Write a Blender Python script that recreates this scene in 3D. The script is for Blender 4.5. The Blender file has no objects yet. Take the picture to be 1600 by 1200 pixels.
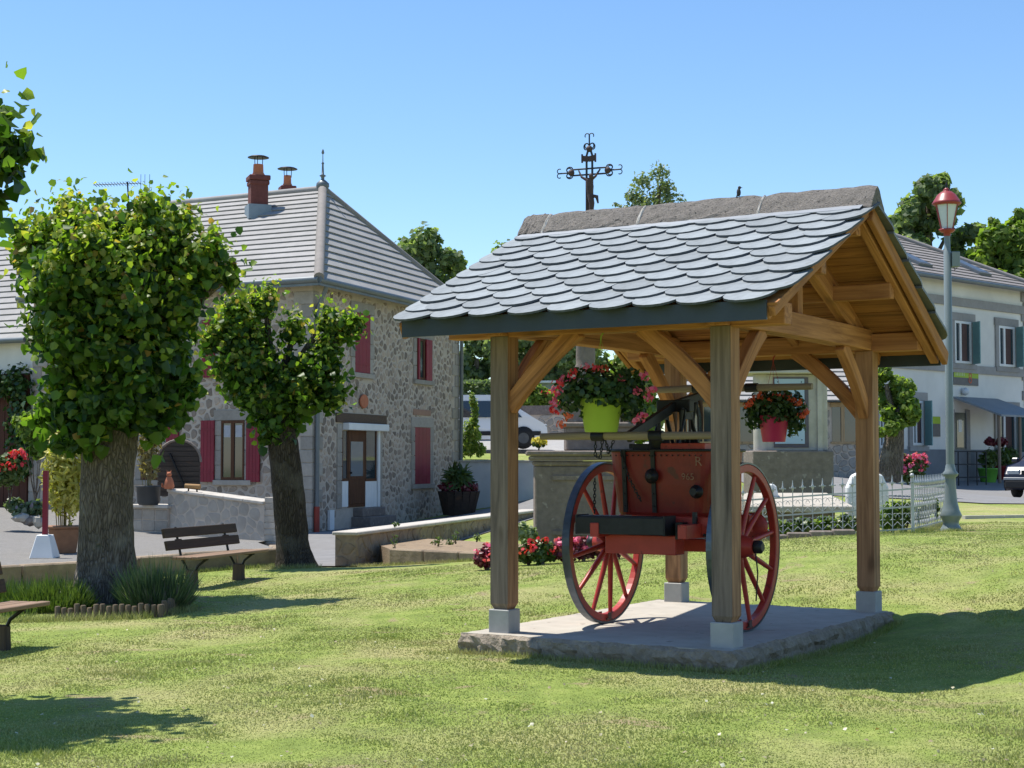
import bpy, math, random
import numpy as np
from mathutils import Vector, Matrix
from mathutils.geometry import delaunay_2d_cdt

random.seed(7); RNG = np.random.default_rng(7)
S = bpy.context.scene
COL = S.collection
R = math.radians

# ------------------------------------------------------------------ camera, sky, sun, exposure
EYE = 1.49
FPX, HOR = 2454.0, 718.5
PITCH = math.atan((HOR - 600) / FPX)
cam_d = bpy.data.cameras.new('camera'); cam = bpy.data.objects.new('camera', cam_d); COL.objects.link(cam)
cam.location = (0, 0, EYE); cam.rotation_euler = (math.pi / 2 + PITCH, 0, 0)
cam_d.sensor_width = 36.0; cam_d.lens = 36.0 * FPX / 1600.0
cam_d.clip_start = 0.1; cam_d.clip_end = 1500
S.camera = cam
S.render.resolution_x, S.render.resolution_y = 1024, 768

SUN_DIR = Vector((0.347, -0.205, -1.0)).normalized()      # the way the light travels
sun_elev = math.asin(-SUN_DIR.z)
sun_az = math.atan2(-SUN_DIR.x, -SUN_DIR.y)               # clockwise from +Y
world = bpy.data.worlds.new('World'); S.world = world; world.use_nodes = True
wn = world.node_tree; wn.nodes.clear()
wo = wn.nodes.new('ShaderNodeOutputWorld'); wb = wn.nodes.new('ShaderNodeBackground')
sky = wn.nodes.new('ShaderNodeTexSky'); sky.sky_type = 'NISHITA'; sky.sun_disc = False
sky.sun_elevation = sun_elev; sky.sun_rotation = sun_az
sky.altitude = 500; sky.air_density = 1.0; sky.dust_density = 0.15; sky.ozone_density = 3.2
wb.inputs['Strength'].default_value = 0.113
hs_ = wn.nodes.new('ShaderNodeHueSaturation'); hs_.inputs['Saturation'].default_value = 1.12
wn.links.new(sky.outputs[0], hs_.inputs['Color']); wn.links.new(hs_.outputs[0], wb.inputs['Color']); wn.links.new(wb.outputs[0], wo.inputs['Surface'])
sun_d = bpy.data.lights.new('sun', 'SUN'); sun = bpy.data.objects.new('sun', sun_d); COL.objects.link(sun)
sun_d.energy = 4.2; sun_d.angle = R(0.53); sun_d.color = (1.0, 0.955, 0.88)
sun.rotation_euler = SUN_DIR.to_track_quat('-Z', 'Y').to_euler()
sun.location = (-20, 20, 40)
S.view_settings.view_transform = 'Standard'; S.view_settings.look = 'None'
S.view_settings.exposure = 0.74; S.view_settings.gamma = 1.0
try: S.view_settings.use_curve_mapping = False
except Exception: pass

# ------------------------------------------------------------------ measuring helpers (plan survey)
CP, SP = math.cos(PITCH), math.sin(PITCH)
def ray(px, py):
    x = (px - 800) / FPX; u = (600 - py) / FPX
    return Vector((x, CP - u * SP, SP + u * CP))
def at(px, py, Y):
    d = ray(px, py); t = Y / d.y
    return Vector((d.x * t, Y, EYE + d.z * t))
def ppm(Y): return FPX / Y

# ------------------------------------------------------------------ materials
def _nt(name):
    m = bpy.data.materials.new(name); m.use_nodes = True
    n = m.node_tree; b = n.nodes['Principled BSDF']
    return m, n, b
def N(n, t, **kw):
    x = n.nodes.new(t)
    for k, v in kw.items(): setattr(x, k, v)
    return x
def noise(n, vec, scale, detail=4, rough=.55, dist=0.0):
    t = N(n, 'ShaderNodeTexNoise'); t.inputs['Scale'].default_value = scale
    t.inputs['Detail'].default_value = detail; t.inputs['Roughness'].default_value = rough
    t.inputs['Distortion'].default_value = dist
    n.links.new(vec, t.inputs['Vector']); return t.outputs['Fac']
def ramp(n, fac, stops):
    r = N(n, 'ShaderNodeValToRGB'); e = r.color_ramp.elements
    while len(e) > 1: e.remove(e[-1])
    e[0].position = stops[0][0]; e[0].color = (*stops[0][1], 1)
    for p, c in stops[1:]:
        q = e.new(p); q.color = (*c, 1)
    n.links.new(fac, r.inputs['Fac']); return r.outputs['Color']
def mixc(n, fac, a, b, mode='MIX'):
    m = N(n, 'ShaderNodeMix', data_type='RGBA', blend_type=mode)
    if isinstance(fac, (int, float)): m.inputs[0].default_value = fac
    else: n.links.new(fac, m.inputs[0])
    for s, v in ((6, a), (7, b)):
        if isinstance(v, tuple): m.inputs[s].default_value = (*v, 1)
        else: n.links.new(v, m.inputs[s])
    return m.outputs[2]
def bump(n, b, h, strength, dist):
    bp = N(n, 'ShaderNodeBump'); bp.inputs['Strength'].default_value = strength
    bp.inputs['Distance'].default_value = dist
    n.links.new(h, bp.inputs['Height']); n.links.new(bp.outputs[0], b.inputs['Normal'])
def coord(n, world=False, scale=(1, 1, 1), rot=(0, 0, 0)):
    if world: o = N(n, 'ShaderNodeNewGeometry').outputs['Position']
    else: o = N(n, 'ShaderNodeTexCoord').outputs['Object']
    mp = N(n, 'ShaderNodeMapping'); mp.inputs['Scale'].default_value = scale; mp.inputs['Rotation'].default_value = rot
    n.links.new(o, mp.inputs['Vector']); return mp.outputs[0]
MATS = {}
def M(name, col=(.5, .5, .5), col2=None, scale=8, rough=.8, bstr=.3, bdist=.01, metal=0.0, stretch=(1, 1, 1), spec=.4,
      island=0.0, objvar=0.0, world=False, spots=None):
    """plain surface: two colours mixed by noise, fine relief, optional variation per piece"""
    if name in MATS: return MATS[name]
    m, n, b = _nt(name); c2 = col2 or tuple(x * .7 for x in col)
    v = coord(n, world, stretch)
    f = noise(n, v, scale, 6, .6)
    c = ramp(n, f, [(.3, c2), (.7, col)])
    f2 = noise(n, v, scale * .23, 3)
    c = mixc(n, .35, c, ramp(n, f2, [(.35, tuple(x * .8 for x in col)), (.65, tuple(min(1, x * 1.15) for x in col))]))
    if spots:
        f3 = noise(n, v, spots[1], 2); c = mixc(n, ramp(n, f3, [(spots[2], (0, 0, 0)), (spots[2] + .06, (1, 1, 1))]), c, spots[0])
    if island or objvar:
        if island: rnd = N(n, 'ShaderNodeNewGeometry').outputs['Random Per Island']; a = island
        else: rnd = N(n, 'ShaderNodeObjectInfo').outputs['Random']; a = objvar
        h = N(n, 'ShaderNodeHueSaturation')
        mr = N(n, 'ShaderNodeMapRange'); mr.inputs['To Min'].default_value = 1 - a; mr.inputs['To Max'].default_value = 1 + a
        n.links.new(rnd, mr.inputs['Value']); n.links.new(mr.outputs[0], h.inputs['Value']); n.links.new(c, h.inputs['Color'])
        c = h.outputs[0]
    n.links.new(c, b.inputs['Base Color'])
    b.inputs['Roughness'].default_value = rough; b.inputs['Metallic'].default_value = metal
    b.inputs['Specular IOR Level'].default_value = spec
    if bstr: bump(n, b, noise(n, v, scale * 2.2, 5, .65), bstr, bdist)
    MATS[name] = m; return m
def M_wood(name, c1, c2, knot=(.12, .06, .03), axis=2, rough=.75, fine=1.0):
    """sawn timber, grain running along the local axis"""
    if name in MATS: return MATS[name]
    m, n, b = _nt(name)
    st = [14, 14, 14]; st[axis] = .9
    oi = N(n, 'ShaderNodeObjectInfo')
    v0 = N(n, 'ShaderNodeTexCoord').outputs['Object']
    ad = N(n, 'ShaderNodeVectorMath', operation='ADD'); n.links.new(v0, ad.inputs[0])
    cx = N(n, 'ShaderNodeCombineXYZ'); ml = N(n, 'ShaderNodeMath', operation='MULTIPLY'); ml.inputs[1].default_value = 37
    n.links.new(oi.outputs['Random'], ml.inputs[0])
    for i in range(3): n.links.new(ml.outputs[0], cx.inputs[i])
    n.links.new(cx.outputs[0], ad.inputs[1])
    mp = N(n, 'ShaderNodeMapping'); mp.inputs['Scale'].default_value = st; n.links.new(ad.outputs[0], mp.inputs['Vector'])
    g = noise(n, mp.outputs[0], 1.6 * fine, 7, .62, .6)
    c = ramp(n, g, [(.28, c2), (.5, tuple((a + b_) / 2 for a, b_ in zip(c1, c2))), (.72, c1)])
    mp2 = N(n, 'ShaderNodeMapping'); s2 = [3.2, 3.2, 3.2]; s2[axis] = 1.2; mp2.inputs['Scale'].default_value = s2
    n.links.new(ad.outputs[0], mp2.inputs['Vector'])
    k = noise(n, mp2.outputs[0], 1.7, 2, .4)
    c = mixc(n, ramp(n, k, [(.66, (0, 0, 0)), (.78, (.75, .75, .75))]), c, knot)
    mp3 = N(n, 'ShaderNodeMapping'); s3 = [60, 60, 60]; s3[axis] = .8; mp3.inputs['Scale'].default_value = s3
    n.links.new(ad.outputs[0], mp3.inputs['Vector'])
    cr = noise(n, mp3.outputs[0], .5, 3, .5)
    c = mixc(n, ramp(n, cr, [(.60, (0, 0, 0)), (.70, (.55, .55, .55))]), c, tuple(x * .35 for x in c2))
    n.links.new(c, b.inputs['Base Color']); b.inputs['Roughness'].default_value = rough
    b.inputs['Specular IOR Level'].default_value = .25
    bump(n, b, g, .45, .006)
    MATS[name] = m; return m
def M_leaf(name, stops, transl=.4, rough=.42, spec=.45):
    if name in MATS: return MATS[name]
    m, n, b = _nt(name)
    rnd = N(n, 'ShaderNodeNewGeometry').outputs['Random Per Island']
    c = ramp(n, rnd, stops)
    n.links.new(c, b.inputs['Base Color']); b.inputs['Roughness'].default_value = rough
    b.inputs['Specular IOR Level'].default_value = spec
    tr = N(n, 'ShaderNodeBsdfTranslucent')
    tc = mixc(n, 1.0, c, (1.35, 1.5, .55), 'MULTIPLY'); n.links.new(tc, tr.inputs['Color'])
    mx = N(n, 'ShaderNodeMixShader'); mx.inputs[0].default_value = transl
    out = n.nodes['Material Output']
    n.links.new(b.outputs[0], mx.inputs[1]); n.links.new(tr.outputs[0], mx.inputs[2]); n.links.new(mx.outputs[0], out.inputs['Surface'])
    MATS[name] = m; return m
def M_glass(name, col=(.03, .04, .05), rough=.05):
    if name in MATS: return MATS[name]
    m, n, b = _nt(name); b.inputs['Base Color'].default_value = (*col, 1); b.inputs['Roughness'].default_value = rough
    b.inputs['Specular IOR Level'].default_value = .9
    MATS[name] = m; return m

# lawn with dry patches
def M_lawn():
    m, n, b = _nt('lawn')
    v = coord(n, True)
    f = noise(n, v, .55, 5, .6, .4); f2 = noise(n, v, 3.2, 5, .65); f3 = noise(n, v, 38, 4, .7); f4 = noise(n, v, 1.3, 4, .6, .8)
    g = ramp(n, f2, [(.3, (.085, .125, .022)), (.55, (.14, .185, .035)), (.75, (.205, .235, .06))])
    dry = ramp(n, f3, [(.3, (.17, .14, .07)), (.7, (.33, .30, .13))])
    c = mixc(n, ramp(n, f, [(.44, (.10, .10, .10)), (.66, (.75, .75, .75))]), g, dry)
    c = mixc(n, ramp(n, f4, [(.60, (0, 0, 0)), (.68, (.8, .8, .8))]), c, (.20, .15, .09))
    c = mixc(n, .55, c, ramp(n, f3, [(.25, (.55, .55, .55)), (.75, (1.0, 1.0, 1.0))]), 'MULTIPLY')
    c = mixc(n, 1.0, c, (1.75, 1.75, 1.9), 'MULTIPLY')
    n.links.new(c, b.inputs['Base Color']); b.inputs['Roughness'].default_value = .95; b.inputs['Specular IOR Level'].default_value = .1
    bump(n, b, f3, .7, .03)
    return m

LAWN = M_lawn()
ASPH = M('asphalt', (.21, .205, .20), (.155, .15, .148), 9, .9, .3, .004, world=True)
GRAV = M('gravel', (.24, .225, .205), (.12, .115, .105), 26, .95, .8, .02, world=True)
OAK = M_wood('oak', (.58, .27, .105), (.25, .10, .04), axis=0)
OAKZ = M_wood('oak_upright', (.49, .265, .135), (.20, .10, .052), axis=2)
GREYOAK = M_wood('weathered_oak', (.27, .205, .165), (.105, .08, .066), axis=2, knot=(.09, .065, .045))
OAKX = M_wood('oak_board', (.48, .21, .07), (.22, .09, .032), axis=0, knot=(.22, .09, .03))
SLATE = M('slate', (.25, .275, .285), (.17, .19, .20), 16, .7, .5, .004, objvar=.14, spec=.25, spots=((.20, .215, .21), 11, .66))
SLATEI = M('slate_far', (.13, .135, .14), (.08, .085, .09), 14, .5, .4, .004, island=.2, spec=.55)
ZINC = M('dark_zinc', (.048, .062, .078), (.032, .042, .054), 5, .45, .1, .002, metal=.3)
RIDGE = M('volcanic_stone', (.33, .295, .26), (.12, .105, .095), 55, .95, 1.0, .03, spots=((.07, .065, .06), 38, .62))
CONC = M('concrete', (.44, .40, .335), (.33, .30, .25), 6, .9, .35, .006, spots=((.25, .22, .18), 9, .67))
CONCR = M('rough_concrete', (.42, .35, .27), (.20, .165, .125), 18, .97, 1.0, .035)
PLINTH = M('plinth_concrete', (.42, .41, .385), (.30, .295, .28), 8, .9, .3, .004)
RED = M('red_paint', (.42, .042, .028), (.30, .028, .02), 11, .42, .15, .002, spots=((.20, .03, .02), 14, .66))
DRED = M('dark_red_tank', (.23, .016, .012), (.12, .010, .008), 6, .4, .12, .003, spots=((.10, .02, .015), 9, .64))
IRON = M('black_iron', (.022, .022, .024), (.012, .012, .013), 20, .5, .3, .003, metal=.3)
RUST = M('rusty_iron', (.12, .065, .045), (.05, .03, .025), 20, .8, .4, .004)
TYRE = M('iron_tyre', (.11, .13, .16), (.05, .06, .075), 12, .35, .2, .002, metal=.7)
POLEW = M_wood('pole_wood', (.33, .26, .18), (.20, .15, .10), axis=0)
MORTAR = M('lime_mortar', (.52, .44, .36), (.39, .33, .27), 7, .95, .5, .012)
RSTONE = M('rubble_stone', (.38, .30, .235), (.235, .19, .15), 9, .93, .7, .02, objvar=.42)
RSTONEI = M('rubble_stone_small', (.38, .30, .235), (.235, .19, .15), 9, .93, .7, .02, island=.42)
ASHLAR = M('granite_ashlar', (.37, .33, .28), (.27, .24, .205), 14, .92, .4, .008, objvar=.14)
TILE = M('concrete_roof_tile', (.315, .305, .295), (.24, .232, .222), 5, .85, .25, .006, objvar=.05)
TILEB = M('grey_roof_tile', (.235, .215, .205), (.17, .155, .15), 5, .85, .25, .006, objvar=.08)
SHUT = M('red_shutter', (.24, .010, .028), (.17, .008, .020), 4, .55, .1, .002)
BROWN = M_wood('brown_joinery', (.13, .055, .025), (.06, .025, .012), axis=2)
GLASS = M_glass('window_glass')
GUT = M('zinc_gutter', (.17, .19, .20), (.12, .135, .145), 4, .5, .1, .002, metal=.4)
WHITE = M('white_paint', (.76, .76, .74), (.66, .66, .64), 3, .6, .1, .003)
RENDER = M('cream_render', (.74, .715, .66), (.65, .63, .58), 2, .9, .2, .004)
WALLW = M('pale_wall_render', (.62, .61, .60), (.50, .49, .48), 3, .9, .3, .005)
BRICK = M('chimney_brick', (.17, .055, .045), (.10, .035, .03), 14, .9, .5, .008)
TERRA = M('terracotta', (.50, .17, .08), (.38, .12, .06), 9, .8, .2, .004)
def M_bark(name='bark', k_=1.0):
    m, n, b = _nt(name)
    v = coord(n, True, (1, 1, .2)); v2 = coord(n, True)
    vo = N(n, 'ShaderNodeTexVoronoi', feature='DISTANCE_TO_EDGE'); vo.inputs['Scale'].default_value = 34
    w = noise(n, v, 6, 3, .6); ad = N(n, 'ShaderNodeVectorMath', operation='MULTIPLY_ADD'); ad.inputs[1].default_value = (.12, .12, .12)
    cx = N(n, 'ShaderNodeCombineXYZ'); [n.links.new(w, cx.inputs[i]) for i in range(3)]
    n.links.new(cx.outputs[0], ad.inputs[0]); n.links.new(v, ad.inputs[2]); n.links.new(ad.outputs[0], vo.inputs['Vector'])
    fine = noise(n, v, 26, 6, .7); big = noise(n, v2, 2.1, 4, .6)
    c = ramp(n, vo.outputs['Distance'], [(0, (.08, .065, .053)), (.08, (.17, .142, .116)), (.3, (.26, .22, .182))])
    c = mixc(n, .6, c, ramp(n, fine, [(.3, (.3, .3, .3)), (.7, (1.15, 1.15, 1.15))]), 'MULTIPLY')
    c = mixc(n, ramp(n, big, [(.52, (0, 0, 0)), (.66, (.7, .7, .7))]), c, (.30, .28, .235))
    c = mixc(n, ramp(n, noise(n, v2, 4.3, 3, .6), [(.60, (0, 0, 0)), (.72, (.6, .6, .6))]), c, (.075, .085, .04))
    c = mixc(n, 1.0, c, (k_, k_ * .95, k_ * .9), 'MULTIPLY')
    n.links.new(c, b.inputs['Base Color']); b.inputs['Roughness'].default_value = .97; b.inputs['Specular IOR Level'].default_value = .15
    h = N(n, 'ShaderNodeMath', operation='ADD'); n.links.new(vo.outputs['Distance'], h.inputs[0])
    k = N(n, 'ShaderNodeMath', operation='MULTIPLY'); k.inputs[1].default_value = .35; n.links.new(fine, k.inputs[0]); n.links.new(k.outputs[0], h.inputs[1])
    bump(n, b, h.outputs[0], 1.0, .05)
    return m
BARK = M_bark(); BARKSH = M_bark('shaded_bark', .42)  # second one: same bark, darkened to paint in the shade on one trunk
LAMPG = M('lamp_post_paint', (.185, .215, .215), (.15, .18, .18), 4, .35, .05, .001)
LAMPR = M('lamp_red', (.30, .04, .04), (.23, .03, .032), 6, .4, .05, .001)
SOIL = M('soil', (.30, .22, .14), (.15, .11, .075), 12, .98, .8, .02)
DKSTONE = M('dark_stone', (.24, .195, .165), (.115, .095, .08), 10, .95, .7, .015, spots=((.30, .26, .22), 7, .64))
TANSTONE = M('tan_stone', (.33, .255, .175), (.13, .10, .072), 5, .96, .8, .02, objvar=.2)
CAPST = M('coping_stone', (.50, .46, .40), (.38, .345, .30), 8, .93, .4, .01)
SILVER = M('silver_fence_paint', (.46, .47, .48), (.33, .34, .35), 6, .45, .1, .002, metal=.2)
BENCHW = M_wood('bench_board', (.30, .20, .135), (.17, .11, .075), axis=0)
BENCHD = M_wood('bench_dark', (.085, .055, .04), (.045, .03, .022), axis=0)
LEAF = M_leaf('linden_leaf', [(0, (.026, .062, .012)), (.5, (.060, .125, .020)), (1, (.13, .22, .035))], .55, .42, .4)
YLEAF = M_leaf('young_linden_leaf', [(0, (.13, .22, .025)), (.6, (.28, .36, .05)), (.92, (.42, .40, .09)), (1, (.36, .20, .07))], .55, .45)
FLEAF = M_leaf('far_leaf', [(0, (.12, .165, .09)), (.5, (.19, .25, .125)), (1, (.30, .36, .18))], .6, .6, .3)  # greyer, bluer leaf colour stands in for distance haze
FLEAFL = M_leaf('far_leaf_light', [(0, (.09, .15, .035)), (.5, (.16, .24, .05)), (1, (.28, .34, .09))], .6, .6, .3)
BIRCHL = M_leaf('birch_leaf', [(0, (.12, .16, .08)), (.5, (.17, .22, .10)), (1, (.25, .28, .13))], .35, .5)
BAMB = M_leaf('bamboo_leaf', [(0, (.26, .25, .05)), (.5, (.46, .42, .10)), (1, (.65, .58, .22))], .5)
HERB = M_leaf('herb_leaf', [(0, (.05, .09, .02)), (.5, (.09, .14, .03)), (1, (.14, .19, .06))], .35)
LAV = M_leaf('lavender_leaf', [(0, (.07, .11, .05)), (.5, (.12, .17, .075)), (.88, (.20, .24, .13)), (1, (.20, .14, .20))], .35)
PETR = M_leaf('red_petal', [(0, (.55, .02, .03)), (.6, (.70, .04, .06)), (1, (.75, .12, .12))], .3)
PETP = M_leaf('pink_petal', [(0, (.60, .05, .14)), (.6, (.75, .12, .25)), (1, (.80, .25, .35))], .3)
PETO = M_leaf('orange_red_petal', [(0, (.55, .06, .03)), (1, (.70, .15, .08))], .3)
PETY = M_leaf('yellow_petal', [(0, (.65, .50, .05)), (1, (.8, .7, .15))], .3)
PLUM = M_leaf('plum_leaf', [(0, (.09, .012, .02)), (.7, (.18, .02, .035)), (1, (.3, .12, .14))], .3)
def M_blade():
    m, n, b = _nt('grass_blade')
    rnd = N(n, 'ShaderNodeNewGeometry').outputs['Random Per Island']; v = coord(n, True)
    g = ramp(n, rnd, [(0, (.24, .30, .06)), (.5, (.30, .36, .085)), (.9, (.39, .42, .13)), (1, (.5, .48, .22))])
    d = ramp(n, rnd, [(0, (.33, .30, .12)), (.5, (.42, .38, .18)), (1, (.52, .46, .27))])
    f = noise(n, v, .55, 5, .6, .4); f4 = noise(n, v, 1.7, 4, .6, .5)
    k = mixc(n, .5, ramp(n, f, [(.42, (.05, .05, .05)), (.66, (.85, .85, .85))]), ramp(n, f4, [(.45, (0, 0, 0)), (.62, (.9, .9, .9))]))
    c = mixc(n, k, g, d); n.links.new(c, b.inputs['Base Color']); b.inputs['Roughness'].default_value = .6; b.inputs['Specular IOR Level'].default_value = .2
    tr = N(n, 'ShaderNodeBsdfTranslucent'); n.links.new(c, tr.inputs['Color']); mx = N(n, 'ShaderNodeMixShader'); mx.inputs[0].default_value = .3
    out = n.nodes['Material Output']; n.links.new(b.outputs[0], mx.inputs[1]); n.links.new(tr.outputs[0], mx.inputs[2]); n.links.new(mx.outputs[0], out.inputs['Surface'])
    return m
GRASSB = M_blade()

# ------------------------------------------------------------------ mesh building
WM = {}
def wm(o): return WM[o.name] if o is not None else Matrix.Identity(4)
def tag(o, label=None, cat=None, group=None, kind=None):
    if label: o['label'] = label
    if cat: o['category'] = cat
    if group: o['group'] = group
    if kind: o['kind'] = kind
    return o
def thing(name, label, cat, loc=(0, 0, 0), rz=0.0, group=None):
    o = bpy.data.objects.new(name, None); COL.objects.link(o); o.empty_display_size = .2
    o.location = loc; o.rotation_euler = (0, 0, rz)
    WM[o.name] = Matrix.Translation(Vector(loc)) @ Matrix.Rotation(rz, 4, 'Z')
    return tag(o, label, cat, group)
class MB:
    def __init__(s): s.v = []; s.f = []; s.m = []; s.sm = []
    def add(s, vs, fs, m=0, smooth=False, X=None):
        b = len(s.v)
        for p in vs:
            p = Vector(p); s.v.append(X @ p if X is not None else p)
        for f in fs: s.f.append([b + i for i in f]); s.m.append(m); s.sm.append(smooth)
        return s
    def box(s, c, d, m=0, X=None, fm=None, taper=1.0):
        x, y, z = (q / 2 for q in d); t = taper
        vs = [(-x, -y, -z), (x, -y, -z), (x, y, -z), (-x, y, -z), (-x * t, -y * t, z), (x * t, -y * t, z), (x * t, y * t, z), (-x * t, y * t, z)]
        T = Matrix.Translation(Vector(c));  T = X @ T if X is not None else T
        fs = [(0, 3, 2, 1), (4, 5, 6, 7), (0, 1, 5, 4), (1, 2, 6, 5), (2, 3, 7, 6), (3, 0, 4, 7)]   # -z +z -y +x +y -x
        b = len(s.v)
        for p in vs: s.v.append(T @ Vector(p))
        for i, f in enumerate(fs):
            s.f.append([b + k for k in f]); s.m.append(fm[i] if fm else m); s.sm.append(False)
        return s
    def beam(s, p0, p1, w, h, up=(0, 0, 1), m=0, X=None):
        p0 = Vector(p0); p1 = Vector(p1); d = p1 - p0; L = d.length; d.normalize()
        u = Vector(up); sd = d.cross(u)
        if sd.length < 1e-4: sd = d.cross(Vector((1, 0, 0)))
        sd.normalize(); u = sd.cross(d)
        T = Matrix(((d.x, sd.x, u.x, 0), (d.y, sd.y, u.y, 0), (d.z, sd.z, u.z, 0), (0, 0, 0, 1)))
        T = Matrix.Translation((p0 + p1) / 2) @ T
        if X is not None: T = X @ T
        return s.box((0, 0, 0), (L, w, h), m, T)
    def tube(s, pts, r, n=8, m=0, X=None, cap=True, smooth=True):
        pts = [Vector(p) for p in pts]; k = len(pts)
        rs = r if isinstance(r, (list, tuple)) else [r] * k
        vs = []; prev = None
        for i, p in enumerate(pts):
            d = (pts[min(i + 1, k - 1)] - pts[max(i - 1, 0)]).normalized()
            if prev is None:
                a = d.orthogonal().normalized()
            else:
                a = (prev - d * prev.dot(d))
                a = a.normalized() if a.length > 1e-5 else d.orthogonal().normalized()
            prev = a; b = d.cross(a)
            for j in range(n):
                t = 2 * math.pi * j / n
                vs.append(p + (a * math.cos(t) + b * math.sin(t)) * rs[i])
        fs = [(i * n + j, i * n + (j + 1) % n, (i + 1) * n + (j + 1) % n, (i + 1) * n + j) for i in range(k - 1) for j in range(n)]
        s.add(vs, fs, m, smooth, X)
        if cap:
            s.add([vs[j] for j in range(n)], [tuple(reversed(range(n)))], m, False, X)
            s.add([vs[(k - 1) * n + j] for j in range(n)], [tuple(range(n))], m, False, X)
        return s
    def lathe(s, prof, c=(0, 0, 0), n=20, m=0, X=None, smooth=True, cap=True):
        vs = []; c = Vector(c)
        for r, z in prof:
            for j in range(n):
                t = 2 * math.pi * j / n; vs.append(c + Vector((r * math.cos(t), r * math.sin(t), z)))
        k = len(prof)
        fs = [(i * n + j, i * n + (j + 1) % n, (i + 1) * n + (j + 1) % n, (i + 1) * n + j) for i in range(k - 1) for j in range(n)]
        s.add(vs, fs, m, smooth, X)
        if cap:
            s.add(vs[:n], [tuple(reversed(range(n)))], m, False, X); s.add(vs[-n:], [tuple(range(n))], m, False, X)
        return s
    def prism(s, poly, X, th, m=0):
        """polygon in local xy, thickness along local z from 0 to th"""
        n = len(poly); vs = [(x, y, 0) for x, y in poly] + [(x, y, th) for x, y in poly]
        fs = [tuple(reversed(range(n))), tuple(range(n, 2 * n))] + [(i, (i + 1) % n, n + (i + 1) % n, n + i) for i in range(n)]
        return s.add(vs, fs, m, False, X)
    def ball(s, c, r, n=10, m=0, X=None, smooth=True):
        r = (r, r, r) if isinstance(r, (int, float)) else r
        pr = []; k = max(4, n // 2 + 1)
        vs = []
        for i in range(k + 1):
            a = math.pi * i / k
            for j in range(n):
                t = 2 * math.pi * j / n
                vs.append((c[0] + r[0] * math.sin(a) * math.cos(t), c[1] + r[1] * math.sin(a) * math.sin(t), c[2] - r[2] * math.cos(a)))
        fs = [(i * n + j, i * n + (j + 1) % n, (i + 1) * n + (j + 1) % n, (i + 1) * n + j) for i in range(k) for j in range(n)]
        return s.add(vs, fs, m, smooth, X)
    def mesh(s, name, mats, inv=None):
        me = bpy.data.meshes.new(name)
        vs = [tuple(inv @ p) if inv is not None else tuple(p) for p in s.v]
        me.from_pydata(vs, [], s.f)
        for q in (mats if isinstance(mats, (list, tuple)) else [mats]): me.materials.append(q)
        me.polygons.foreach_set('material_index', s.m); me.polygons.foreach_set('use_smooth', s.sm)
        me.update(); return me
    def build(s, name, mats, parent=None, world=False, bevel=0.0, label=None, cat=None, group=None, kind=None, segs=1):
        """world: the collected points are world points; otherwise they are in the parent's own frame"""
        inv = wm(parent).inverted() if (world and parent is not None) else None
        o = bpy.data.objects.new(name, s.mesh(name, mats, inv)); COL.objects.link(o)
        if parent is not None: o.parent = parent
        WM[o.name] = wm(parent).copy() if parent is not None else Matrix.Identity(4)
        if bevel:
            b = o.modifiers.new('bevel', 'BEVEL'); b.width = bevel; b.segments = segs; b.limit_method = 'ANGLE'; b.angle_limit = R(40)
        return tag(o, label, cat, group, kind)
def link_mesh(name, me, parent, loc, mat3=None, label=None, kind=None):
    o = bpy.data.objects.new(name, me); COL.objects.link(o)
    if parent is not None: o.parent = parent
    X = Matrix.Translation(Vector(loc))
    if mat3 is not None: X = X @ mat3.to_4x4()
    o.matrix_basis = X; WM[o.name] = wm(parent) @ X if parent is not None else X
    if label: o['label'] = label
    if kind: o['kind'] = kind
    return o
def dup(root, loc, rz, label=None, scale=None):
    c = root.copy(); COL.objects.link(c); c.location = loc; c.rotation_euler = (0, 0, rz)
    if scale: c.scale = scale
    if label: c['label'] = label
    def rec(o, p):
        for ch in [q for q in KIDS.get(o.name, [])]:
            d = ch.copy(); COL.objects.link(d); d.parent = p; rec(ch, d)
    rec(root, c); return c
KIDS = {}
def index_kids():
    KIDS.clear()
    for o in bpy.data.objects:
        if o.parent: KIDS.setdefault(o.parent.name, []).append(o)

class Frame:
    """vertical wall plane: origin, direction along it, outward normal"""
    def __init__(s, P0, e, side=1):
        s.P = Vector((P0[0], P0[1], 0)); s.e = Vector((e[0], e[1], 0)).normalized()
        s.n = Vector((s.e.y, -s.e.x, 0)) * side
    def pt(s, a, o, z): return s.P + s.e * a + s.n * o + Vector((0, 0, z))
    def pix(s, px, py):
        d = ray(px, py); C = Vector((0, 0, EYE))
        t = (s.P - C).dot(s.n) / d.dot(s.n); q = C + d * t
        return (q - s.P).dot(s.e), q.z
    def rect(s, x0, y0, x1, y1):
        cx, cy = (x0 + x1) / 2, (y0 + y1) / 2
        a0 = s.pix(x0, cy)[0]; a1 = s.pix(x1, cy)[0]; z1 = s.pix(cx, y0)[1]; z0 = s.pix(cx, y1)[1]
        return min(a0, a1), max(a0, a1), z0, z1
    def box(s, mb, a0, a1, z0, z1, o0, o1, m=0):
        c = s.pt((a0 + a1) / 2, (o0 + o1) / 2, (z0 + z1) / 2)
        X = Matrix(((s.e.x, s.n.x, 0, c.x), (s.e.y, s.n.y, 0, c.y), (0, 0, 1, c.z), (0, 0, 0, 1)))
        return mb.box((0, 0, 0), (abs(a1 - a0), abs(o1 - o0), abs(z1 - z0)), m, X)

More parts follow.
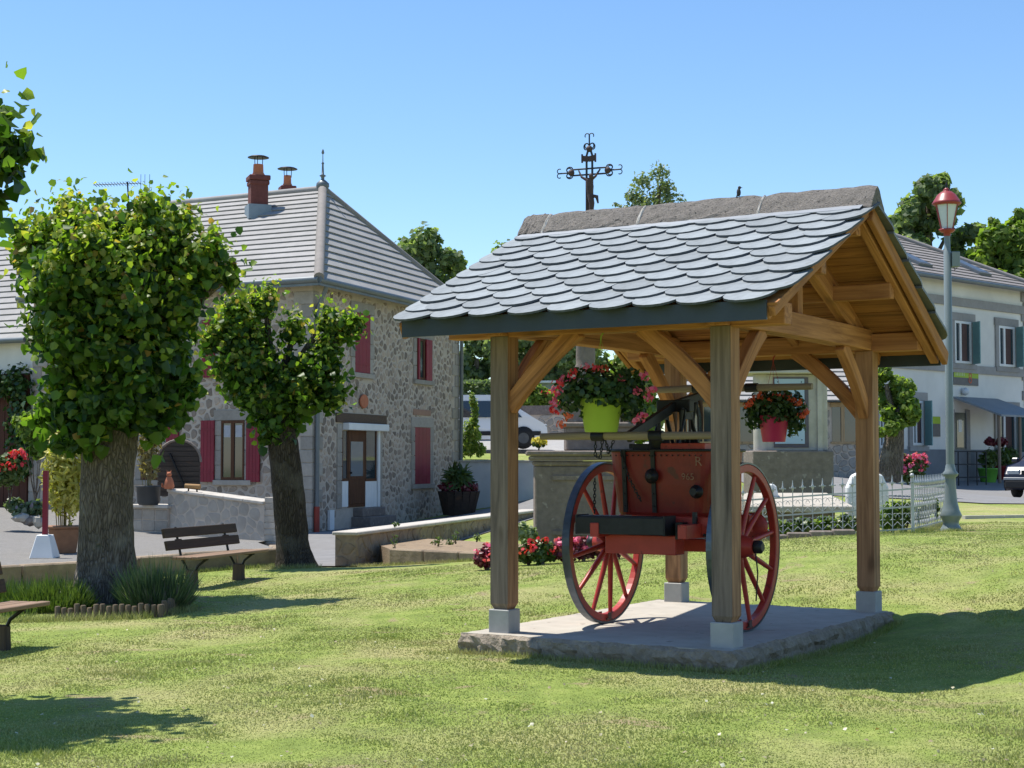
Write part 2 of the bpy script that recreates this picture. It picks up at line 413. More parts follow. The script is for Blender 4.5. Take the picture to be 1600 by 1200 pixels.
# ------------------------------------------------------------------ foliage
def leaf_arrays(c, nrm, size, droop=.4, fold=.25, aspect=.85, quad=False):
    k = len(c); up = np.array([0, 0, 1.0])
    nrm = nrm / (np.linalg.norm(nrm, axis=1, keepdims=True) + 1e-9)
    rd = RNG.normal(size=(k, 3)); rd[:, 2] -= droop * 2
    t = rd - nrm * (rd * nrm).sum(1, keepdims=True); t /= np.linalg.norm(t, axis=1, keepdims=True) + 1e-9
    b = np.cross(nrm, t)
    if quad: xs = [(0, 0), (-.5, .5), (0, 1), (.5, .5)]; F = [(0, 3, 2), (0, 2, 1)]
    else: xs = [(0, 0), (.46, .22), (.36, .68), (0, 1), (-.36, .68), (-.46, .22)]; F = [(0, 1, 2, 3), (0, 3, 4, 5)]
    V = np.empty((k, len(xs), 3))
    for i, (x, y) in enumerate(xs):
        V[:, i] = c + size[:, None] * (x * aspect * 2 * .62 * b + (y - .5) * t - fold * abs(x) * nrm)
    return V, F
def leaves(name, c, nrm, size, mats, midx=None, parent=None, kind='stuff', label=None, **kw):
    inv = wm(parent).inverted() if parent is not None else None
    V, F = leaf_arrays(c, nrm, size, **kw); k, nv = V.shape[:2]
    V = V.reshape(-1, 3)
    if inv is not None:
        A = np.array(inv); V = V @ A[:3, :3].T + A[:3, 3]
    nf = len(F); fl = len(F[0])
    base = (np.arange(k) * nv)[:, None, None]; idx = (base + np.array(F)[None]).reshape(-1)
    me = bpy.data.meshes.new(name); me.vertices.add(len(V)); me.vertices.foreach_set('co', V.astype(np.float32).ravel())
    me.loops.add(len(idx)); me.loops.foreach_set('vertex_index', idx.astype(np.int32))
    me.polygons.add(k * nf); me.polygons.foreach_set('loop_start', (np.arange(k * nf) * fl).astype(np.int32))
    try: me.polygons.foreach_set('loop_total', np.full(k * nf, fl, np.int32))
    except Exception: pass
    for q in (mats if isinstance(mats, (list, tuple)) else [mats]): me.materials.append(q)
    if midx is not None: me.polygons.foreach_set('material_index', np.repeat(midx, nf).astype(np.int32))
    me.update(calc_edges=True); me.validate()
    o = bpy.data.objects.new(name, me); COL.objects.link(o)
    if parent is not None: o.parent = parent
    WM[o.name] = wm(parent).copy() if parent is not None else Matrix.Identity(4)
    if kind: o['kind'] = kind
    if label: o['label'] = label
    return o
def blob_points(blobs, count, shell=.55):
    """points through a union of ellipsoids, outer layer denser; normals outward and a little up"""
    w = np.array([b[3] * b[4] + b[4] * b[5] + b[3] * b[5] for b in blobs]); w = w / w.sum()
    ch = RNG.choice(len(blobs), size=count, p=w); B = np.array([b[:6] for b in blobs])[ch]
    d = RNG.normal(size=(count, 3)); d /= np.linalg.norm(d, axis=1, keepdims=True)
    r = shell + (1.06 - shell) * RNG.random(count) ** .6
    wob = 1 + .16 * np.sin(d[:, 0] * 7 + ch) * np.cos(d[:, 2] * 6 + ch * 2)
    p = B[:, :3] + d * B[:, 3:6] * (r * wob)[:, None]
    nr = d + RNG.normal(size=(count, 3)) * .55; nr[:, 2] += .35
    return p, nr, d, ch

# ------------------------------------------------------------------ terrain
def tps(pts, lam=1e-3):
    P = np.array(pts, float); n = len(P); xy = P[:, :2]
    def U(d2): return np.where(d2 > 1e-12, d2 * np.log(d2 + 1e-12) * .5, 0)
    K = U(((xy[:, None] - xy[None]) ** 2).sum(-1)) + lam * np.eye(n)
    A = np.zeros((n + 3, n + 3)); A[:n, :n] = K; A[:n, n] = 1; A[:n, n + 1:] = xy; A[n, :n] = 1; A[n + 1:, :n] = xy.T
    w = np.linalg.solve(A, np.concatenate([P[:, 2], [0, 0, 0]]))
    def f(x, y):
        q = np.stack([np.atleast_1d(x).astype(float), np.atleast_1d(y).astype(float)], -1)
        return U(((q[:, None] - xy[None]) ** 2).sum(-1)) @ w[:n] + w[n] + q @ w[n + 1:]
    return f
CTRL = [(-9, 5, -.1), (-2.6, 7.6, -.05), (3, 6, -.0), (9, 6, .15), (0, 11.4, 0), (1.6, 10.4, 0), (3.6, 13.6, .02), (1.4, 15.3, 0), (-.9, 12.5, -.02),
        (-4.1, 13.8, -.20), (-7, 14, -.25), (-4, 21, -.2), (-4.8, 18.5, -.17), (-3.3, 24, -.14), (-2.4, 25, -.21), (-7, 19, -.2), (-9, 22, -.2),
        (0.3, 21.5, .10), (2, 21, .22), (3.3, 20.0, .46), (5.3, 21.2, .5), (6.2, 22, .5), (5, 14, .28), (8, 16, .45), (8.3, 26, .54),
        (11, 30, .56), (12, 36, .58), (13, 41, .5), (13.5, 47, .62), (12.8, 49.5, .78), (17, 54, .9), (22, 60, 1.0), (22, 40, .6), (25, 20, .6), (20, 8, .3),
        (-2.9, 31, -.28), (-3.2, 34, -.3), (-5, 38.2, -.3), (-1.7, 44, -.1), (-1.2, 47, .0), (1.5, 40, .35), (3, 30, .55), (5, 36, .75), (5.5, 44, 1.2), (3, 46.2, .9),
        (-12, 36, -.1), (-14, 44, .0), (-20, 30, -.2), (-20, 50, 0), (-25, 15, -.2), (2.5, 62, 1.95), (-4, 62, 1.95), (8, 62, 1.9), (0, 75, 2.6), (-20, 75, 2.0), (12, 75, 2.6), (30, 80, 2.2), (40, 50, 1.0), (45, 15, .6), (-45, 10, -.3), (-45, 60, .5)]
Hn = tps(CTRL, .02)
def H(x, y): return float(Hn(x, y)[0])
COURT = tps([(-4.5, 23.5, .10), (-3.4, 25, .08), (-6, 23, .06), (-9, 22, .05), (-7, 27, .03), (-13.5, 43, .2), (-9, 40, .05), (-5.2, 37.5, -.22), (-4.2, 31, -.15), (-18, 30, .1), (-20, 45, .2), (-4, 28, -.05)], .02)
def Hc(x, y): return float(COURT(x, y)[0])

def in_poly(x, y, poly):
    r = False; j = len(poly) - 1
    for i in range(len(poly)):
        xi, yi = poly[i]; xj, yj = poly[j]
        if (yi > y) != (yj > y) and x < (xj - xi) * (y - yi) / (yj - yi) + xi: r = not r
        j = i
    return r
def sheet(name, poly, mat, f, dz, step=.5, kind='structure', label=None, cat=None):
    B = []
    for i in range(len(poly)):
        a = Vector(poly[i]); b = Vector(poly[(i + 1) % len(poly)]); k = max(1, int((b - a).length / step))
        for j in range(k): B.append(a + (b - a) * j / k)
    nb = len(B); xs = [p.x for p in B]; ys = [p.y for p in B]; pts = list(B)
    for ix in range(int((max(xs) - min(xs)) / step)):
        for iy in range(int((max(ys) - min(ys)) / step)):
            x = min(xs) + (ix + .5) * step; y = min(ys) + (iy + .5) * step
            if in_poly(x, y, poly): pts.append(Vector((x, y)))
    r = delaunay_2d_cdt(pts, [], [list(range(nb))], 1, 1e-5)
    V = r[0]; Z = f(np.array([p.x for p in V]), np.array([p.y for p in V])) + dz
    me = bpy.data.meshes.new(name); me.from_pydata([(p.x, p.y, float(z)) for p, z in zip(V, Z)], [], [list(q) for q in r[2]])
    me.materials.append(mat); me.update()
    if len(me.polygons) and me.polygons[0].normal.z < 0: me.flip_normals()
    me.polygons.foreach_set('use_smooth', [True] * len(me.polygons))
    o = bpy.data.objects.new(name, me); COL.objects.link(o); WM[o.name] = Matrix.Identity(4)
    return tag(o, label, cat, None, kind)

# ground: one sheet out to the horizon
gx = np.concatenate([np.linspace(-900, -60, 10), np.linspace(-50, -12, 26), np.linspace(-11, 12, 62), np.linspace(13, 50, 26), np.linspace(60, 900, 10)])
gy = np.concatenate([np.linspace(-60, 0, 6), np.linspace(2, 30, 90), np.linspace(30.6, 80, 80), np.linspace(90, 1200, 12)])
def farz(x, y):
    xc = np.clip(x, -45, 45); yc = np.clip(y, 3, 80)
    z = Hn(xc, yc); d = np.hypot(x - xc, y - yc)
    return z + 0 * d
GX, GY = np.meshgrid(gx, gy); GZ = farz(GX.ravel(), GY.ravel())
nx = len(gx); ny = len(gy)
me = bpy.data.meshes.new('lawn')
me.from_pydata(list(zip(GX.ravel().tolist(), GY.ravel().tolist(), GZ.tolist())), [], [(j * nx + i, j * nx + i + 1, (j + 1) * nx + i + 1, (j + 1) * nx + i) for j in range(ny - 1) for i in range(nx - 1)])
me.materials.append(LAWN); me.polygons.foreach_set('use_smooth', [True] * len(me.polygons)); me.update()
lawn = bpy.data.objects.new('lawn', me); COL.objects.link(lawn); lawn['kind'] = 'structure'

# village road (left, past the house), square on the right, bank
ROAD = [(-3.1, 24.4), (-2.35, 24.9), (-.9, 30), (.5, 35), (3.2, 45.2), (-1.2, 45.9), (-5.2, 38.4), (-4.9, 31.0), (-4.0, 27.0)]
sheet('road', ROAD, ASPH, Hn, .02)
SQ = [(5.9, 33.2), (9.2, 30.6), (14, 33.4), (24, 37), (40, 45), (40, 62), (24, 64), (12.2, 49.6), (8, 45.6), (5.8, 44.8)]
sheet('square', SQ, ASPH, Hn, .02, 1.0)
sheet('upper_road', [(-14, 55), (3.2, 50.5), (10, 49), (10, 58.5), (6, 70), (-14, 70)], M('pale_asphalt', (.33, .32, .305), (.26, .25, .24), 6, .9, .2, .004, world=True), Hn, .03, 1.0)
CRT = [(-16, 19.2), (-7.3, 20.4), (-5.9, 21.9), (-4.9, 23.3), (-3.55, 24.7), (-4.1, 27.2), (-5.0, 31.0), (-5.25, 37.9), (-13.9, 42.8), (-22, 44), (-22, 19)]
sheet('gravel_court', CRT, GRAV, COURT, 0.0)

# low kerb wall between court and lawn
kp = [(-16, 19.2), (-7.3, 20.4), (-5.9, 21.9), (-4.9, 23.3), (-3.55, 24.7), (-4.1, 27.2)]
kw = thing('retaining_kerb', 'low tan stone retaining kerb between gravel court and lawn behind the bench', 'wall', (-4.9, 23.3, H(-4.9, 23.3)))
for i in range(len(kp) - 1):
    a, b = Vector(kp[i]), Vector(kp[i + 1]); L = (b - a).length; n = max(1, int(L / .8))
    for j in range(n):
        p = a + (b - a) * ((j + .015) / n); q = a + (b - a) * ((j + .985) / n); c = (p + q) / 2
        zt = Hc(c.x, c.y) + .02; zb = H(c.x, c.y) - .15
        mb = MB().beam((p.x, p.y, (zt + zb) / 2), (q.x, q.y, (zt + zb) / 2), .2 + random.uniform(-.01, .01), zt - zb)
        mb.build('kerb_stone', TANSTONE, kw, True, bevel=.02)

# ------------------------------------------------------------------ shelter with its frame
AL = R(31.5)
sh = thing('timber_shelter', 'open oak shelter with scalloped slate roof and stone ridge on a concrete slab', 'shelter', (-.03, 12.3, 0), -AL)
Lx, Wy = 1.892, 3.127
SLZ = .14
# slab, rough edge
def rough_slab():
    mb = MB(); x0, x1, y0, y1 = -.35, 1.98, -.16, 3.32
    n1, n2 = 46, 62
    def ring(z, j, o):
        r = []
        for i in range(n1): r.append((x0 + (x1 - x0) * i / n1, y0 - o))
        for i in range(n2): r.append((x1 + o, y0 + (y1 - y0) * i / n2))
        for i in range(n1): r.append((x1 - (x1 - x0) * i / n1, y1 + o))
        for i in range(n2): r.append((x0 - o, y1 - (y1 - y0) * i / n2))
        return [(x + random.uniform(-j, j), y + random.uniform(-j, j), z + random.uniform(-j, j) * .5) for x, y in r]
    random.seed(3)
    rings = [ring(SLZ - .0, .012, -.03), ring(SLZ - .022, .018, .0), ring(SLZ - .07, .022, .012), ring(SLZ - .12, .02, .0), ring(-.12, .01, -.0)]
    n = len(rings[0]); vs = [p for r in rings for p in r]
    fs = [(k * n + i, (k + 1) * n + i, (k + 1) * n + (i + 1) % n, k * n + (i + 1) % n) for k in range(4) for i in range(n)]
    mb.add(vs, fs, 1)
    mb.add([(x, y, SLZ) for x, y, z in rings[0]], [tuple(range(n))], 0)
    # joining lip
    mb.add([(x, y, SLZ) for x, y, z in rings[0]] + rings[0], [(i, n + i, n + (i + 1) % n, (i + 1) % n) for i in range(n)], 0)
    return mb
rough_slab().build('slab', [CONC, CONCR], sh)
posts = {'A': (-.09, .09), 'B': (Lx - .09, .09), 'C': (Lx - .09, Wy + .09), 'D': (-.09, Wy + .09)}
POST_TOP = 2.46
for k, (x, y) in posts.items():
    MB().box((x, y, SLZ + .085), (.182, .182, .19)).build('plinth', PLINTH, sh, bevel=.006)
    w = .080
    mb = MB()
    # post with a chamfered foot; weathered front and left sides
    zs = [(SLZ + .18, w - .022), (SLZ + .225, w), (POST_TOP, w)]
    for i in range(2):
        (z0, a), (z1, b) = zs[i], zs[i + 1]
        for f, (sx, sy, tx, ty) in enumerate([(-1, -1, 1, -1), (1, -1, 1, 1), (1, 1, -1, 1), (-1, 1, -1, -1)]):
            mat = 1 if (f in (0, 3) and k in 'AB') or (f == 3 and k in 'D') else 0
            mb.add([(sx * a, sy * a, z0 - SLZ), (tx * a, ty * a, z0 - SLZ), (tx * b, ty * b, z1 - SLZ), (sx * b, sy * b, z1 - SLZ)], [(0, 1, 2, 3)], mat)
    mb.add([(-zs[0][1], -zs[0][1], .18), (zs[0][1], -zs[0][1], .18), (zs[0][1], zs[0][1], .18), (-zs[0][1], zs[0][1], .18)], [(3, 2, 1, 0)], 0)
    o = mb.build('post', [OAKZ, GREYOAK], sh); o.location = (x, y, SLZ)
def timber(name, p0, p1, w, h, mat=OAK, up=(0, 0, 1), bev=.006, curve=0.0, cdir=None):
    """a squared timber with its grain along its length; optionally slightly bowed"""
    p0 = Vector(p0); p1 = Vector(p1); d = p1 - p0; L = d.length; d.normalize()
    sd = d.cross(Vector(up)); sd.normalize(); u = sd.cross(d)
    R3 = Matrix(((d.x, sd.x, u.x), (d.y, sd.y, u.y), (d.z, sd.z, u.z)))
    mb = MB(); n = 8 if curve else 1
    for i in range(n + 1):
        t = i / n; x = -L / 2 + L * t; c = curve * (1 - (2 * t - 1) ** 2)
        for a, b in ((-1, -1), (1, -1), (1, 1), (-1, 1)): mb.v.append(Vector((x, a * w / 2, b * h / 2 + c)))
    for i in range(n):
        for j in range(4): mb.f.append([i * 4 + j, i * 4 + (j + 1) % 4, i * 4 + 4 + (j + 1) % 4, i * 4 + 4 + j][::-1]); mb.m.append(0); mb.sm.append(False)
    mb.f.append([0, 1, 2, 3]); mb.f.append([n * 4 + 3, n * 4 + 2, n * 4 + 1, n * 4]); mb.m += [0, 0]; mb.sm += [False, False]
    me = mb.mesh(name, mat)
    o = link_mesh(name, me, sh, (p0 + p1) / 2, R3)
    if bev:
        b = o.modifiers.new('bevel', 'BEVEL'); b.width = bev; b.segments = 1; b.limit_method = 'ANGLE'; b.angle_limit = R(40)
    return o
xl, xr, yf, yb = -.1, Lx - .1, .1, Wy + .1
VR = 1.51                                    # ridge line
ZR = 3.50                                    # roof deck top at the ridge
EF, EB = -.486, 3.56                         # eaves
ZF, ZB = 2.575, 2.475
X0, X1 = -.68, Lx + .50
def zroof(v): return ZF + (v - EF) * (ZR - ZF) / (VR - EF) if v <= VR else ZB + (EB - v) * (ZR - ZB) / (EB - VR)
# plates, ties
timber('wall_plate', (X0 + .1, yf, 2.535), (X1 - .1, yf, 2.535), .15, .16)
timber('wall_plate', (X0 + .1, yb, 2.535), (X1 - .1, yb, 2.535), .15, .16)
for x in (xl, xr):
    timber('tie_beam', (x, -.06, 2.555), (x, Wy + .27, 2.555), .165, .185, curve=.015)
    timber('king_post', (x, VR, 2.65), (x, VR, 3.30), .10, .10, OAK, up=(0, 1, 0))
    timber('principal_rafter', (x, .25, 2.68), (x, VR - .03, 3.22), .09, .13)
    timber('principal_rafter', (x, 2.82, 2.68), (x, VR + .03, 3.22), .09, .13)
    timber('strut', (x, .95, 2.64), (x, .95, 2.92), .07, .085, up=(0, 1, 0))
timber('ridge_beam', (X0 + .1, VR, 3.345), (X1 - .06, VR, 3.345), .10, .16)
timber('purlin', (X0 + .1, .72, zroof(.72) - .19), (X1 - .06, .72, zroof(.72) - .19), .10, .13)
timber('purlin', (X0 + .1, 2.33, zroof(2.33) - .19), (X1 - .06, 2.33, zroof(2.33) - .19), .10, .13)
# braces, each slightly bowed
bl = .62
def brace(p, dx, dy):
    a = Vector((p[0] + dx * .05, p[1] + dy * .05, 1.90)); b = Vector((p[0] + dx * (bl + .05), p[1] + dy * (bl + .05), 2.48))
    timber('brace', a, b, .085, .125, curve=.035)
brace(posts['A'], 1, 0); brace(posts['B'], -1, 0); brace(posts['C'], -1, 0); brace(posts['D'], 1, 0)
brace(posts['A'], 0, 1); brace(posts['D'], 0, -1); brace(posts['B'], 0, 1); brace(posts['C'], 0, -1)
# rafters
sf = (ZR - ZF) / (VR - EF); sb = (ZR - ZB) / (EB - VR)
for x in (X0 + .07, -.1, .5, 1.15, 1.79, X1 - .06):
    timber('rafter', (x, EF + .03, zroof(EF + .03) - .095), (x, VR - .02, zroof(VR - .02) - .085), .075, .10)
    timber('rafter', (x, EB - .03, zroof(EB - .03) - .095), (x, VR + .02, zroof(VR + .02) - .085), .075, .10)
# a second, outer verge rafter with its worn waney edge
timber('verge_rafter', (X1 + .0, EF + .02, zroof(EF) - .075), (X1 + .0, VR - .01, zroof(VR) - .06), .05, .075, OAKX, curve=.006)
timber('verge_rafter', (X1 + .03, EB - .02, zroof(EB) - .085), (X1 + .03, VR + .01, zroof(VR) - .07), .05, .12, OAKX, curve=.006)
timber('verge_rafter', (X0 - .0, EF + .02, zroof(EF) - .085), (X0 - .0, VR - .01, zroof(VR) - .07), .05, .12, OAKX)
timber('verge_rafter', (X0 - .0, EB - .02, zroof(EB) - .085), (X0 - .0, VR + .01, zroof(VR) - .07), .05, .12, OAKX)
# boarding under the slates
nb_ = 9
for side in (0, 1):
    e = EF if side == 0 else EB
    for i in range(nb_):
        v0 = e + (VR - e) * (i + .02) / nb_; v1 = e + (VR - e) * (i + .98) / nb_
        timber('roof_board', (X0 - .02, (v0 + v1) / 2, zroof((v0 + v1) / 2) - .028), (X1 + .05, (v0 + v1) / 2, zroof((v0 + v1) / 2) - .028),
               abs(v1 - v0) * 1.13, .022, OAKX, up=(0, -(sf if side == 0 else -sb), 1), bev=0)
# zinc eave fascias
MB().box(((X0 + X1) / 2 - .0, EF - .015, 2.51), (X1 - X0 - .04, .018, .135)).build('fascia', ZINC, sh)
MB().box(((X0 + X1) / 2 - .0, EB + .015, 2.405), (X1 - X0 - .04, .018, .135)).build('fascia', ZINC, sh)
# slates: round-tailed, thick, laid in courses
def slate_mesh(seed, w=.358, l=.36, th=.017):
    random.seed(seed); n = 9; out = []
    for i in range(n + 1):
        a = math.pi * i / n
        out.append((-math.cos(a) * w / 2 * (1 + random.uniform(-.008, .008)), -(math.sin(a) ** .85) * w * .56 + random.uniform(-.004, .004)))
    poly = [(w / 2, l)] + [(-w / 2, l)] + out
    mb = MB(); k = len(poly)
    inner = [(x * .965, y * .965 + .002) for x, y in poly]
    vs = [(x, y, 0) for x, y in poly] + [(x, y, th * .97) for x, y in poly] + [(x, y, th) for x, y in inner]
    fs = [tuple(reversed(range(k)))] + [(i, (i + 1) % k, k + (i + 1) % k, k + i) for i in range(k)] + [(k + i, k + (i + 1) % k, 2 * k + (i + 1) % k, 2 * k + i) for i in range(k)] + [tuple(range(2 * k, 3 * k))]
    mb.add(vs, fs); mb.m = [0] + [1] * k + [0] * (k + 1); return mb
SLSHADE = M('slate_edge_shade', (.085, .095, .11), (.05, .055, .065), 20, .8, .4, .003)  # dark edge colour paints in the shadow under each slate lip
SL = [slate_mesh(s).mesh('slate', [SLATE, SLSHADE]) for s in range(7)]
random.seed(11)
rows = 11; SPC = .348
def slate_xf(side, r, x):
    e = EF if side == 0 else EB; s = sf if side == 0 else sb
    run = abs(VR - e); t = (r + .0) / rows
    v = e + (VR - e) * t; z = zroof(v) + .030
    ang = math.atan(s) - .085
    yd = Vector((0, 1 if side == 0 else -1, 0))
    ex = Vector((1, 0, 0)) if side == 0 else Vector((-1, 0, 0))
    ey = (yd * math.cos(ang) + Vector((0, 0, math.sin(ang)))); ez = ex.cross(ey)
    R3 = Matrix(((ex.x, ey.x, ez.x), (ex.y, ey.y, ez.y), (ex.z, ey.z, ez.z)))
    return Vector((x, v, z)) + ey * .10, R3
SLS = [slate_mesh(s, l=.10).mesh('slate', [SLATE, SLSHADE]) for s in range(4)]
back = MB()
for side in (0, 1):
    for r in range(rows):
        off = 0 if r % 2 == 0 else .5
        n = int((X1 - X0 + .12) / SPC) + 1
        for i in range(-1, n + 1):
            x = X0 - .06 + SPC * (i + off + .5)
            if x < X0 - .10 or x > X1 + .12: continue
            x = min(max(x, X0 + .10), X1 - .07) if (x < X0 + .05 or x > X1 - .03) else x
            p, R3 = slate_xf(side, r, x + random.uniform(-.007, .007))
            tw = Matrix.Rotation(random.uniform(-.035, .035), 3, 'Z') @ Matrix.Rotation(random.uniform(-.014, .014), 3, 'Y')
            p = p + Vector((0, 0, random.uniform(-.002, .004))) + R3 @ Vector((0, -.045, 0))
            if side == 0: link_mesh('slate', random.choice(SLS if r == rows - 1 else SL), sh, p, R3 @ tw)
            else:
                X = Matrix.Translation(p) @ (R3 @ tw).to_4x4(); q = slate_mesh(random.randrange(7), l=.10 if r == rows - 1 else .36, th=.024)
                back.add(q.v, q.f, 0, False, X); random.seed(r * 100 + i)
back.build('back_slates', SLATEI, sh, kind='stuff')
# zinc flashing strip under the ridge stones
MB().beam((X0 - .02, VR - .17, zroof(VR - .17) + .052), (X1 + .03, VR - .17, zroof(VR - .17) + .052), .16, .006, up=(0, -sf, 1)).build('flashing', M('zinc_flashing', (.34, .36, .38), (.28, .30, .32), 5, .4, .05, .001, metal=.3), sh)
# ridge stones: arched section, joints with pale mortar
def ridge_stone(x0, x1, zt0, zt1, seed, end=False):
    random.seed(seed); mb = MB(); n = 12; k = 14
    def sec(x, zt, j):
        r = []
        for i in range(n + 1):
            a = math.pi * i / n; c = math.cos(a); s_ = math.sin(a)
            y = VR - c * .17; z = zt - .19 * abs(c) ** 1.35
            if j: y += random.uniform(-j, j); z += random.uniform(-j, j)
            r.append((x, y, z))
        for i in (3, 2, 1):                     # hollow underside
            r.append((x, VR - .16 + i * .08, zt - .19 + (.06 if i == 2 else 0)))
        return r
    rings = []
    for i in range(k + 1):
        t = i / k; sh_ = 1.0
        rings.append(sec(x0 + (x1 - x0) * t, zt0 + (zt1 - zt0) * t - (.012 if i in (0, k) else 0), .006))
    m = len(rings[0]); vs = [p for r in rings for p in r]
    fs = [(i * m + j, (i + 1) * m + j, (i + 1) * m + (j + 1) % m, i * m + (j + 1) % m) for i in range(k) for j in range(m)]
    mb.add(vs, fs, 0); mb.add(rings[0], [tuple(range(m))], 0); mb.add(rings[-1], [tuple(reversed(range(m)))], 0)
    return mb
cuts = [X0 - .06, X0 + .20, X0 + 1.13, X0 + 2.22, X1 + .11]
zt = lambda x: 3.675 + (x - X0) / (X1 - X0) * -.02
for i in range(4):
    ridge_stone(cuts[i] + .006, cuts[i + 1] - .012, zt(cuts[i]), zt(cuts[i + 1]), 20 + i).build('ridge_stone', RIDGE, sh)
    if i:
        ridge_stone(cuts[i] - .016, cuts[i] + .010, zt(cuts[i]) - .006, zt(cuts[i]) - .006, 40 + i).build('ridge_mortar', M('ridge_mortar', (.72, .68, .62), (.45, .41, .36), 12, .95, .5, .01), sh)

def S2W(u, v, z): return wm(sh) @ Vector((u, v, z))
# a small bird on the ridge
bp = S2W(1.31, VR, 3.655)
bd = thing('bird', 'small dark bird perched on the stone ridge of the shelter', 'bird', bp)
mb = MB(); mb.ball((0, 0, .045), (.018, .018, .034), 10); mb.ball((.006, -.004, .084), .014, 8)
mb.tube([(0, 0, .05), (-.012, 0, .02), (-.022, 0, -.004)], [.012, .007, .004], 6); mb.tube([(.016, -.008, .084), (.03, -.012, .082)], [.004, .001], 5)
mb.tube([(.004, .006, .03), (.004, .006, 0)], .002, 4); mb.tube([(.004, -.006, .03), (.004, -.006, 0)], .002, 4)
mb.build('body', M('bird_feather', (.06, .055, .05), (.03, .03, .03), 20, .8), bd)

# ------------------------------------------------------------------ fire pump cart (own frame: x along the axle)
ct = thing('fire_pump_cart', 'old red two-wheeled hand fire pump with spoked wheels standing under the shelter', 'fire pump', S2W(.885, 1.11, SLZ), -AL)
WR = .665
def wheel(xc, label=None):
    out = 1 if xc > 0 else -1
    # felloes
    def ringmesh(r0, r1, hw, n=64):
        mb = MB(); vs = []
        for i in range(n):
            a = 2 * math.pi * i / n; c, s_ = math.cos(a), math.sin(a)
            for r, x in ((r0, -hw), (r0, hw), (r1, hw), (r1, -hw)): vs.append((xc + x, r * c, WR + r * s_))
        fs = []
        for i in range(n):
            j = (i + 1) % n
            for q in range(4): fs.append((i * 4 + q, i * 4 + (q + 1) % 4, j * 4 + (q + 1) % 4, j * 4 + q))
        mb.add(vs, fs, 0, False); return mb
    w = ringmesh(WR - .078, WR - .014, .030).build('wheel', RED, ct, bevel=.006)
    ringmesh(WR - .014, WR, .032).build('tyre', TYRE, w)
    ns = 12
    for i in range(ns):
        a = 2 * math.pi * (i + .3) / ns; c, s_ = math.cos(a), math.sin(a)
        dish = .045 * out
        p0 = (xc - dish, .075 * c, WR + .075 * s_); pm = (xc - dish * .8, .2 * c, WR + .2 * s_); p1 = (xc, (WR - .07) * c, WR + (WR - .07) * s_)
        MB().tube([p0, pm, p1], [.026, .024, .018], 8).build('spoke', RED, w)
    hub = MB(); X = Matrix.Translation((xc - .045 * out, 0, WR)) @ Matrix.Rotation(math.pi / 2 * out, 4, 'Y')
    hub.lathe([(.05, -.13), (.075, -.11), (.09, -.04), (.092, .04), (.075, .09), (.066, .13)], n=20, X=X)
    h = hub.build('hub', RED, w)
    MB().lathe([(.046, .13), (.052, .135), (.052, .185), (.035, .20)], n=16, X=X).build('hub_cap', IRON, w)
    # iron shoe clamped round the rim at the foot
    MB().box((xc, .0, .035), (.095, .085, .012)).box((xc - .045, 0, .06), (.008, .05, .06)).box((xc + .045, 0, .06), (.008, .05, .06)).build('chock_clamp', RUST, w)
wheel(-.625); wheel(.625)
MB().tube([(-.66, 0, WR), (.66, 0, WR)], .028, 10).build('axle', IRON, ct)
MB().box((0, 0, WR + .0), (1.0, .09, .10)).build('axle_bed', RED, ct, bevel=.006)
# chassis rails, springs, lower box, front black tray
for y in (-.36, .36): MB().box((.02, y, .835), (1.02, .07, .14)).build('frame_rail', RED, ct, bevel=.005)
for x in (-.36, .40): MB().box((x, 0, .80), (.075, 1.35, .11)).build('cross_rail', RED, ct, bevel=.005)
for x in (-.47, .47):
    mb = MB()
    for q in range(4): mb.tube([(x, -.42 + q * .05, .77 - q * .012), (x, 0, .70 - q * .014), (x, .42 - q * .05, .77 - q * .012)], .012, 6)
    mb.build('leaf_spring', IRON, ct)
MB().box((-.045, -.42, .685), (.62, .16, .15)).build('tool_box', RED, ct, bevel=.006)
tr_ = MB(); tr_.box((-.145, -.56, .90), (.77, .17, .02)); tr_.box((-.145, -.655, .835), (.77, .018, .13)); tr_.box((-.145, -.47, .84), (.77, .018, .10)); tr_.box((-.145, -.56, .775), (.77, .17, .018))
for x in (-.53, .24): tr_.box((x, -.56, .84), (.018, .20, .155))
tr_.build('iron_tray', IRON, ct, bevel=.004)
MB().box((.30, -.47, .80), (.06, .10, .13)).box((.40, -.44, .845), (.03, .03, .20)).build('bracket', IRON, ct)
# tank: flared tub
def tub():
    mb = MB(); n = 40; vs = []
    lv = [(.905, .86), (.93, .885), (1.15, .95), (1.405, 1.0), (1.43, 1.01)]
    def sq(a, w, d, p=5):
        c, s_ = math.cos(a), math.sin(a)
        return (w * math.copysign(abs(c) ** (2 / p), c), d * math.copysign(abs(s_) ** (2 / p), s_))
    for z, k in lv:
        for i in range(n):
            x, y = sq(2 * math.pi * i / n, .475 * k, .40 * k); vs.append((x + .0, y + .09, z))
    for i in range(n):
        x, y = sq(2 * math.pi * i / n, .46, .385); vs.append((x, y + .09, 1.43))
    for i in range(n):
        x, y = sq(2 * math.pi * i / n, .45, .375); vs.append((x, y + .09, 1.25))
    L = len(lv) + 2
    fs = [(k * n + i, k * n + (i + 1) % n, (k + 1) * n + (i + 1) % n, (k + 1) * n + i) for k in range(L - 1) for i in range(n)]
    fs.append(tuple(reversed(range(n)))); fs.append(tuple(range((L - 1) * n, L * n)))
    mb.add(vs, fs, 0, False); return mb
tank = tub().build('tank', DRED, ct)
mb = MB()
for i in range(41): pass
rim = []
for i in range(41):
    a = 2 * math.pi * i / 40; c, s_ = math.cos(a), math.sin(a)
    rim.append((.488 * math.copysign(abs(c) ** .4, c), .09 + .412 * math.copysign(abs(s_) ** .4, s_), 1.425))
MB().tube(rim, .012, 6).build('tank_rim', IRON, tank)
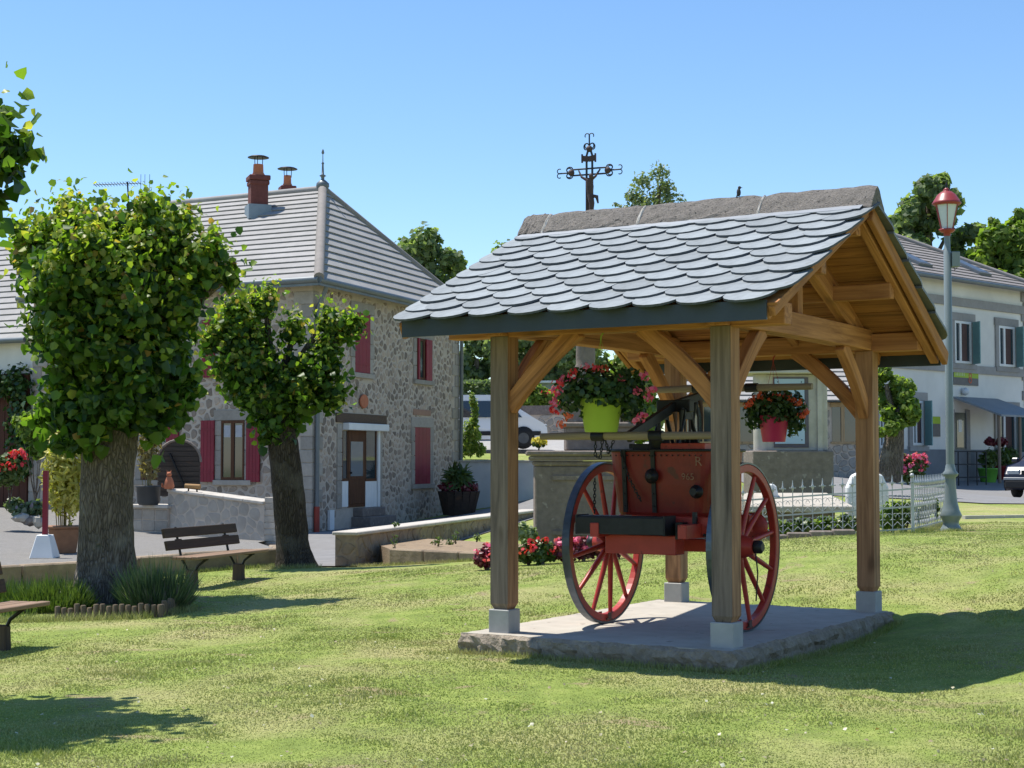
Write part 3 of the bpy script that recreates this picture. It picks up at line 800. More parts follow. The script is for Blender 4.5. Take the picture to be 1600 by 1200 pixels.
for x in (-.02, -.28):
    MB().beam((x, -.285, .93), (x, -.325, 1.43), .018, .035, up=(1, 0, 0)).build('strap', IRON, tank)
MB().lathe([(.05, 0), (.055, .03), (.03, .05), (.03, .09)], n=14, X=Matrix.Translation((.36, -.30, 1.10)) @ Matrix.Rotation(math.pi / 2, 4, 'X')).build('valve', IRON, tank)
MB().lathe([(.055, 0), (.06, .02), (.02, .06)], n=14, X=Matrix.Translation((-.02, -.325, 1.22)) @ Matrix.Rotation(math.pi / 2, 4, 'X')).build('boss', IRON, tank)
MB().box((.20, -.16, 1.455), (.42, .22, .055)).build('lid_board', RED, ct, bevel=.005)
MB().box((-.12, -.16, 1.455), (.22, .20, .05)).box((-.22, .0, 1.46), (.10, .5, .04)).build('lid_iron', IRON, ct, bevel=.004)
RV = MB().ball((0, 0, 0), .007, 6).mesh('rivet', IRON)
for i in range(17):
    link_mesh('rivet', RV, tank, (-.40 + i * .05, -.318, 1.385))
for z in (.98, 1.08, 1.18, 1.28, 1.38):
    for x in (-.02, -.28): link_mesh('rivet', RV, tank, (x, -.302 - (z - .93) * .08, z))
MB().lathe([(.03, 0), (.032, .05), (.045, .055), (.045, .08), (.022, .085), (.022, .13)], n=14, X=Matrix.Translation((.43, -.12, 1.02)) @ Matrix.Rotation(math.pi / 2, 4, 'Y')).build('outlet', M('brass', (.45, .30, .10), (.25, .16, .06), 20, .4, .1, .001, metal=.8), ct)
# painted marks
def text(s, size, mat, parent, X, name='lettering', ext=.001):
    cu = bpy.data.curves.new('t', 'FONT'); cu.body = s; cu.size = size; cu.extrude = ext; cu.align_x = 'CENTER'; cu.align_y = 'CENTER'
    cu.resolution_u = 3
    t = bpy.data.objects.new('t', cu); COL.objects.link(t)
    bpy.context.view_layer.update()
    dg = bpy.context.evaluated_depsgraph_get(); me = bpy.data.meshes.new_from_object(t.evaluated_get(dg))
    bpy.data.objects.remove(t); me.name = name; me.materials.clear(); me.materials.append(mat)
    o = bpy.data.objects.new(name, me); COL.objects.link(o)
    if parent is not None: o.parent = parent; o.matrix_basis = X; WM[o.name] = wm(parent) @ X
    return o
WORN = M('worn_cream_lettering', (.30, .17, .11), (.13, .02, .014), 60, .7, 0)
XT = Matrix.Rotation(math.pi / 2 + .06, 4, 'X')
text('965', .075, WORN, tank, Matrix.Translation((.28, -.3065, 1.215)) @ XT)
text('R', .105, WORN, tank, Matrix.Translation((.375, -.3155, 1.335)) @ XT)
# cylinders and rocker
for y in (-.20, .38):
    MB().lathe([(.085, 1.25), (.085, 1.52), (.095, 1.53), (.095, 1.55), (.03, 1.56)], (-.02, y, 0), 18).build('pump_cylinder', IRON, ct)
    MB().tube([(-.02, y, 1.50), (-.02, y, 1.72)], .014, 8).build('piston_rod', IRON, ct)
for x in (-.13, .09):
    mb = MB(); mb.tube([(x, -.12, 1.42), (x, .05, 1.72)], .018, 6); mb.tube([(x, .32, 1.42), (x, .15, 1.72)], .018, 6); mb.box((x, .10, 1.72), (.03, .16, .08))
    mb.build('rocker_stand', IRON, ct)
rk = MB(); rk.beam((-.02, -.74, 1.525), (-.02, .12, 1.80), .04, .085); rk.beam((-.02, .12, 1.80), (-.02, 1.09, 1.97), .04, .085)
rk.box((-.02, .10, 1.79), (.30, .09, .10)); rocker = rk.build('rocker_arm', IRON, ct, bevel=.006)
for k in range(7):
    y = -.12 + k * .085; z = 1.735 + k * .018
    MB().tube([(.08 + .02 * math.sin(k * 2), y, z), (.09, y, z - .12), (.085, y + .01, z - .30 + .03 * math.cos(k * 3))], [.022, .010, .006], 6).build('hanging_tool', IRON if k % 3 else RUST, ct)
def handle(y, z, nm='pump_handle'):
    h = MB(); h.tube([(-.79, y, z), (-.4, y, z + .004), (.0, y, z), (.78, y, z - .002)], [.027, .033, .034, .028], 12); 
    o = h.build(nm, POLEW, ct)
    for x in (-.27, .23): MB().tube([(x - .055, y, z), (x + .055, y, z)], .041, 12).build('iron_collar', IRON, o)
handle(-.76, 1.535); handle(1.11, 1.975)
def chain(pts, parent, r=.0045, link=.034, nm='chain'):
    mb = MB(); tot = [Vector(p) for p in pts]; k = 0
    for a, b in zip(tot[:-1], tot[1:]):
        L = (b - a).length; n = max(1, int(L / (link * .72)))
        d = (b - a).normalized()
        for i in range(n):
            c = a + (b - a) * (i + .5) / n
            s1 = d.orthogonal().normalized(); s1 = s1 if k % 2 else d.cross(s1)
            ring = [c + d * (link / 2 * math.cos(t)) + s1 * (link * .30 * math.sin(t)) for t in [2 * math.pi * q / 8 for q in range(9)]]
            mb.tube(ring, r, 4, cap=False); k += 1
    return mb.build(nm, IRON, parent)
chain([(-.33, -.70, 1.50), (-.34, -.69, 1.38), (-.30, -.68, 1.36), (-.27, -.70, 1.50)], ct)
chain([(-.24, -.70, 1.50), (-.22, -.69, 1.40), (-.17, -.70, 1.50)], ct)
chain([(-.30, -.335, 1.42), (-.22, -.34, 1.20), (-.12, -.33, 1.02)], ct)
chain([(-.50, -.40, 1.20), (-.50, -.41, .92)], ct)
chain([(.30, .12, 1.98), (.31, .12, 1.50)], ct)
mb = MB(); mb.tube([(.74, -.05, WR - .05), (.76, -.06, WR - .2), (.74, -.05, WR - .42)], .006, 5); mb.build('hanging_chain', IRON, ct)
# draw hooks and side lamps seen beyond the wheels
MB().ball((-.70, .12, WR + .05), .045, 12).build('bell', M('pale_metal', (.6, .6, .58), (.4, .4, .4), 9, .35, metal=.7), ct)
MB().lathe([(.0, -.02), (.10, -.02), (.12, 0), (.10, .02), (0, .02)], n=20, X=Matrix.Translation((.50, .50, .80)) @ Matrix.Rotation(math.pi / 2, 4, 'X')).build('hose_reel', RED, ct)

# ------------------------------------------------------------------ hanging flower pots
def bunch(parent, c, r, count, size, mats, midx, shell=.35, droop=.5, nm='foliage', **kw):
    p, nr, d, ch = blob_points([(c[0], c[1], c[2], r[0], r[1], r[2])], count, shell)
    return leaves(nm, p, nr, np.full(count, size) * RNG.uniform(.7, 1.25, count), mats, midx, parent, droop=droop, **kw)
def flowers(parent, cs, mat, n=22, size=.026, spread=.038, nm='flower_head'):
    for c in cs:
        k = max(6, int(n * RNG.uniform(.45, .95))); d = RNG.normal(size=(k, 3)); d /= np.linalg.norm(d, axis=1, keepdims=True); d *= RNG.uniform(.5, 1.35, (k, 1)); d[:, 2] *= .8
        leaves(nm, np.array(c)[None] + d * spread, d + RNG.normal(size=(k, 3)) * .3, np.full(k, size) * RNG.uniform(.8, 1.3, k), mat, None, parent, kind=None, droop=0, fold=.1, aspect=1.0)
def hang_pot(u, v, ztop, zbot, rt, rb, potmat, label, petals, fr, seed, hookc):
    global RNG; RNG = np.random.default_rng(seed); random.seed(seed)
    w = S2W(u, v, zbot); t = thing('hanging_flower_pot', label, 'flower pot', w, 0, 'flower pots hanging in the shelter')
    h = ztop - zbot
    mb = MB(); mb.lathe([(rb * .96, 0), (rb, .006), (rt, h - .02), (rt * 1.03, h - .018), (rt * 1.03, h), (rt * .96, h), (rt * .93, h - .04)], n=28)
    mb.build('pot', potmat, t)
    mb = MB()
    for a in (0.3, 2.4, 4.5): mb.tube([(rt * math.cos(a), rt * math.sin(a), h), (0, 0, 2.40 - zbot)], .0022, 4)
    mb.build('hanger_wire', hookc, t)
    hook = [(0, .0, 2.40 - zbot), (.0, 0, 2.43 - zbot), (.02, 0, 2.46 - zbot), (.03, 0, 2.49 - zbot), (0, 0, 2.51 - zbot), (-.02, 0, 2.49 - zbot)]
    MB().tube(hook, .006, 6).build('hook', hookc, t)
    W = Vector(w)
    C = (W.x, W.y, W.z + h + .06)
    p, nr, d, ch = blob_points([(C[0], C[1], C[2] + .03, fr * .8, fr * .8, .17), (C[0] - fr * .55, C[1], C[2] - .03, fr * .42, fr * .4, .17), (C[0] + fr * .6, C[1], C[2] - .05, fr * .4, fr * .4, .2), (C[0] + fr * .1, C[1] - fr * .4, C[2] - .02, fr * .45, fr * .3, .11)], 1500, .3)
    leaves('foliage', p, nr, RNG.uniform(.028, .05, 1500), [M_leaf('geranium_leaf', [(0, (.018, .045, .014)), (1, (.05, .10, .028))], .3)], None, t, droop=.4, aspect=1.05)
    for (dx, dz, k) in petals:
        base = [W.x + dx, W.y - .12 - .05 * random.random(), W.z + dz]
        flowers(t, [base], [PETR, PETP, PETO][k])
    return t
LIME = M('lime_pot', (.31, .42, .045), (.25, .35, .035), 5, .5, .05, .001)
FUCH = M('fuchsia_pot', (.48, .03, .10), (.40, .025, .085), 5, .5, .05, .001)
hang_pot(.793, .06, 1.955, 1.70, .165, .125, LIME, 'lime green hanging pot of trailing pink and red geraniums, nearer of the two', 
         [(-.33, .36, 0), (-.34, .30, 1), (-.36, .22, 1), (-.22, .44, 0), (-.05, .48, 0), (-.12, .49, 1), (.26, .31, 1), (.32, .42, 1), (.37, .32, 1), (.24, .09, 1), (.30, .11, 1), (-.26, .12, 2), (.02, .47, 2), (.14, .40, 1), (-.36, .16, 0), (-.28, .40, 1), (.35, .26, 1), (-.3, .06, 2)], .37, 5, LIME)
hang_pot(.93, 3.17, 1.90, 1.655, .14, .105, FUCH, 'fuchsia pink hanging pot of orange red geraniums at the back of the shelter',
         [(-.22, .38, 2), (-.15, .42, 2), (.0, .42, 2), (.10, .42, 2), (.22, .36, 2), (.27, .28, 2), (.16, .37, 2), (-.26, .34, 2), (.24, .24, 2), (-.08, .36, 2)], .30, 6, M('red_wire', (.4, .03, .03), rough=.5))

# ------------------------------------------------------------------ rubble facing
def clip(poly, nx_, ny_, d):
    out = []
    for i in range(len(poly)):
        a = poly[i]; b = poly[(i + 1) % len(poly)]
        da = a[0] * nx_ + a[1] * ny_ - d; db = b[0] * nx_ + b[1] * ny_ - d
        if da <= 0: out.append(a)
        if (da < 0 < db) or (db < 0 < da):
            t = da / (da - db); out.append((a[0] + (b[0] - a[0]) * t, a[1] + (b[1] - a[1]) * t))
    return out
def rubble_cells(a0, a1, z0, z1, sx, sz, holes, seed, gap=.024):
    rr = random.Random(seed); pts = {}; nx_ = int((a1 - a0) / sx) + 1; nz = int((z1 - z0) / sz) + 1
    for j in range(-1, nz + 1):
        for i in range(-1, nx_ + 1):
            pts[i, j] = (a0 + (i + .5 + (.5 if j % 2 else 0) + rr.uniform(-.48, .48)) * sx, z0 + (j + .5 + rr.uniform(-.46, .46)) * sz)
    cells = []
    for (i, j), p in pts.items():
        if not (a0 < p[0] < a1 and z0 < p[1] < z1): continue
        if any(h[0] < p[0] < h[1] and h[2] < p[1] < h[3] for h in holes): continue
        poly = [(p[0] - sx * 1.3, p[1] - sz * 1.3), (p[0] + sx * 1.3, p[1] - sz * 1.3), (p[0] + sx * 1.3, p[1] + sz * 1.3), (p[0] - sx * 1.3, p[1] + sz * 1.3)]
        g = gap * rr.uniform(.5, 1.9)
        for dj in (-2, -1, 0, 1, 2):
            for di in (-2, -1, 0, 1, 2):
                if (di or dj) and (i + di, j + dj) in pts and len(poly) > 2:
                    q = pts[i + di, j + dj]; ex, ey = q[0] - p[0], q[1] - p[1]; L = math.hypot(ex, ey); ex /= L; ey /= L
                    poly = clip(poly, ex, ey, p[0] * ex + p[1] * ey + L / 2 - g)
                    if len(poly) < 3: break
            if len(poly) < 3: break
        poly = [q for q in clip(clip(clip(clip(poly, 1, 0, a1 - .01), -1, 0, -a0 - .01), 0, 1, z1 - .01), 0, -1, -z0 - .01)] if len(poly) > 2 else poly
        for h in holes:       # push edges off openings
            if len(poly) > 2 and h[0] - sx < p[0] < h[1] + sx and h[2] - sz < p[1] < h[3] + sz:
                if p[0] <= h[0]: poly = clip(poly, 1, 0, h[0] - .01) if h[2] - .02 < p[1] < h[3] + .02 else poly
                elif p[0] >= h[1]: poly = clip(poly, -1, 0, -h[1] - .01) if h[2] - .02 < p[1] < h[3] + .02 else poly
                if p[1] >= h[3] and len(poly) > 2: poly = clip(poly, 0, -1, -h[3] - .01)
                elif p[1] <= h[2] and len(poly) > 2: poly = clip(poly, 0, 1, h[2] - .01)
        if len(poly) < 3: continue
        A = abs(sum(poly[k][0] * poly[(k + 1) % len(poly)][1] - poly[(k + 1) % len(poly)][0] * poly[k][1] for k in range(len(poly)))) / 2
        if A < sx * sz * .12: continue
        cells.append((A, poly))
    return cells
def stone_geom(mb, fr, poly, o, th, rr):
    # round the corners by taking edge points near them
    q = []
    n = len(poly)
    for i in range(n):
        a, b = poly[i], poly[(i + 1) % n]
        q.append((a[0] * .76 + b[0] * .24, a[1] * .76 + b[1] * .24)); q.append((a[0] * .24 + b[0] * .76, a[1] * .24 + b[1] * .76))
    if n > 6: q = q[::2]
    poly = q; n = len(poly)
    cx = sum(p[0] for p in poly) / n; cz = sum(p[1] for p in poly) / n
    vs = [fr.pt(a, o, z) for a, z in poly] + [fr.pt(cx + (a - cx) * .84, o + th * rr.uniform(.8, 1.1), cz + (z - cz) * .84) for a, z in poly]
    mb.add(vs, [tuple(range(n, 2 * n))] + [(i, (i + 1) % n, n + (i + 1) % n, n + i) for i in range(n)])
def face_rubble(fr, parent, a0, a1, z0, z1, sx, sz, holes, seed, limit, o=0.0, th=.015, sort=None, name='rubble_stone'):
    cells = rubble_cells(a0, a1, z0, z1, sx, sz, holes, seed); rr = random.Random(seed)
    cells.sort(key=lambda c: -c[0])
    rest = MB(); used = 0
    for k, (A, poly) in enumerate(cells):
        if used < limit:
            mb = MB(); stone_geom(mb, fr, poly, o, th, rr); mb.build(name, RSTONE, parent, True); used += 1
        else: stone_geom(rest, fr, poly, o, th, rr)
    if rest.v: rest.build('small_stones', RSTONEI, parent, True, kind='stuff')

# ------------------------------------------------------------------ stone house
C0 = at(487, 700, 38.4); C0 = (C0.x, C0.y)
FR = Frame(C0, (math.sin(R(20)), math.cos(R(20))), 1)               # right wall, faces right
FL = Frame(C0, (-math.sin(R(62)), math.cos(R(62))), -1)             # front wall
LR, LL = 9.6, 9.25
ZG, ZE = -.55, EYE + 4.36
hs = thing('stone_house', 'two-storey rubble stone house with grey tiled hip roof and red shutters', 'house', (C0[0], C0[1], H(*C0)))
pts = [FR.pt(0, 0, 0), FR.pt(LR, 0, 0), FR.pt(LR, 0, 0) + FL.e * LL, FL.pt(LL, 0, 0)]
mb = MB()
vs = [(p.x, p.y, ZG) for p in pts] + [(p.x, p.y, ZE) for p in pts]
mb.add(vs, [(0, 3, 7, 4), (1, 0, 4, 5), (2, 1, 5, 6), (3, 2, 6, 7), (4, 7, 6, 5)])
wall = mb.build('wall', MORTAR, hs, True)
holesR = []; holesL = []
def win(fr, holes, rect, kind, surround=.20, lintel=.28, sill=.14):
    a0, a1, z0, z1 = fr.rect(*rect)
    ho = (a0 - surround, a1 + surround, z0 - sill, z1 + lintel); holes.append(ho)
    # ashlar surround blocks
    k = max(2, round((z1 - z0) / .38))
    for (b0, b1) in ((a0 - surround, a0), (a1, a1 + surround)):
        for i in range(k):
            za = z0 + (z1 - z0) * i / k; zb = z0 + (z1 - z0) * (i + 1) / k
            e = .06 if i % 2 else 0
            m_ = MB(); fr.box(m_, b0 - (e if b0 < a0 - .01 else 0), b1 + (e if b0 > a0 else 0), za + .006, zb - .006, -.05, .035); m_.build('jamb_stone', ASHLAR, wall, True, bevel=.006)
    m_ = MB(); fr.box(m_, a0 - surround - .05, a1 + surround + .05, z1 + .004, z1 + lintel - .01, -.05, .038); m_.build('lintel', ASHLAR, wall, True, bevel=.006)
    m_ = MB(); fr.box(m_, a0 - surround - .03, a1 + surround + .03, z0 - sill + .01, z0 - .004, -.05, .085); m_.build('sill', ASHLAR, wall, True, bevel=.006)
    return a0, a1, z0, z1
def shutter(fr, a0, a1, z0, z1, o, mat=SHUT, nb=4, nm='shutter'):
    sm_ = MB(); fr.box(sm_, a0, a1, z0, z1, o, o + .018); s_ = sm_.build(nm, mat, hs if mat is SHUT else None, True)
    for i in range(nb):
        b0 = a0 + (a1 - a0) * i / nb + .004; b1 = a0 + (a1 - a0) * (i + 1) / nb - .004
        m_ = MB(); fr.box(m_, b0, b1, z0 + .003, z1 - .003, o + .018, o + .032); m_.build('shutter_board', mat, s_, True)
    for z in (z0 + .15 * (z1 - z0), z0 + .85 * (z1 - z0)):
        m_ = MB(); fr.box(m_, a0 + .02, a1 - .02, z - .02, z + .02, o + .033, o + .042); m_.build('hinge_strap', mat, s_, True)
    return s_
def casement(fr, a0, a1, z0, z1, o, mat, parent, cols=2, mull=.07, curtain=True):
    f = MB(); fr.box(f, a0, a1, z0, z0 + mull, o, o + .05); fr.box(f, a0, a1, z1 - mull, z1, o, o + .05)
    w = (a1 - a0) / cols
    for i in range(cols + 1):
        a = a0 + w * i; fr.box(f, max(a0, a - mull * .7), min(a1, a + mull * .7), z0 + mull, z1 - mull, o + .001, o + .049)
    f.build('window_frame', mat, parent, True)
    fr_ = WM
    g = MB()
    for i in range(cols):
        fr.box(g, a0 + w * i + mull * .6, a0 + w * (i + 1) - mull * .6, z0 + mull, z1 - mull, o + .015, o + .025)
    win_ = g.build('pane', GLASS, parent, True)
    return win_
# right wall openings
a = win(FR, holesR, (553.5, 490, 577, 583), 'closed'); shutter(FR, *a, .0)
a = win(FR, holesR, (650, 530, 671, 594), 'half')
casement(FR, *a, .0, BROWN, hs); 
shutter(FR, a[1] - (a[1] - a[0]) * .42, a[1] + .02, a[2], a[3], .055, nb=2); 
m_ = MB(); FR.box(m_, a[0], a[0] + .10, a[2], a[3], .05, .09); m_.build('shutter', SHUT, hs, True)
a = win(FR, holesR, (647, 668, 671, 756), 'closed'); shutter(FR, *a, .0)
# orange relieving stones over it
a2 = FR.rect(645, 640, 672, 649); m_ = MB(); FR.box(m_, *a2, 0, .03); m_.build('brick_lintel', M('pinkish_stone', (.38, .22, .15), (.28, .17, .12), 9, .9), hs, True, bevel=.01)
# door group
dz = FR.rect(533, 673, 588, 793)
holesR.append((dz[0] - .28, dz[1] + .30, ZG, FR.rect(524, 647, 602, 662)[3] + .02))
da0, da1, z0, z1 = dz
for (b0, b1) in ((da0 - .27, da0 - .005), (da1 + .06, da1 + .32)):
    for i in range(6):
        za = z0 + (z1 + .15 - z0) * i / 6; zb = z0 + (z1 + .15 - z0) * (i + 1) / 6
        m_ = MB(); FR.box(m_, b0, b1, za + .006, zb - .006, -.02, .035); m_.build('jamb_stone', ASHLAR, wall, True, bevel=.006)
door = thing_door = MB()
dm = FR.rect(543, 673, 569, 792)
m_ = MB(); FR.box(m_, dm[0], dm[1], dm[2], dm[3], .0, .03); dr = m_.build('door', BROWN, hs, True)
m_ = MB(); g_ = FR.rect(546, 690, 565, 744); FR.box(m_, *g_, .032, .04); m_.build('glass', M_glass('door_glass', (.10, .13, .16), .08), dr, True)
m_ = MB(); FR.box(m_, dm[0] + .02, dm[1] - .02, dm[2] + .08, g_[2] - .08, .03, .045); m_.build('panel', BROWN, dr, True, bevel=.01)
m_ = MB(); m_.ball(FR.pt(dm[0] + .08, .07, (dm[2] + dm[3]) / 2 - .1), .03); m_.build('handle', IRON, dr, True)
for (x0, x1) in ((533, 542.5), (569.5, 587)):
    q = FR.rect(x0, 751, x1, 792); m_ = MB(); n_ = 2 if x0 < 540 else 4
    for i in range(n_):
        FR.box(m_, q[0] + (q[1] - q[0]) * i / n_ + .004, q[0] + (q[1] - q[0]) * (i + 1) / n_ - .004, q[2], q[3], .0, .03)
    m_.build('white_panel', WHITE, hs, True)
    q = FR.rect(x0, 673, x1, 750); m_ = MB(); FR.box(m_, *q, .0, .012); m_.build('side_light', GLASS, hs, True)
    m_ = MB(); FR.box(m_, q[0], q[1], q[2] - .03, q[2] + .04, .012, .035); FR.box(m_, q[0], q[0] + .05, q[2], q[3], .012, .03); FR.box(m_, q[1] - .05, q[1], q[2], q[3], .012, .03); m_.build('side_light_frame', BROWN, hs, True)
q = FR.rect(588, 673, 591, 792); m_ = MB(); FR.box(m_, *q, .0, .06); m_.build('white_jamb', WHITE, hs, True)
q = FR.rect(535, 662, 598, 673); m_ = MB(); FR.box(m_, *q, .0, .20); m_.build('roller_blind_box', WHITE, hs, True, bevel=.015)
q = FR.rect(524, 647, 602, 661.5); m_ = MB(); FR.box(m_, *q, -.02, .05); m_.build('timber_lintel', M_wood('dark_lintel', (.13, .085, .055), (.075, .05, .035), axis=0), hs, True, bevel=.01)
q = FR.rect(549, 806, 590, 826); m_ = MB(); FR.box(m_, q[0], q[1], ZG, q[3], .0, .55); FR.box(m_, q[0] + .1, q[1] - .1, q[3], z0 - .005, .0, .28); m_.build('doorstep', DKSTONE, hs, True, bevel=.015)
q = FR.rect(510, 797, 517, 828); m_ = MB(); FR.box(m_, *q, 0.03, .10); m_.build('white_marker', WHITE, hs, True)
q = FR.rect(559.5, 616, 572, 638)
X = Matrix.Translation(FR.pt((q[0] + q[1]) / 2, .03, (q[2] + q[3]) / 2)) @ Matrix.Rotation(math.pi / 2, 4, 'Y') 
m_ = MB(); cc = FR.pt((q[0] + q[1]) / 2, .03, (q[2] + q[3]) / 2); rx = (q[1] - q[0]) / 2; rz_ = (q[3] - q[2]) / 2
XX = Matrix(((FR.e.x, 0, FR.n.x, cc.x), (FR.e.y, 0, FR.n.y, cc.y), (0, 1, 0, cc.z), (0, 0, 0, 1)))
m_.prism([(rx * math.cos(t), rz_ * math.sin(t)) for t in [2 * math.pi * i / 20 for i in range(20)]], XX, .05)
m_.build('wall_plaque', TERRA, hs, True, bevel=.015)
# front wall openings
a = win(FL, holesL, (347, 657, 383, 750), 'open')
casement(FL, *a, .0, BROWN, hs)
m_ = MB()
for s_ in (0, 1):      # net curtains tied back, behind the glass line
    w_ = (a[1] - a[0]) / 2; b0 = a[0] + w_ * s_ + .08; b1 = a[0] + w_ * (s_ + 1) - .08
    FL.box(m_, b0, b1, a[3] - .42, a[3] - .12, .026, .03)
m_.build('curtain', M('net_curtain', (.42, .42, .44), (.36, .36, .38), 30, .9), hs, True)
q = FL.rect(316, 657, 337, 753); shutter(FL, q[0], q[1], q[2], q[3], .045)
q = FL.rect(387, 657, 408, 753); shutter(FL, q[0], q[1], q[2], q[3], .045)
q = FL.rect(262, 657, 281, 753); shutter(FL, q[0], q[1], q[2], q[3], .045)
a = win(FL, holesL, (222, 657, 254, 750), 'open'); casement(FL, *a, .0, BROWN, hs)
a = win(FL, holesL, (347, 500, 380, 588), 'open'); casement(FL, *a, .0, BROWN, hs)
q = FL.rect(318, 500, 338, 590); shutter(FL, q[0], q[1], q[2], q[3], .045); q = FL.rect(386, 500, 405, 590); shutter(FL, q[0], q[1], q[2], q[3], .045)
# quoins at the near corner and ends
for i in range(20):
    za = ZG + .02 + i * .325; zb = za + .31
    if zb > ZE - .12: break
    l1, l2 = (.55, .32) if i % 2 else (.32, .55)
    m_ = MB()
    P = [FR.pt(l1, .03, 0), FR.pt(0, .03, 0) + FL.n * .03, FL.pt(l2, .03, 0), FL.pt(l2, -.05, 0), FR.pt(0, -.05, 0) - FL.n * .05, FR.pt(l1, -.05, 0)]
    vs = [(p.x, p.y, za) for p in P] + [(p.x, p.y, zb) for p in P]
    m_.add(vs, [(0, 5, 4, 3, 2, 1), (6, 7, 8, 9, 10, 11)] + [(k, (k + 1) % 6, 6 + (k + 1) % 6, 6 + k) for k in range(6)])
    m_.build('quoin', ASHLAR, wall, True, bevel=.008)
    for fr, L_ in ((FR, LR), (FL, LL)):
        m_ = MB(); fr.box(m_, L_ - l2, L_ - .005, za, zb, -.05, .03); m_.build('quoin', ASHLAR, wall, True, bevel=.008)
face_rubble(FR, wall, .45, LR - .45, ZG, ZE - .1, .25, .168, holesR, 1, 175)
face_rubble(FL, wall, .45, LL - .45, ZG, ZE - .1, .27, .175, holesL, 2, 60)
# roof
OV = .42
Pm = FR.pt(LR / 2, 0, 0)
AP = Pm + FL.e * 2.37; AP.z = EYE + 7.6
eR = FR.e; eL = FL.e
def corner(a, b, z=ZE + .02): p = FR.P + eR * a + eL * b; return Vector((p.x, p.y, z))
E0 = corner(-OV, -OV); E1 = corner(LR + OV, -OV); E2 = corner(LR + OV, LL + .25); E3 = corner(-OV, LL + .25)
AP2 = AP + eL * (LL + .25 - 2.37)
def courses(P00, P01, P10, P11, n, parent, mat, riser=.058, name='tile_course'):
    """P00,P01 eave ends; P10,P11 top ends"""
    nrm = (P01 - P00).cross(P10 - P00 if (P10 - P00).length > .1 else P11 - P00).normalized()
    if nrm.z < 0: nrm = -nrm
    for i in range(n):
        t0 = i / n; t1 = min(1, (i + 1.25) / n)
        a0 = P00.lerp(P10, t0); b0 = P01.lerp(P11, t0); a1 = P00.lerp(P10, t1); b1 = P01.lerp(P11, t1)
        vs = [a0 + nrm * riser * .62, b0 + nrm * riser * .62, b1 + nrm * .003, a1 + nrm * .003, a0 + nrm * riser * 1.1, b0 + nrm * riser * 1.1, b1 + nrm * .018, a1 + nrm * .018]
        m_ = MB(); m_.add(vs, [(3, 2, 1, 0), (4, 5, 6, 7), (0, 1, 5, 4), (1, 2, 6, 5), (2, 3, 7, 6), (3, 0, 4, 7)])
        me_ = m_.build(name, mat, parent, True)
roofp = MB(); roofp.add([E0, E1, E2, E3, AP, AP2], [(0, 4, 5, 3), (0, 1, 4), (1, 2, 5, 4), (0, 3, 2, 1), (3, 5, 2)])
roof = roofp.build('roof', TILE, hs, True)
courses(E0, E3, AP, AP2, 18, roof, TILE); courses(E0, E1, AP, AP, 14, roof, TILE)
courses(E1, E2, AP, AP2, 18, roof, TILE)
MB().tube([E0 + Vector((0, 0, .03)), AP + Vector((0, 0, .05))], [.13, .13], 10).build('hip_tile', M('hip_tile', (.25, .225, .205), (.18, .165, .15), 5, .85), roof, True)
MB().tube([E1 + Vector((0, 0, .03)), AP + Vector((0, 0, .05))], [.11, .11], 10).build('hip_tile', MATS['hip_tile'], roof, True)
MB().tube([AP2 + Vector((0, 0, .04)), AP + Vector((0, 0, .04))], [.10, .10], 10).build('ridge_tile', TILE, roof, True)
fin = MB(); fin.lathe([(.20, -.02), (.26, .08), (.25, .2), (.12, .32), (.06, .36), (.07, .46), (.14, .5), (.05, .56), (.035, .95), (.06, 1.0), (.02, 1.05), (.015, 1.35), (.06, 1.4), (.04, 1.5), (0.01, 1.56)], n=14, X=Matrix.Translation(AP + Vector((0, 0, .05))) @ Matrix.Scale(.72, 4))
fin.build('finial', GUT, roof, True)
# gutters and downpipes
for p, q in ((E0, E1), (E0, E3)):
    g0 = p + Vector((0, 0, -.02)); g1 = q + Vector((0, 0, -.02)); MB().tube([g0, g1], .085, 10).build('gutter', GUT, hs, True)
    MB().beam(p - Vector((0, 0, .10)), q - Vector((0, 0, .10)), .03, .12).build('eave_board', GUT, hs, True)
def pipe(pts, r=.055): MB().tube(pts, r, 10).build('downpipe', GUT, hs, True)
pipe([FR.pt(.02, .40, ZE - .02), FR.pt(.06, .30, ZE - .25), FR.pt(.10, .11, ZE - .6), FR.pt(.10, .10, .3), FR.pt(.10, .10, -.4)])
m_ = MB().tube([FR.pt(.10, .10, .35), FR.pt(.10, .10, -.4)], .07, 10).build('downpipe_shoe', M('red_oxide', (.35, .05, .03), rough=.6), hs, True)
pipe([FR.pt(LR - .1, .4, ZE - .02), FR.pt(LR - .06, .12, ZE - .4), FR.pt(LR - .06, .10, .2)])
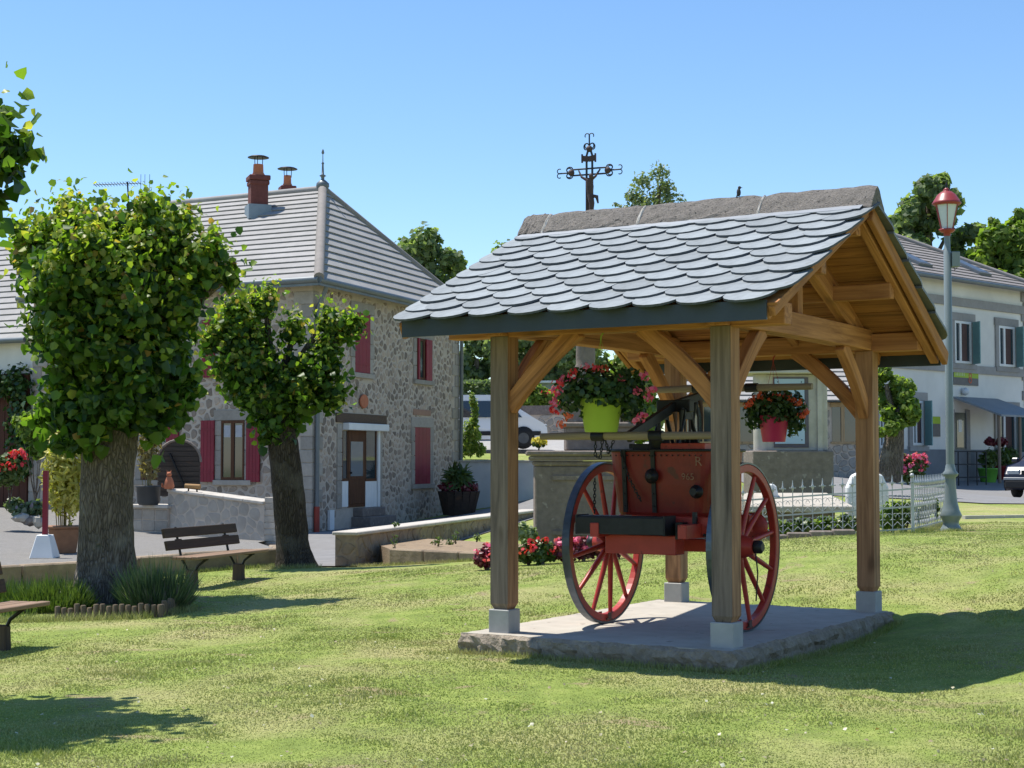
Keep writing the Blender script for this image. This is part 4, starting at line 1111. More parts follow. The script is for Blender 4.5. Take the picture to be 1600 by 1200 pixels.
# chimneys
def chimney(px, ytop, ybase, Y, wpx, brick_h, potpx):
    b = at(px, ytop, Y); s_ = wpx / ppm(Y); zb = at(px, ybase, Y).z - .5
    m_ = MB(); X = Matrix.Translation((b.x, b.y, 0)) @ Matrix.Rotation(R(20), 4, 'Z') @ Matrix.Rotation(0, 4, 'X')
    m_.box((0, 0, (zb + b.z) / 2), (s_ * .8, s_ * .8, b.z - zb), 0, X); m_.box((0, 0, b.z - .06), (s_ * .98, s_ * .98, .14), 0, X); m_.box((0, 0, b.z - .20), (s_ * .9, s_ * .9, .12), 0, X)
    c_ = m_.build('chimney', BRICK, roof, True, bevel=.02)
    m_ = MB(); m_.lathe([(s_ * .34, b.z), (s_ * .3, b.z + .06), (s_ * .26, b.z + .10)], (b.x, b.y, 0), 12); m_.lathe([(s_ * .25, b.z + .05), (s_ * .23, b.z + potpx)], (b.x, b.y, 0), 12); m_.build('chimney_pot', TERRA, c_, True)
    m_ = MB()
    for a in (.5, 2.6, 4.7): m_.tube([(b.x + .12 * math.cos(a), b.y + .12 * math.sin(a), b.z + potpx - .05), (b.x + .13 * math.cos(a), b.y + .13 * math.sin(a), b.z + potpx + .22)], .012, 5)
    m_.lathe([(.0, b.z + potpx + .25), (.22, b.z + potpx + .235), (.30, b.z + potpx + .20), (.30, b.z + potpx + .19), (0, b.z + potpx + .22)][::-1], (b.x, b.y, 0), 18); m_.build('cowl', IRON, c_, True)
    # lead flashing
    m_ = MB(); m_.box((0, 0, zb + .30), (s_ * 1.05, s_ * 1.05, .42), 0, X); m_.build('flashing', M('lead', (.22, .27, .31), (.17, .21, .24), 6, .5), c_, True)
    return c_
chimney(403.5, 276, 322, 43.6, 34, 1, .34)
chimney(449, 292, 300, 46.5, 25, 1, .34)
# tv aerial
ae = MB(); a0 = at(202, 330, 46.0); t0 = at(199, 284, 46.0); l0 = at(146, 289, 46.0); r0 = at(220, 286, 46.0)
ae.tube([a0, t0], .025, 6); ae.tube([l0, r0], .012, 5)
for i in range(16):
    p = l0.lerp(r0, (i + .5) / 16); ae.tube([p + Vector((0, -.22, .02)), p + Vector((0, .22, -.02))], .008, 4)
for dx in (0, .12, .26): ae.tube([r0 + Vector((dx, 0, -.28)), r0 + Vector((dx, 0, .26))], .008, 4)
aer = thing('tv_aerial', 'thin television aerial on the ridge of the stone house', 'aerial', a0); ae.build('aerial', IRON, aer, True)

# ------------------------------------------------------------------ neighbouring white barn on the far left
FB = Frame(FL.pt(LL, .0, 0)[:2], FL.e[:2], -1)
zb_e = FB.pix(20, 534)[1]
bn = thing('white_barn', 'low white barn with grey tiled roof and dark ivy-hung doorway left of the stone house', 'barn', FB.pt(2, 0, 0))
LB = 9.0
m_ = MB(); P = [FB.pt(.02, -.02, 0), FB.pt(LB, -.02, 0), FB.pt(LB, -8, 0), FB.pt(.02, -8, 0)]
m_.add([(p.x, p.y, -.4) for p in P] + [(p.x, p.y, zb_e) for p in P], [(0, 1, 5, 4)[::-1], (1, 2, 6, 5)[::-1], (2, 3, 7, 6)[::-1], (3, 0, 4, 7)[::-1], (4, 5, 6, 7)[::-1]])
bw = m_.build('wall', RENDER, bn, True)
e0 = FB.pt(-.1, .4, zb_e); e1 = FB.pt(LB + .3, .4, zb_e); r0_ = FB.pt(-.1, -4.2, zb_e + 3.6); r1_ = FB.pt(LB + .3, -4.2, zb_e + 3.6); k0 = FB.pt(-.1, -8.4, zb_e); k1 = FB.pt(LB + .3, -8.4, zb_e)
m_ = MB(); m_.add([e0, e1, r1_, r0_, k0, k1], [(0, 1, 2, 3), (3, 2, 5, 4), (0, 3, 4), (1, 5, 2)]); brf = m_.build('roof', TILE, bn, True)
courses(e0, e1, r0_, r1_, 18, brf, TILE)
MB().tube([e0, e1], .08, 8).build('gutter', GUT, bn, True)
q = FB.rect(-60, 585, 46, 770)
m_ = MB(); FB.box(m_, q[0], q[1], -.3, q[3], .0, .04); m_.build('barn_door', M_wood('barn_door', (.10, .035, .02), (.05, .018, .012), axis=2), bn, True)
for i in range(9):
    m_ = MB(); FB.box(m_, q[0] + (q[1] - q[0]) * i / 9 + .01, q[0] + (q[1] - q[0]) * (i + 1) / 9 - .01, -.3, q[3] - .02, .04, .065); m_.build('door_board', MATS['barn_door'], bn, True)
for i in range(8):
    m_ = MB(); FB.box(m_, q[0] - .42 + (.12 if i % 2 else 0), q[0] - .03, -.25 + i * .44, -.25 + i * .44 + .42, .0, .05); m_.build('jamb_stone', ASHLAR, bn, True, bevel=.01)
iv = thing('ivy', 'green ivy hanging over the dark barn doorway', 'ivy', FB.pt(q[0] + 1, .1, q[3]))
C_ = [FB.pt(q[0] + .3 + i * .55, .2, q[3] - .15 - .15 * (i % 3)) for i in range(8)] + [FB.pt(q[0] + .15, .2, q[3] - .5 - .5 * i) for i in range(5)]
RNG = np.random.default_rng(21)
p, nr, d, ch = blob_points([(c.x, c.y, c.z, .42, .25, .42) for c in C_], 2600, .3)
leaves('foliage', p, nr, RNG.uniform(.08, .15, 2600), [M_leaf('ivy_leaf', [(0, (.02, .05, .012)), (.7, (.045, .10, .02)), (1, (.12, .19, .03))], .35)], None, iv)

# ------------------------------------------------------------------ courtyard things
tw = Frame(at(413, 838, 32.2)[:2], (at(262, 835, 34.0) - at(413, 838, 32.2))[:2], -1)
tl = (at(262, 835, 34.0) - at(413, 838, 32.2)).to_2d().length
trw = thing('terrace_wall', 'sloping grey stone terrace wall with pale coping in front of the red shuttered window', 'wall', tw.pt(0, 0, 0))
zl, zr = at(262, 768, 34.0).z, at(413, 788, 32.2).z
m_ = MB(); P = [(0, -.5), (tl, -.5), (tl, zl), (0, zr)]
def wallprism(fr, P, o0, o1, mb):
    k = len(P); vs = [fr.pt(a, o0, z) for a, z in P] + [fr.pt(a, o1, z) for a, z in P]
    mb.add(vs, [tuple(range(k)), tuple(reversed(range(k, 2 * k)))] + [((i + 1) % k, i, k + i, k + (i + 1) % k) for i in range(k)])
wallprism(tw, P, 0, -.45, m_); twl = m_.build('wall_core', MORTAR, trw, True)
cells = rubble_cells(.0, tl, -.45, zl - .02, .36, .19, [], 5, .008)
rr_ = random.Random(4); TWS = M('terrace_stone', (.42, .375, .32), (.28, .25, .215), 4, .93, .6, .015, objvar=.06)
for A, poly in cells:
    poly = clip(poly, -(zl - zr) / tl, 1, zr - .02)
    if len(poly) < 3: continue
    m_ = MB(); stone_geom(m_, tw, poly, 0, .008, rr_); m_.build('wall_stone', TWS, trw, True)
for i in range(5):
    s0, s1 = tl * i / 5 + .006, tl * (i + 1) / 5 - .006
    m_ = MB(); wallprism(tw, [(s0, zr + (zl - zr) * s0 / tl), (s1, zr + (zl - zr) * s1 / tl), (s1, zr + (zl - zr) * s1 / tl + .06), (s0, zr + (zl - zr) * s0 / tl + .06)], .05, -.5, m_); m_.build('coping_slab', CAPST, trw, True, bevel=.01)
# brick end pier and red gate
for i in range(8):
    za = -.3 + i * .13
    m_ = MB(); c_ = tw.pt(-.17, -.22, za + .06); m_.box((0, 0, 0), (.33, .46, .115), 0, Matrix.Translation(c_) @ Matrix.Rotation(math.atan2(tw.e.y, tw.e.x), 4, 'Z')); m_.build('pier_block', ASHLAR, trw, True, bevel=.008)
m_ = MB(); c_ = tw.pt(-.17, -.22, .17); m_.box((0, 0, 0), (.30, .43, 1.06), 0, Matrix.Translation(c_) @ Matrix.Rotation(math.atan2(tw.e.y, tw.e.x), 4, 'Z')); m_.build('pier_core', MORTAR, trw, True)
gt = thing('red_gate', 'small red metal gate between the terrace wall and the stone house', 'gate', at(420, 838, 32.5))
g0, g1 = at(415, 838, 32.3), at(436, 838, 32.8)
for i in range(7):
    p = g0.lerp(g1, i / 6); MB().tube([(p.x, p.y, p.z), (p.x, p.y, p.z + .68)], .016, 6).build('bar', M('gate_red', (.45, .03, .02), (.35, .025, .02), 8, .5), gt, True)
for z in (.06, .62): MB().beam((g0.x, g0.y, g0.z + z), (g1.x, g1.y, g1.z + z), .03, .04).build('rail', MATS['gate_red'], gt, True)
# half barrel head standing behind the wall
bc = at(279, 755, 35.6); br = .50
bh = thing('barrel_head', 'large round dark wooden barrel front leaning against the house wall', 'barrel', (bc.x, bc.y, Hc(bc.x, bc.y)))
rad = 33 / ppm(35.6)
zc = at(279, 722, 35.6).z
for i in range(11):
    z0_ = zc - rad * 1.6 + i * (rad * 2.6) / 11; z1_ = z0_ + rad * 2.6 / 11 - .012
    def hw(z): 
        d_ = max(-rad, min(rad, z - zc)); return rad if z < zc else math.sqrt(max(0.0, rad * rad - d_ * d_))
    w0, w1 = hw(z0_), hw(min(z1_, zc + rad * .995))
    if w0 < .03: continue
    m_ = MB(); zz1 = min(z1_, zc + rad * .995)
    vs = [(bc.x - w0, bc.y, z0_), (bc.x + w0, bc.y, z0_), (bc.x + w1, bc.y, zz1), (bc.x - w1, bc.y, zz1)]; vs2 = [(x, y + .06, z) for x, y, z in vs]
    m_.add(vs + vs2, [(0, 1, 2, 3), (7, 6, 5, 4), (0, 4, 5, 1), (1, 5, 6, 2), (2, 6, 7, 3), (3, 7, 4, 0)]); m_.build('plank', M_wood('old_barrel', (.085, .065, .05), (.045, .035, .03), axis=0), bh, True)
m_ = MB(); P_ = [(bc.x + rad * .97 * math.cos(t), zc + rad * .97 * math.sin(t)) for t in [math.pi * i / 14 for i in range(15)]] + [(bc.x - rad * .97, zc - rad * 1.55), (bc.x + rad * .97, zc - rad * 1.55)]
m_.prism(P_, Matrix(((1, 0, 0, 0), (0, 0, 1, bc.y + .05), (0, 1, 0, 0), (0, 0, 0, 1))), .04); m_.build('backing', IRON, bh, True)
MB().tube([(bc.x + (rad + .02) * math.cos(t), bc.y, zc + (rad + .02) * math.sin(t)) for t in [math.pi * i / 16 for i in range(17)]], .03, 6).build('iron_hoop', DKSTONE, bh, True)
MB().beam((bc.x - .2, bc.y - .05, zc + .2), (bc.x + .25, bc.y - .10, zc - .75), .08, .03).build('bar', IRON, bh, True)
# terracotta cat and log on the wall
cc = at(264, 768, 33.9)
cat = thing('cat_ornament', 'terracotta cat ornament sitting on the end of the terrace wall', 'ornament', (cc.x, cc.y, zl + .06))
m_ = MB(); m_.lathe([(.10, 0), (.12, .06), (.09, .18), (.055, .26)], n=12); m_.ball((.0, -.01, .31), (.06, .06, .058), 10)
for s_ in (-1, 1): m_.tube([(s_ * .035, -.01, .35), (s_ * .045, -.01, .40)], [.018, .003], 5)
m_.tube([(-.08, .02, .03), (-.15, .0, .05), (-.14, -.03, .12)], .018, 6); m_.build('body', TERRA, cat)
cc = at(301, 768, 33.6); zt_ = zr + (zl - zr) * .72 + .06
lg = thing('log_ornament', 'small log on two stubby legs lying on the terrace wall coping', 'ornament', (cc.x, cc.y, zt_), -.2)
MB().tube([(-.17, 0, .13), (.17, 0, .11)], [.05, .055], 10).build('log', M_wood('log', (.42, .25, .10), (.22, .12, .05), axis=0), lg)
MB().tube([(-.09, 0, .1), (-.1, 0, 0)], .018, 6).tube([(.09, 0, .1), (.1, 0, 0)], .018, 6).build('legs', BENCHD, lg)
# raised ledge with dark planter and bamboo
ld = thing('stone_ledge', 'low stone ledge left of the terrace wall under the dark planter', 'wall', at(235, 825, 33.8))
lf = Frame(at(262, 800, 33.9)[:2], tw.e[:2], -1)
zt_ = at(235, 791, 33.9).z
for i in range(3):
    for j in range(3):
        m_ = MB(); lf.box(m_, i * .42 + .01, (i + 1) * .42 - .01, -.3 + j * .24 + .008, -.3 + (j + 1) * .24 - .008, 0, -.6); m_.build('ledge_stone', ASHLAR, ld, True, bevel=.012)
m_ = MB(); lf.box(m_, -.0, 1.26, -.4, zt_ - .06, -.015, -.58); m_.build('ledge_core', MORTAR, ld, True)
m_ = MB(); lf.box(m_, -.05, 1.35, zt_ - .05, zt_ + .02, .06, -.7); m_.build('ledge_slab', CAPST, ld, True, bevel=.01)
pc = at(232, 775, 34.2)
pp = thing('dark_planter', 'round dark grey planter of thin bamboo on the stone ledge', 'planter', (pc.x, pc.y, zt_ + .02))
MB().lathe([(.20, 0), (.24, .05), (.26, .38), (.28, .39), (.28, .42), (.22, .42)], n=18).build('pot', M('dark_pot', (.05, .055, .06), (.04, .045, .05), 5, .6), pp)
def bamboo(parent, base, h, rad_, nst, nlf, mat, seed):
    global RNG
    RNG = np.random.default_rng(seed); m_ = MB(); random.seed(seed)
    for i in range(nst):
        a = random.random() * 6.28; r_ = random.random() * rad_ * .5; x, y = r_ * math.cos(a), r_ * math.sin(a); k = random.uniform(.6, 1)
        m_.tube([(base.x + x, base.y + y, base.z), (base.x + x * 1.5, base.y + y * 1.5, base.z + h * .5 * k), (base.x + x * 2.1, base.y + y * 2.1, base.z + h * k)], .008, 4)
    m_.build('canes', M('bamboo_cane', (.30, .24, .09), (.2, .15, .06), 9, .6), parent, True, kind='stuff')
    p, nr, d, ch = blob_points([(base.x, base.y, base.z + h * .56, rad_, rad_, h * .48), (base.x - .05, base.y, base.z + h * .85, rad_ * .5, rad_ * .5, h * .25)], nlf, .1)
    leaves('foliage', p, nr, RNG.uniform(.10, .2, nlf), mat, None, parent, aspect=.28, droop=.6)
bamboo(pp, Vector((pc.x, pc.y, zt_ + .42)), 1.35, .26, 12, 420, M_leaf('dry_bamboo', [(0, (.16, .12, .05)), (1, (.30, .24, .09))], .4), 31)
# terracotta trough with golden bamboo
tb = at(100, 866, 24.4); tb.z = Hc(tb.x, tb.y)
tp_ = thing('terracotta_trough', 'square terracotta planter of golden bamboo behind the big tree', 'planter', tb, .25)
m_ = MB(); m_.box((0, 0, .19), (.36, .36, .38), taper=1.28); m_.box((0, 0, .40), (.50, .50, .04)); m_.build('planter', M('wood_trough', (.30, .15, .08), (.20, .10, .055), 9, .8), tp_, bevel=.01)
bamboo(tp_, Vector((tb.x, tb.y, tb.z + .4)), 1.5, .36, 16, 1700, BAMB, 33)
# red post in a white concrete foot
rp = at(70, 868, 23.2); rp.z = Hc(rp.x, rp.y)
rpo = thing('red_post', 'red wooden post set in a white concrete foot beside the bamboo planter', 'post', rp)
MB().box((0, 0, .17), (.36, .36, .34), taper=.55).build('foot', WHITE, rpo, bevel=.01)
MB().box((0, 0, .80), (.07, .07, .96)).build('shaft', SHUT, rpo)
# ornamental plants at left
def plant(name, label, cat, px, py, Y, blobs_px, count, size, mats, pet=None, seed=1, z=None, aspect=.85, stem=True):
    """blobs in photo-measured offsets converted to metres at that distance"""
    global RNG; RNG = np.random.default_rng(seed)
    b = at(px, py, Y)
    if z is not None: b.z = z
    k = ppm(Y); t = thing(name, label, cat, b)
    bl_ = [(b.x + (x - px) / k, b.y + dy, b.z + (py - y) / k, rx / k, rx / k * .8, ry / k) for x, y, rx, ry, dy in blobs_px]
    p, nr, d, ch = blob_points(bl_, count, .25)
    leaves('foliage', p, nr, RNG.uniform(.7, 1.3, count) * size, mats, None, t, aspect=aspect)
    if stem:
        m_ = MB()
        for B_ in bl_: m_.tube([(b.x, b.y, b.z - .02), ((b.x + B_[0]) / 2, B_[1], (b.z + B_[2]) / 2), B_[:3]], [.015, .01, .005], 5)
        m_.build('stem', BARK, t, True)
    if pet:
        for i in range(pet[1]):
            B_ = bl_[i % len(bl_)]; d = RNG.normal(size=3); d /= np.linalg.norm(d); d[1] = -abs(d[1]); d[2] = abs(d[2]) * .9
            c = np.array(B_[:3]) + d * np.array(B_[3:6]) * 1.0
            flowers(t, [c.tolist()], pet[0], n=14, size=pet[2], spread=pet[2] * 1.2)
    return t
plant('potted_geranium', 'red flowering potted shrub by the barn doorway', 'flowers', 15, 785, 33, [(10, 735, 28, 26, 0), (28, 715, 14, 14, 0)], 900, .10, [HERB], (PETR, 16, .07), 41)
plant('garden_shrub', 'loose yellow green shrub in front of the barn wall', 'shrub', 55, 780, 31, [(45, 668, 22, 26, 0), (70, 650, 20, 30, 0), (30, 660, 14, 12, 0), (60, 700, 16, 20, 0), (85, 690, 18, 26, 0)], 1500, .10, [FLEAFL], None, 42)
plant('rockery_plants', 'low silvery plants among stones at the edge of the gravel court', 'plants', 45, 812, 33, [(35, 800, 18, 12, 0), (55, 795, 16, 14, 0), (15, 790, 16, 12, .3)], 600, .10, [LAV], None, 43)
for i, (px, py) in enumerate([(33, 812), (46, 816), (60, 818)]):
    c = at(px, py, 32.6); t = thing('rockery_stone', ['pale rough stone at the left of the rockery plants', 'middle rough stone of the rockery row', 'right-hand rough stone of the rockery row'][i], 'stone', c)
    random.seed(i); m_ = MB(); m_.ball((0, 0, .03), (.19 - .03 * i, .13, .09 + .02 * i), 7, smooth=False)
    for v in m_.v: v *= 1 + random.uniform(-.28, .28)
    m_.build('stone', DKSTONE if i == 1 else CONC, t)

# ------------------------------------------------------------------ big pollarded lindens
def trunk_mesh(base, pts, rs, n=18, flare=.35, seed=0):
    random.seed(seed); mb = MB(); ring = []
    pts = [Vector(p) for p in pts]
    K = 26
    P = []
    for i in range(K + 1):
        t = i / K * (len(pts) - 1); a = min(int(t), len(pts) - 2); f = t - a
        P.append((pts[a].lerp(pts[a + 1], f), rs[a] * (1 - f) + rs[a + 1] * f))
    ph = [random.random() * 6.28 for _ in range(6)]
    for i, (p, r) in enumerate(P):
        for j in range(n):
            a = 2 * math.pi * j / n
            k = 1 + .06 * math.sin(3 * a + ph[0] + i * .15) + .04 * math.sin(7 * a + ph[1] + i * .3) + random.uniform(-.03, .03)
            fl = 1 + flare * max(0, 1 - i / 6) ** 2 * (1 + .5 * math.sin(5 * a + ph[2]))
            ring.append(p + Vector((math.cos(a), math.sin(a), 0)) * r * k * fl)
    fs = [(i * n + j, i * n + (j + 1) % n, (i + 1) * n + (j + 1) % n, (i + 1) * n + j) for i in range(K) for j in range(n)]
    mb.add(ring, fs, 0, True); return mb
def linden(name, label, base, k, trunk_px, crown_px, count, lsize, seed, Y, limbs=True, young=.28):
    """crown_px: lobes (x, y, rx, ry, dy); heights measured from the tree's foot"""
    global RNG; RNG = np.random.default_rng(seed)
    t = thing(name, label, 'tree', base)
    pts = [at(x, y, Y) for x, y, w in trunk_px]; rs = [w / 2 / ppm(Y) for x, y, w in trunk_px]
    pts[0].z = base.z - .1
    bk = BARKSH if seed == 52 else BARK
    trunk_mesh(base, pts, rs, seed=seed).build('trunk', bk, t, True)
    lobes = []
    for x, y, rx, ry, dy in crown_px:
        c = at(x, y, Y); lobes.append((c.x, c.y + dy, c.z, rx / ppm(Y), rx / ppm(Y) * .95, ry / ppm(Y)))
    for L_ in lobes:
        top = pts[-1]; m_ = MB(); mid = (Vector(L_[:3]) + top) / 2 - Vector((0, 0, .1))
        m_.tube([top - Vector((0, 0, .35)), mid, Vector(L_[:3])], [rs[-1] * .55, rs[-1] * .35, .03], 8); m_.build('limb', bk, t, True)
    rr = random.Random(seed); sub = []
    for L_ in lobes:
        sub.append((*L_[:3], L_[3] * .70, L_[4] * .70, L_[5] * .70))
        for _ in range(7):
            dd = Vector((rr.gauss(0, 1), rr.gauss(0, 1), rr.gauss(0, 1))).normalized() * rr.uniform(.62, .92); q_ = rr.uniform(.22, .42)
            sub.append((L_[0] + dd.x * L_[3], L_[1] + dd.y * L_[4], L_[2] + dd.z * L_[5], L_[3] * q_, L_[4] * q_, L_[5] * q_ * 1.15))
    p, nr, d, ch = blob_points(sub, count, .5); B = np.array([l[:6] for l in lobes])
    # sprigs bristling out of the crown
    ns = int(count * .28); q = RNG.choice(count, ns); sp = p[q] + d[q] * RNG.uniform(.02, .24, ns)[:, None] + RNG.normal(size=(ns, 3)) * .04; sp[:, 2] += .05
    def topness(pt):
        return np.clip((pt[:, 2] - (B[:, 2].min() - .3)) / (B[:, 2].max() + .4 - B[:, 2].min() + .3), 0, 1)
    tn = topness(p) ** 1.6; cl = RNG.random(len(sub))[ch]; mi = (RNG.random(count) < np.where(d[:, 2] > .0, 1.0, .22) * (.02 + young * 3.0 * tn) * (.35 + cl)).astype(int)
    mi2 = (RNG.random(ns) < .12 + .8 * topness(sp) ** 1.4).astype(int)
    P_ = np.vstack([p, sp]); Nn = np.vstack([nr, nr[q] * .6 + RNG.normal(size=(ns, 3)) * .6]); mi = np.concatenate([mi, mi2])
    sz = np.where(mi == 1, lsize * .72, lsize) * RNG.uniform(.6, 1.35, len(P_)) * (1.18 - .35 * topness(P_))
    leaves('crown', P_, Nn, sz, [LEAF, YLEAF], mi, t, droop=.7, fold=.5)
    return t
b1 = at(165, 938, 18.5); b1.z = H(b1.x, b1.y)
T1 = linden('linden_tree', 'large leafy linden with a thick grey trunk ringed by log edging', b1, 1,
    [(165, 945, 92), (165, 850, 84), (168, 760, 80), (175, 680, 84), (178, 600, 80), (178, 540, 70)],
    [(95, 375, 68, 62, 0), (60, 425, 45, 50, 0), (160, 350, 70, 50, -.1), (245, 350, 62, 50, 0), (300, 385, 55, 52, 0), (335, 425, 42, 36, 0),
     (120, 450, 80, 75, -.35), (200, 430, 90, 85, -.45), (275, 460, 60, 70, -.1), (130, 540, 72, 75, -.3), (205, 545, 85, 85, -.4), (265, 560, 50, 70, 0),
     (115, 620, 48, 60, -.1), (190, 620, 75, 55, -.35), (262, 620, 48, 50, 0), (150, 660, 60, 38, -.25), (225, 650, 40, 38, -.2), (85, 645, 28, 28, 0), (40, 375, 30, 30, 0), (360, 430, 18, 24, 0), (180, 470, 110, 110, .5), (130, 690, 30, 22, -.3)],
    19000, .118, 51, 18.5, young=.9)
b2 = at(458, 887, 24); b2.z = H(b2.x, b2.y)
T2 = linden('linden_tree', 'smaller linden with a leaning trunk darkened as in shade near the corner of the stone house', b2, 1,
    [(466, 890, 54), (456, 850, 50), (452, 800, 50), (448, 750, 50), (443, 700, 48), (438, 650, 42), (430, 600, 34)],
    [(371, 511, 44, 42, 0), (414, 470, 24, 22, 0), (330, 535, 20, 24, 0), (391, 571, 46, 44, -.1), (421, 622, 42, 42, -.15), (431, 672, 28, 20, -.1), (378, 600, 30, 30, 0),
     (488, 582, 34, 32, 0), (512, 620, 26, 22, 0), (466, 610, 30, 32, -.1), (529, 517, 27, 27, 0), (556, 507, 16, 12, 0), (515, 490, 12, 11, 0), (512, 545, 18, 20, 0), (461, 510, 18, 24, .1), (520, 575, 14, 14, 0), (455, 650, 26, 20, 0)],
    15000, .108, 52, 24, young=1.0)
b0 = Vector((-4.75, 10.1, 0)); b0.z = H(b0.x, b0.y)
T0 = linden('linden_tree', 'nearest linden, only the right edge of its leafy crown showing at the left', b0, 1,
    [(-360, 1080, 110), (-350, 900, 100), (-345, 600, 90), (-340, 480, 80)],
    [(-20, 250, 66, 88, 0), (-95, 280, 110, 110, -.1), (-200, 290, 130, 130, 0), (-330, 320, 160, 150, 0), (-260, 330, 170, 140, -.6), (-260, 330, 170, 140, .6), (-150, 330, 120, 90, .4), (-100, 330, 110, 70, -.5), (-420, 330, 120, 110, 0), (15, 225, 26, 22, 0), (5, 185, 18, 22, 0)],
    8500, .115, 53, 10.0, young=.6)

# log edging round the big tree
le = thing('log_edging', 'short upright logs edging the bed round the big linden', 'edging', (b1.x, b1.y - .6, b1.z))
random.seed(9)
ex_ = [(90, 958), (150, 968), (200, 968), (250, 962), (278, 952), (284, 940)]
ep = [at(x, y, 16.6 if i < 4 else 17.2) for i, (x, y) in enumerate(ex_)]
ep = [Vector((p.x, p.y, 0)) for p in ep]; acc = []
for a, b in zip(ep[:-1], ep[1:]):
    n = max(1, int((b - a).length / .062))
    for i in range(n): acc.append(a.lerp(b, i / n))
for p in acc:
    h_ = .14 + random.uniform(-.02, .03); z_ = H(p.x, p.y)
    MB().lathe([(.029, -.05), (.030, h_ - .01), (.024, h_)], (p.x, p.y, z_), 7).build('log', TANSTONE if random.random() < .0 else M_wood('edging_log', (.20, .15, .095), (.10, .075, .05), axis=2), le, True)
def tufts(name, label, cat, region, n, h, mat, seed, asp=.09, lean=.35, group=None):
    """upright blades over a polygon footprint (world xy), one plant group"""
    g = np.random.default_rng(seed); xs = [p[0] for p in region]; ys = [p[1] for p in region]; P = []
    while len(P) < n:
        x = g.uniform(min(xs), max(xs)); y = g.uniform(min(ys), max(ys))
        if in_poly(x, y, region): P.append((x, y))
    P = np.array(P); z = Hn(P[:, 0], P[:, 1]); hh = h * g.uniform(.5, 1.15, n); dirn = g.normal(size=(n, 3)) * lean; dirn[:, 2] = 1
    dirn /= np.linalg.norm(dirn, axis=1, keepdims=True); side = np.cross(dirn, g.normal(size=(n, 3))); side /= np.linalg.norm(side, axis=1, keepdims=True)
    b = np.stack([P[:, 0], P[:, 1], z], 1); w = (hh * asp)[:, None] * .5
    V = np.stack([b - side * w, b + side * w, b + dirn * hh[:, None] * .6 + side * w, b + dirn * hh[:, None], b + dirn * hh[:, None] * .6 - side * w], 1).reshape(-1, 3)
    me = bpy.data.meshes.new(name); me.from_pydata(V.tolist(), [], [(i * 5, i * 5 + 1, i * 5 + 2, i * 5 + 3, i * 5 + 4) for i in range(n)])
    me.materials.append(mat); me.update(); o = bpy.data.objects.new(name, me); COL.objects.link(o); WM[o.name] = Matrix.Identity(4)
    return tag(o, label, cat, group, 'stuff' if cat is None or cat == 'grass' else None)
def bush_at(px, py, Y, w, h, n, mat, name, label, cat, seed):
    c = at(px, py, Y); z = H(c.x, c.y); g = np.random.default_rng(seed); t = thing(name, label, cat, (c.x, c.y, z))
    a = g.uniform(0, 6.28, n); n = int(n * 2.2); a = g.uniform(0, 6.28, n); r_ = np.sqrt(g.random(n)) * w * .5; dirn = np.stack([np.cos(a) * r_ / w * .9, np.sin(a) * r_ / w * .9, np.ones(n)], 1) + g.normal(size=(n, 3)) * .22
    dirn /= np.linalg.norm(dirn, axis=1, keepdims=True); hh = h * (.25 + .95 * g.random(n) ** 1.5) * (1 - .4 * (r_ / w * 2) ** 2) * (.8 + .25 * np.sin(a * 3 + r_ * 9))
    b = np.stack([c.x + np.cos(a) * r_, c.y + np.sin(a) * r_, np.full(n, z)], 1); side = np.cross(dirn, g.normal(size=(n, 3))); side /= np.linalg.norm(side, axis=1, keepdims=True)
    V = np.stack([b - side * .002, b + side * .002, b + dirn * hh[:, None] * .75 + side * .0045, b + dirn * hh[:, None], b + dirn * hh[:, None] * .75 - side * .0045], 1).reshape(-1, 3) - np.array([c.x, c.y, z])
    me = bpy.data.meshes.new('foliage'); me.from_pydata(V.tolist(), [], [(i * 5, i * 5 + 1, i * 5 + 2, i * 5 + 3, i * 5 + 4) for i in range(n)]); me.materials.append(mat); me.update()
    o = bpy.data.objects.new('foliage', me); COL.objects.link(o); o.parent = t; o['kind'] = 'stuff'
    return t
bush_at(246, 950, 17.3, .62, .56, 3000, LAV, 'lavender_bush', 'bushy lavender clump at the right foot of the big linden', 'lavender', 61)
bush_at(218, 935, 18.0, .42, .52, 1100, LAV, 'lavender_bush', 'thinner lavender tuft tucked behind the bushy lavender clump', 'lavender', 62)
bush_at(85, 948, 17.6, .8, .40, 2400, HERB, 'herb_clump', 'low green herb clump at the left foot of the big linden', 'plants', 63)
bush_at(25, 950, 17.8, .9, .36, 2400, HERB, 'herb_clump', 'low green herb clump at the left edge of the lawn bed', 'plants', 64)
tufts('bed_grass', None, None, [(-6.5, 17.2), (-5.2, 16.7), (-4.9, 19.4), (-6.6, 19.8)], 2500, .17, HERB, 65)

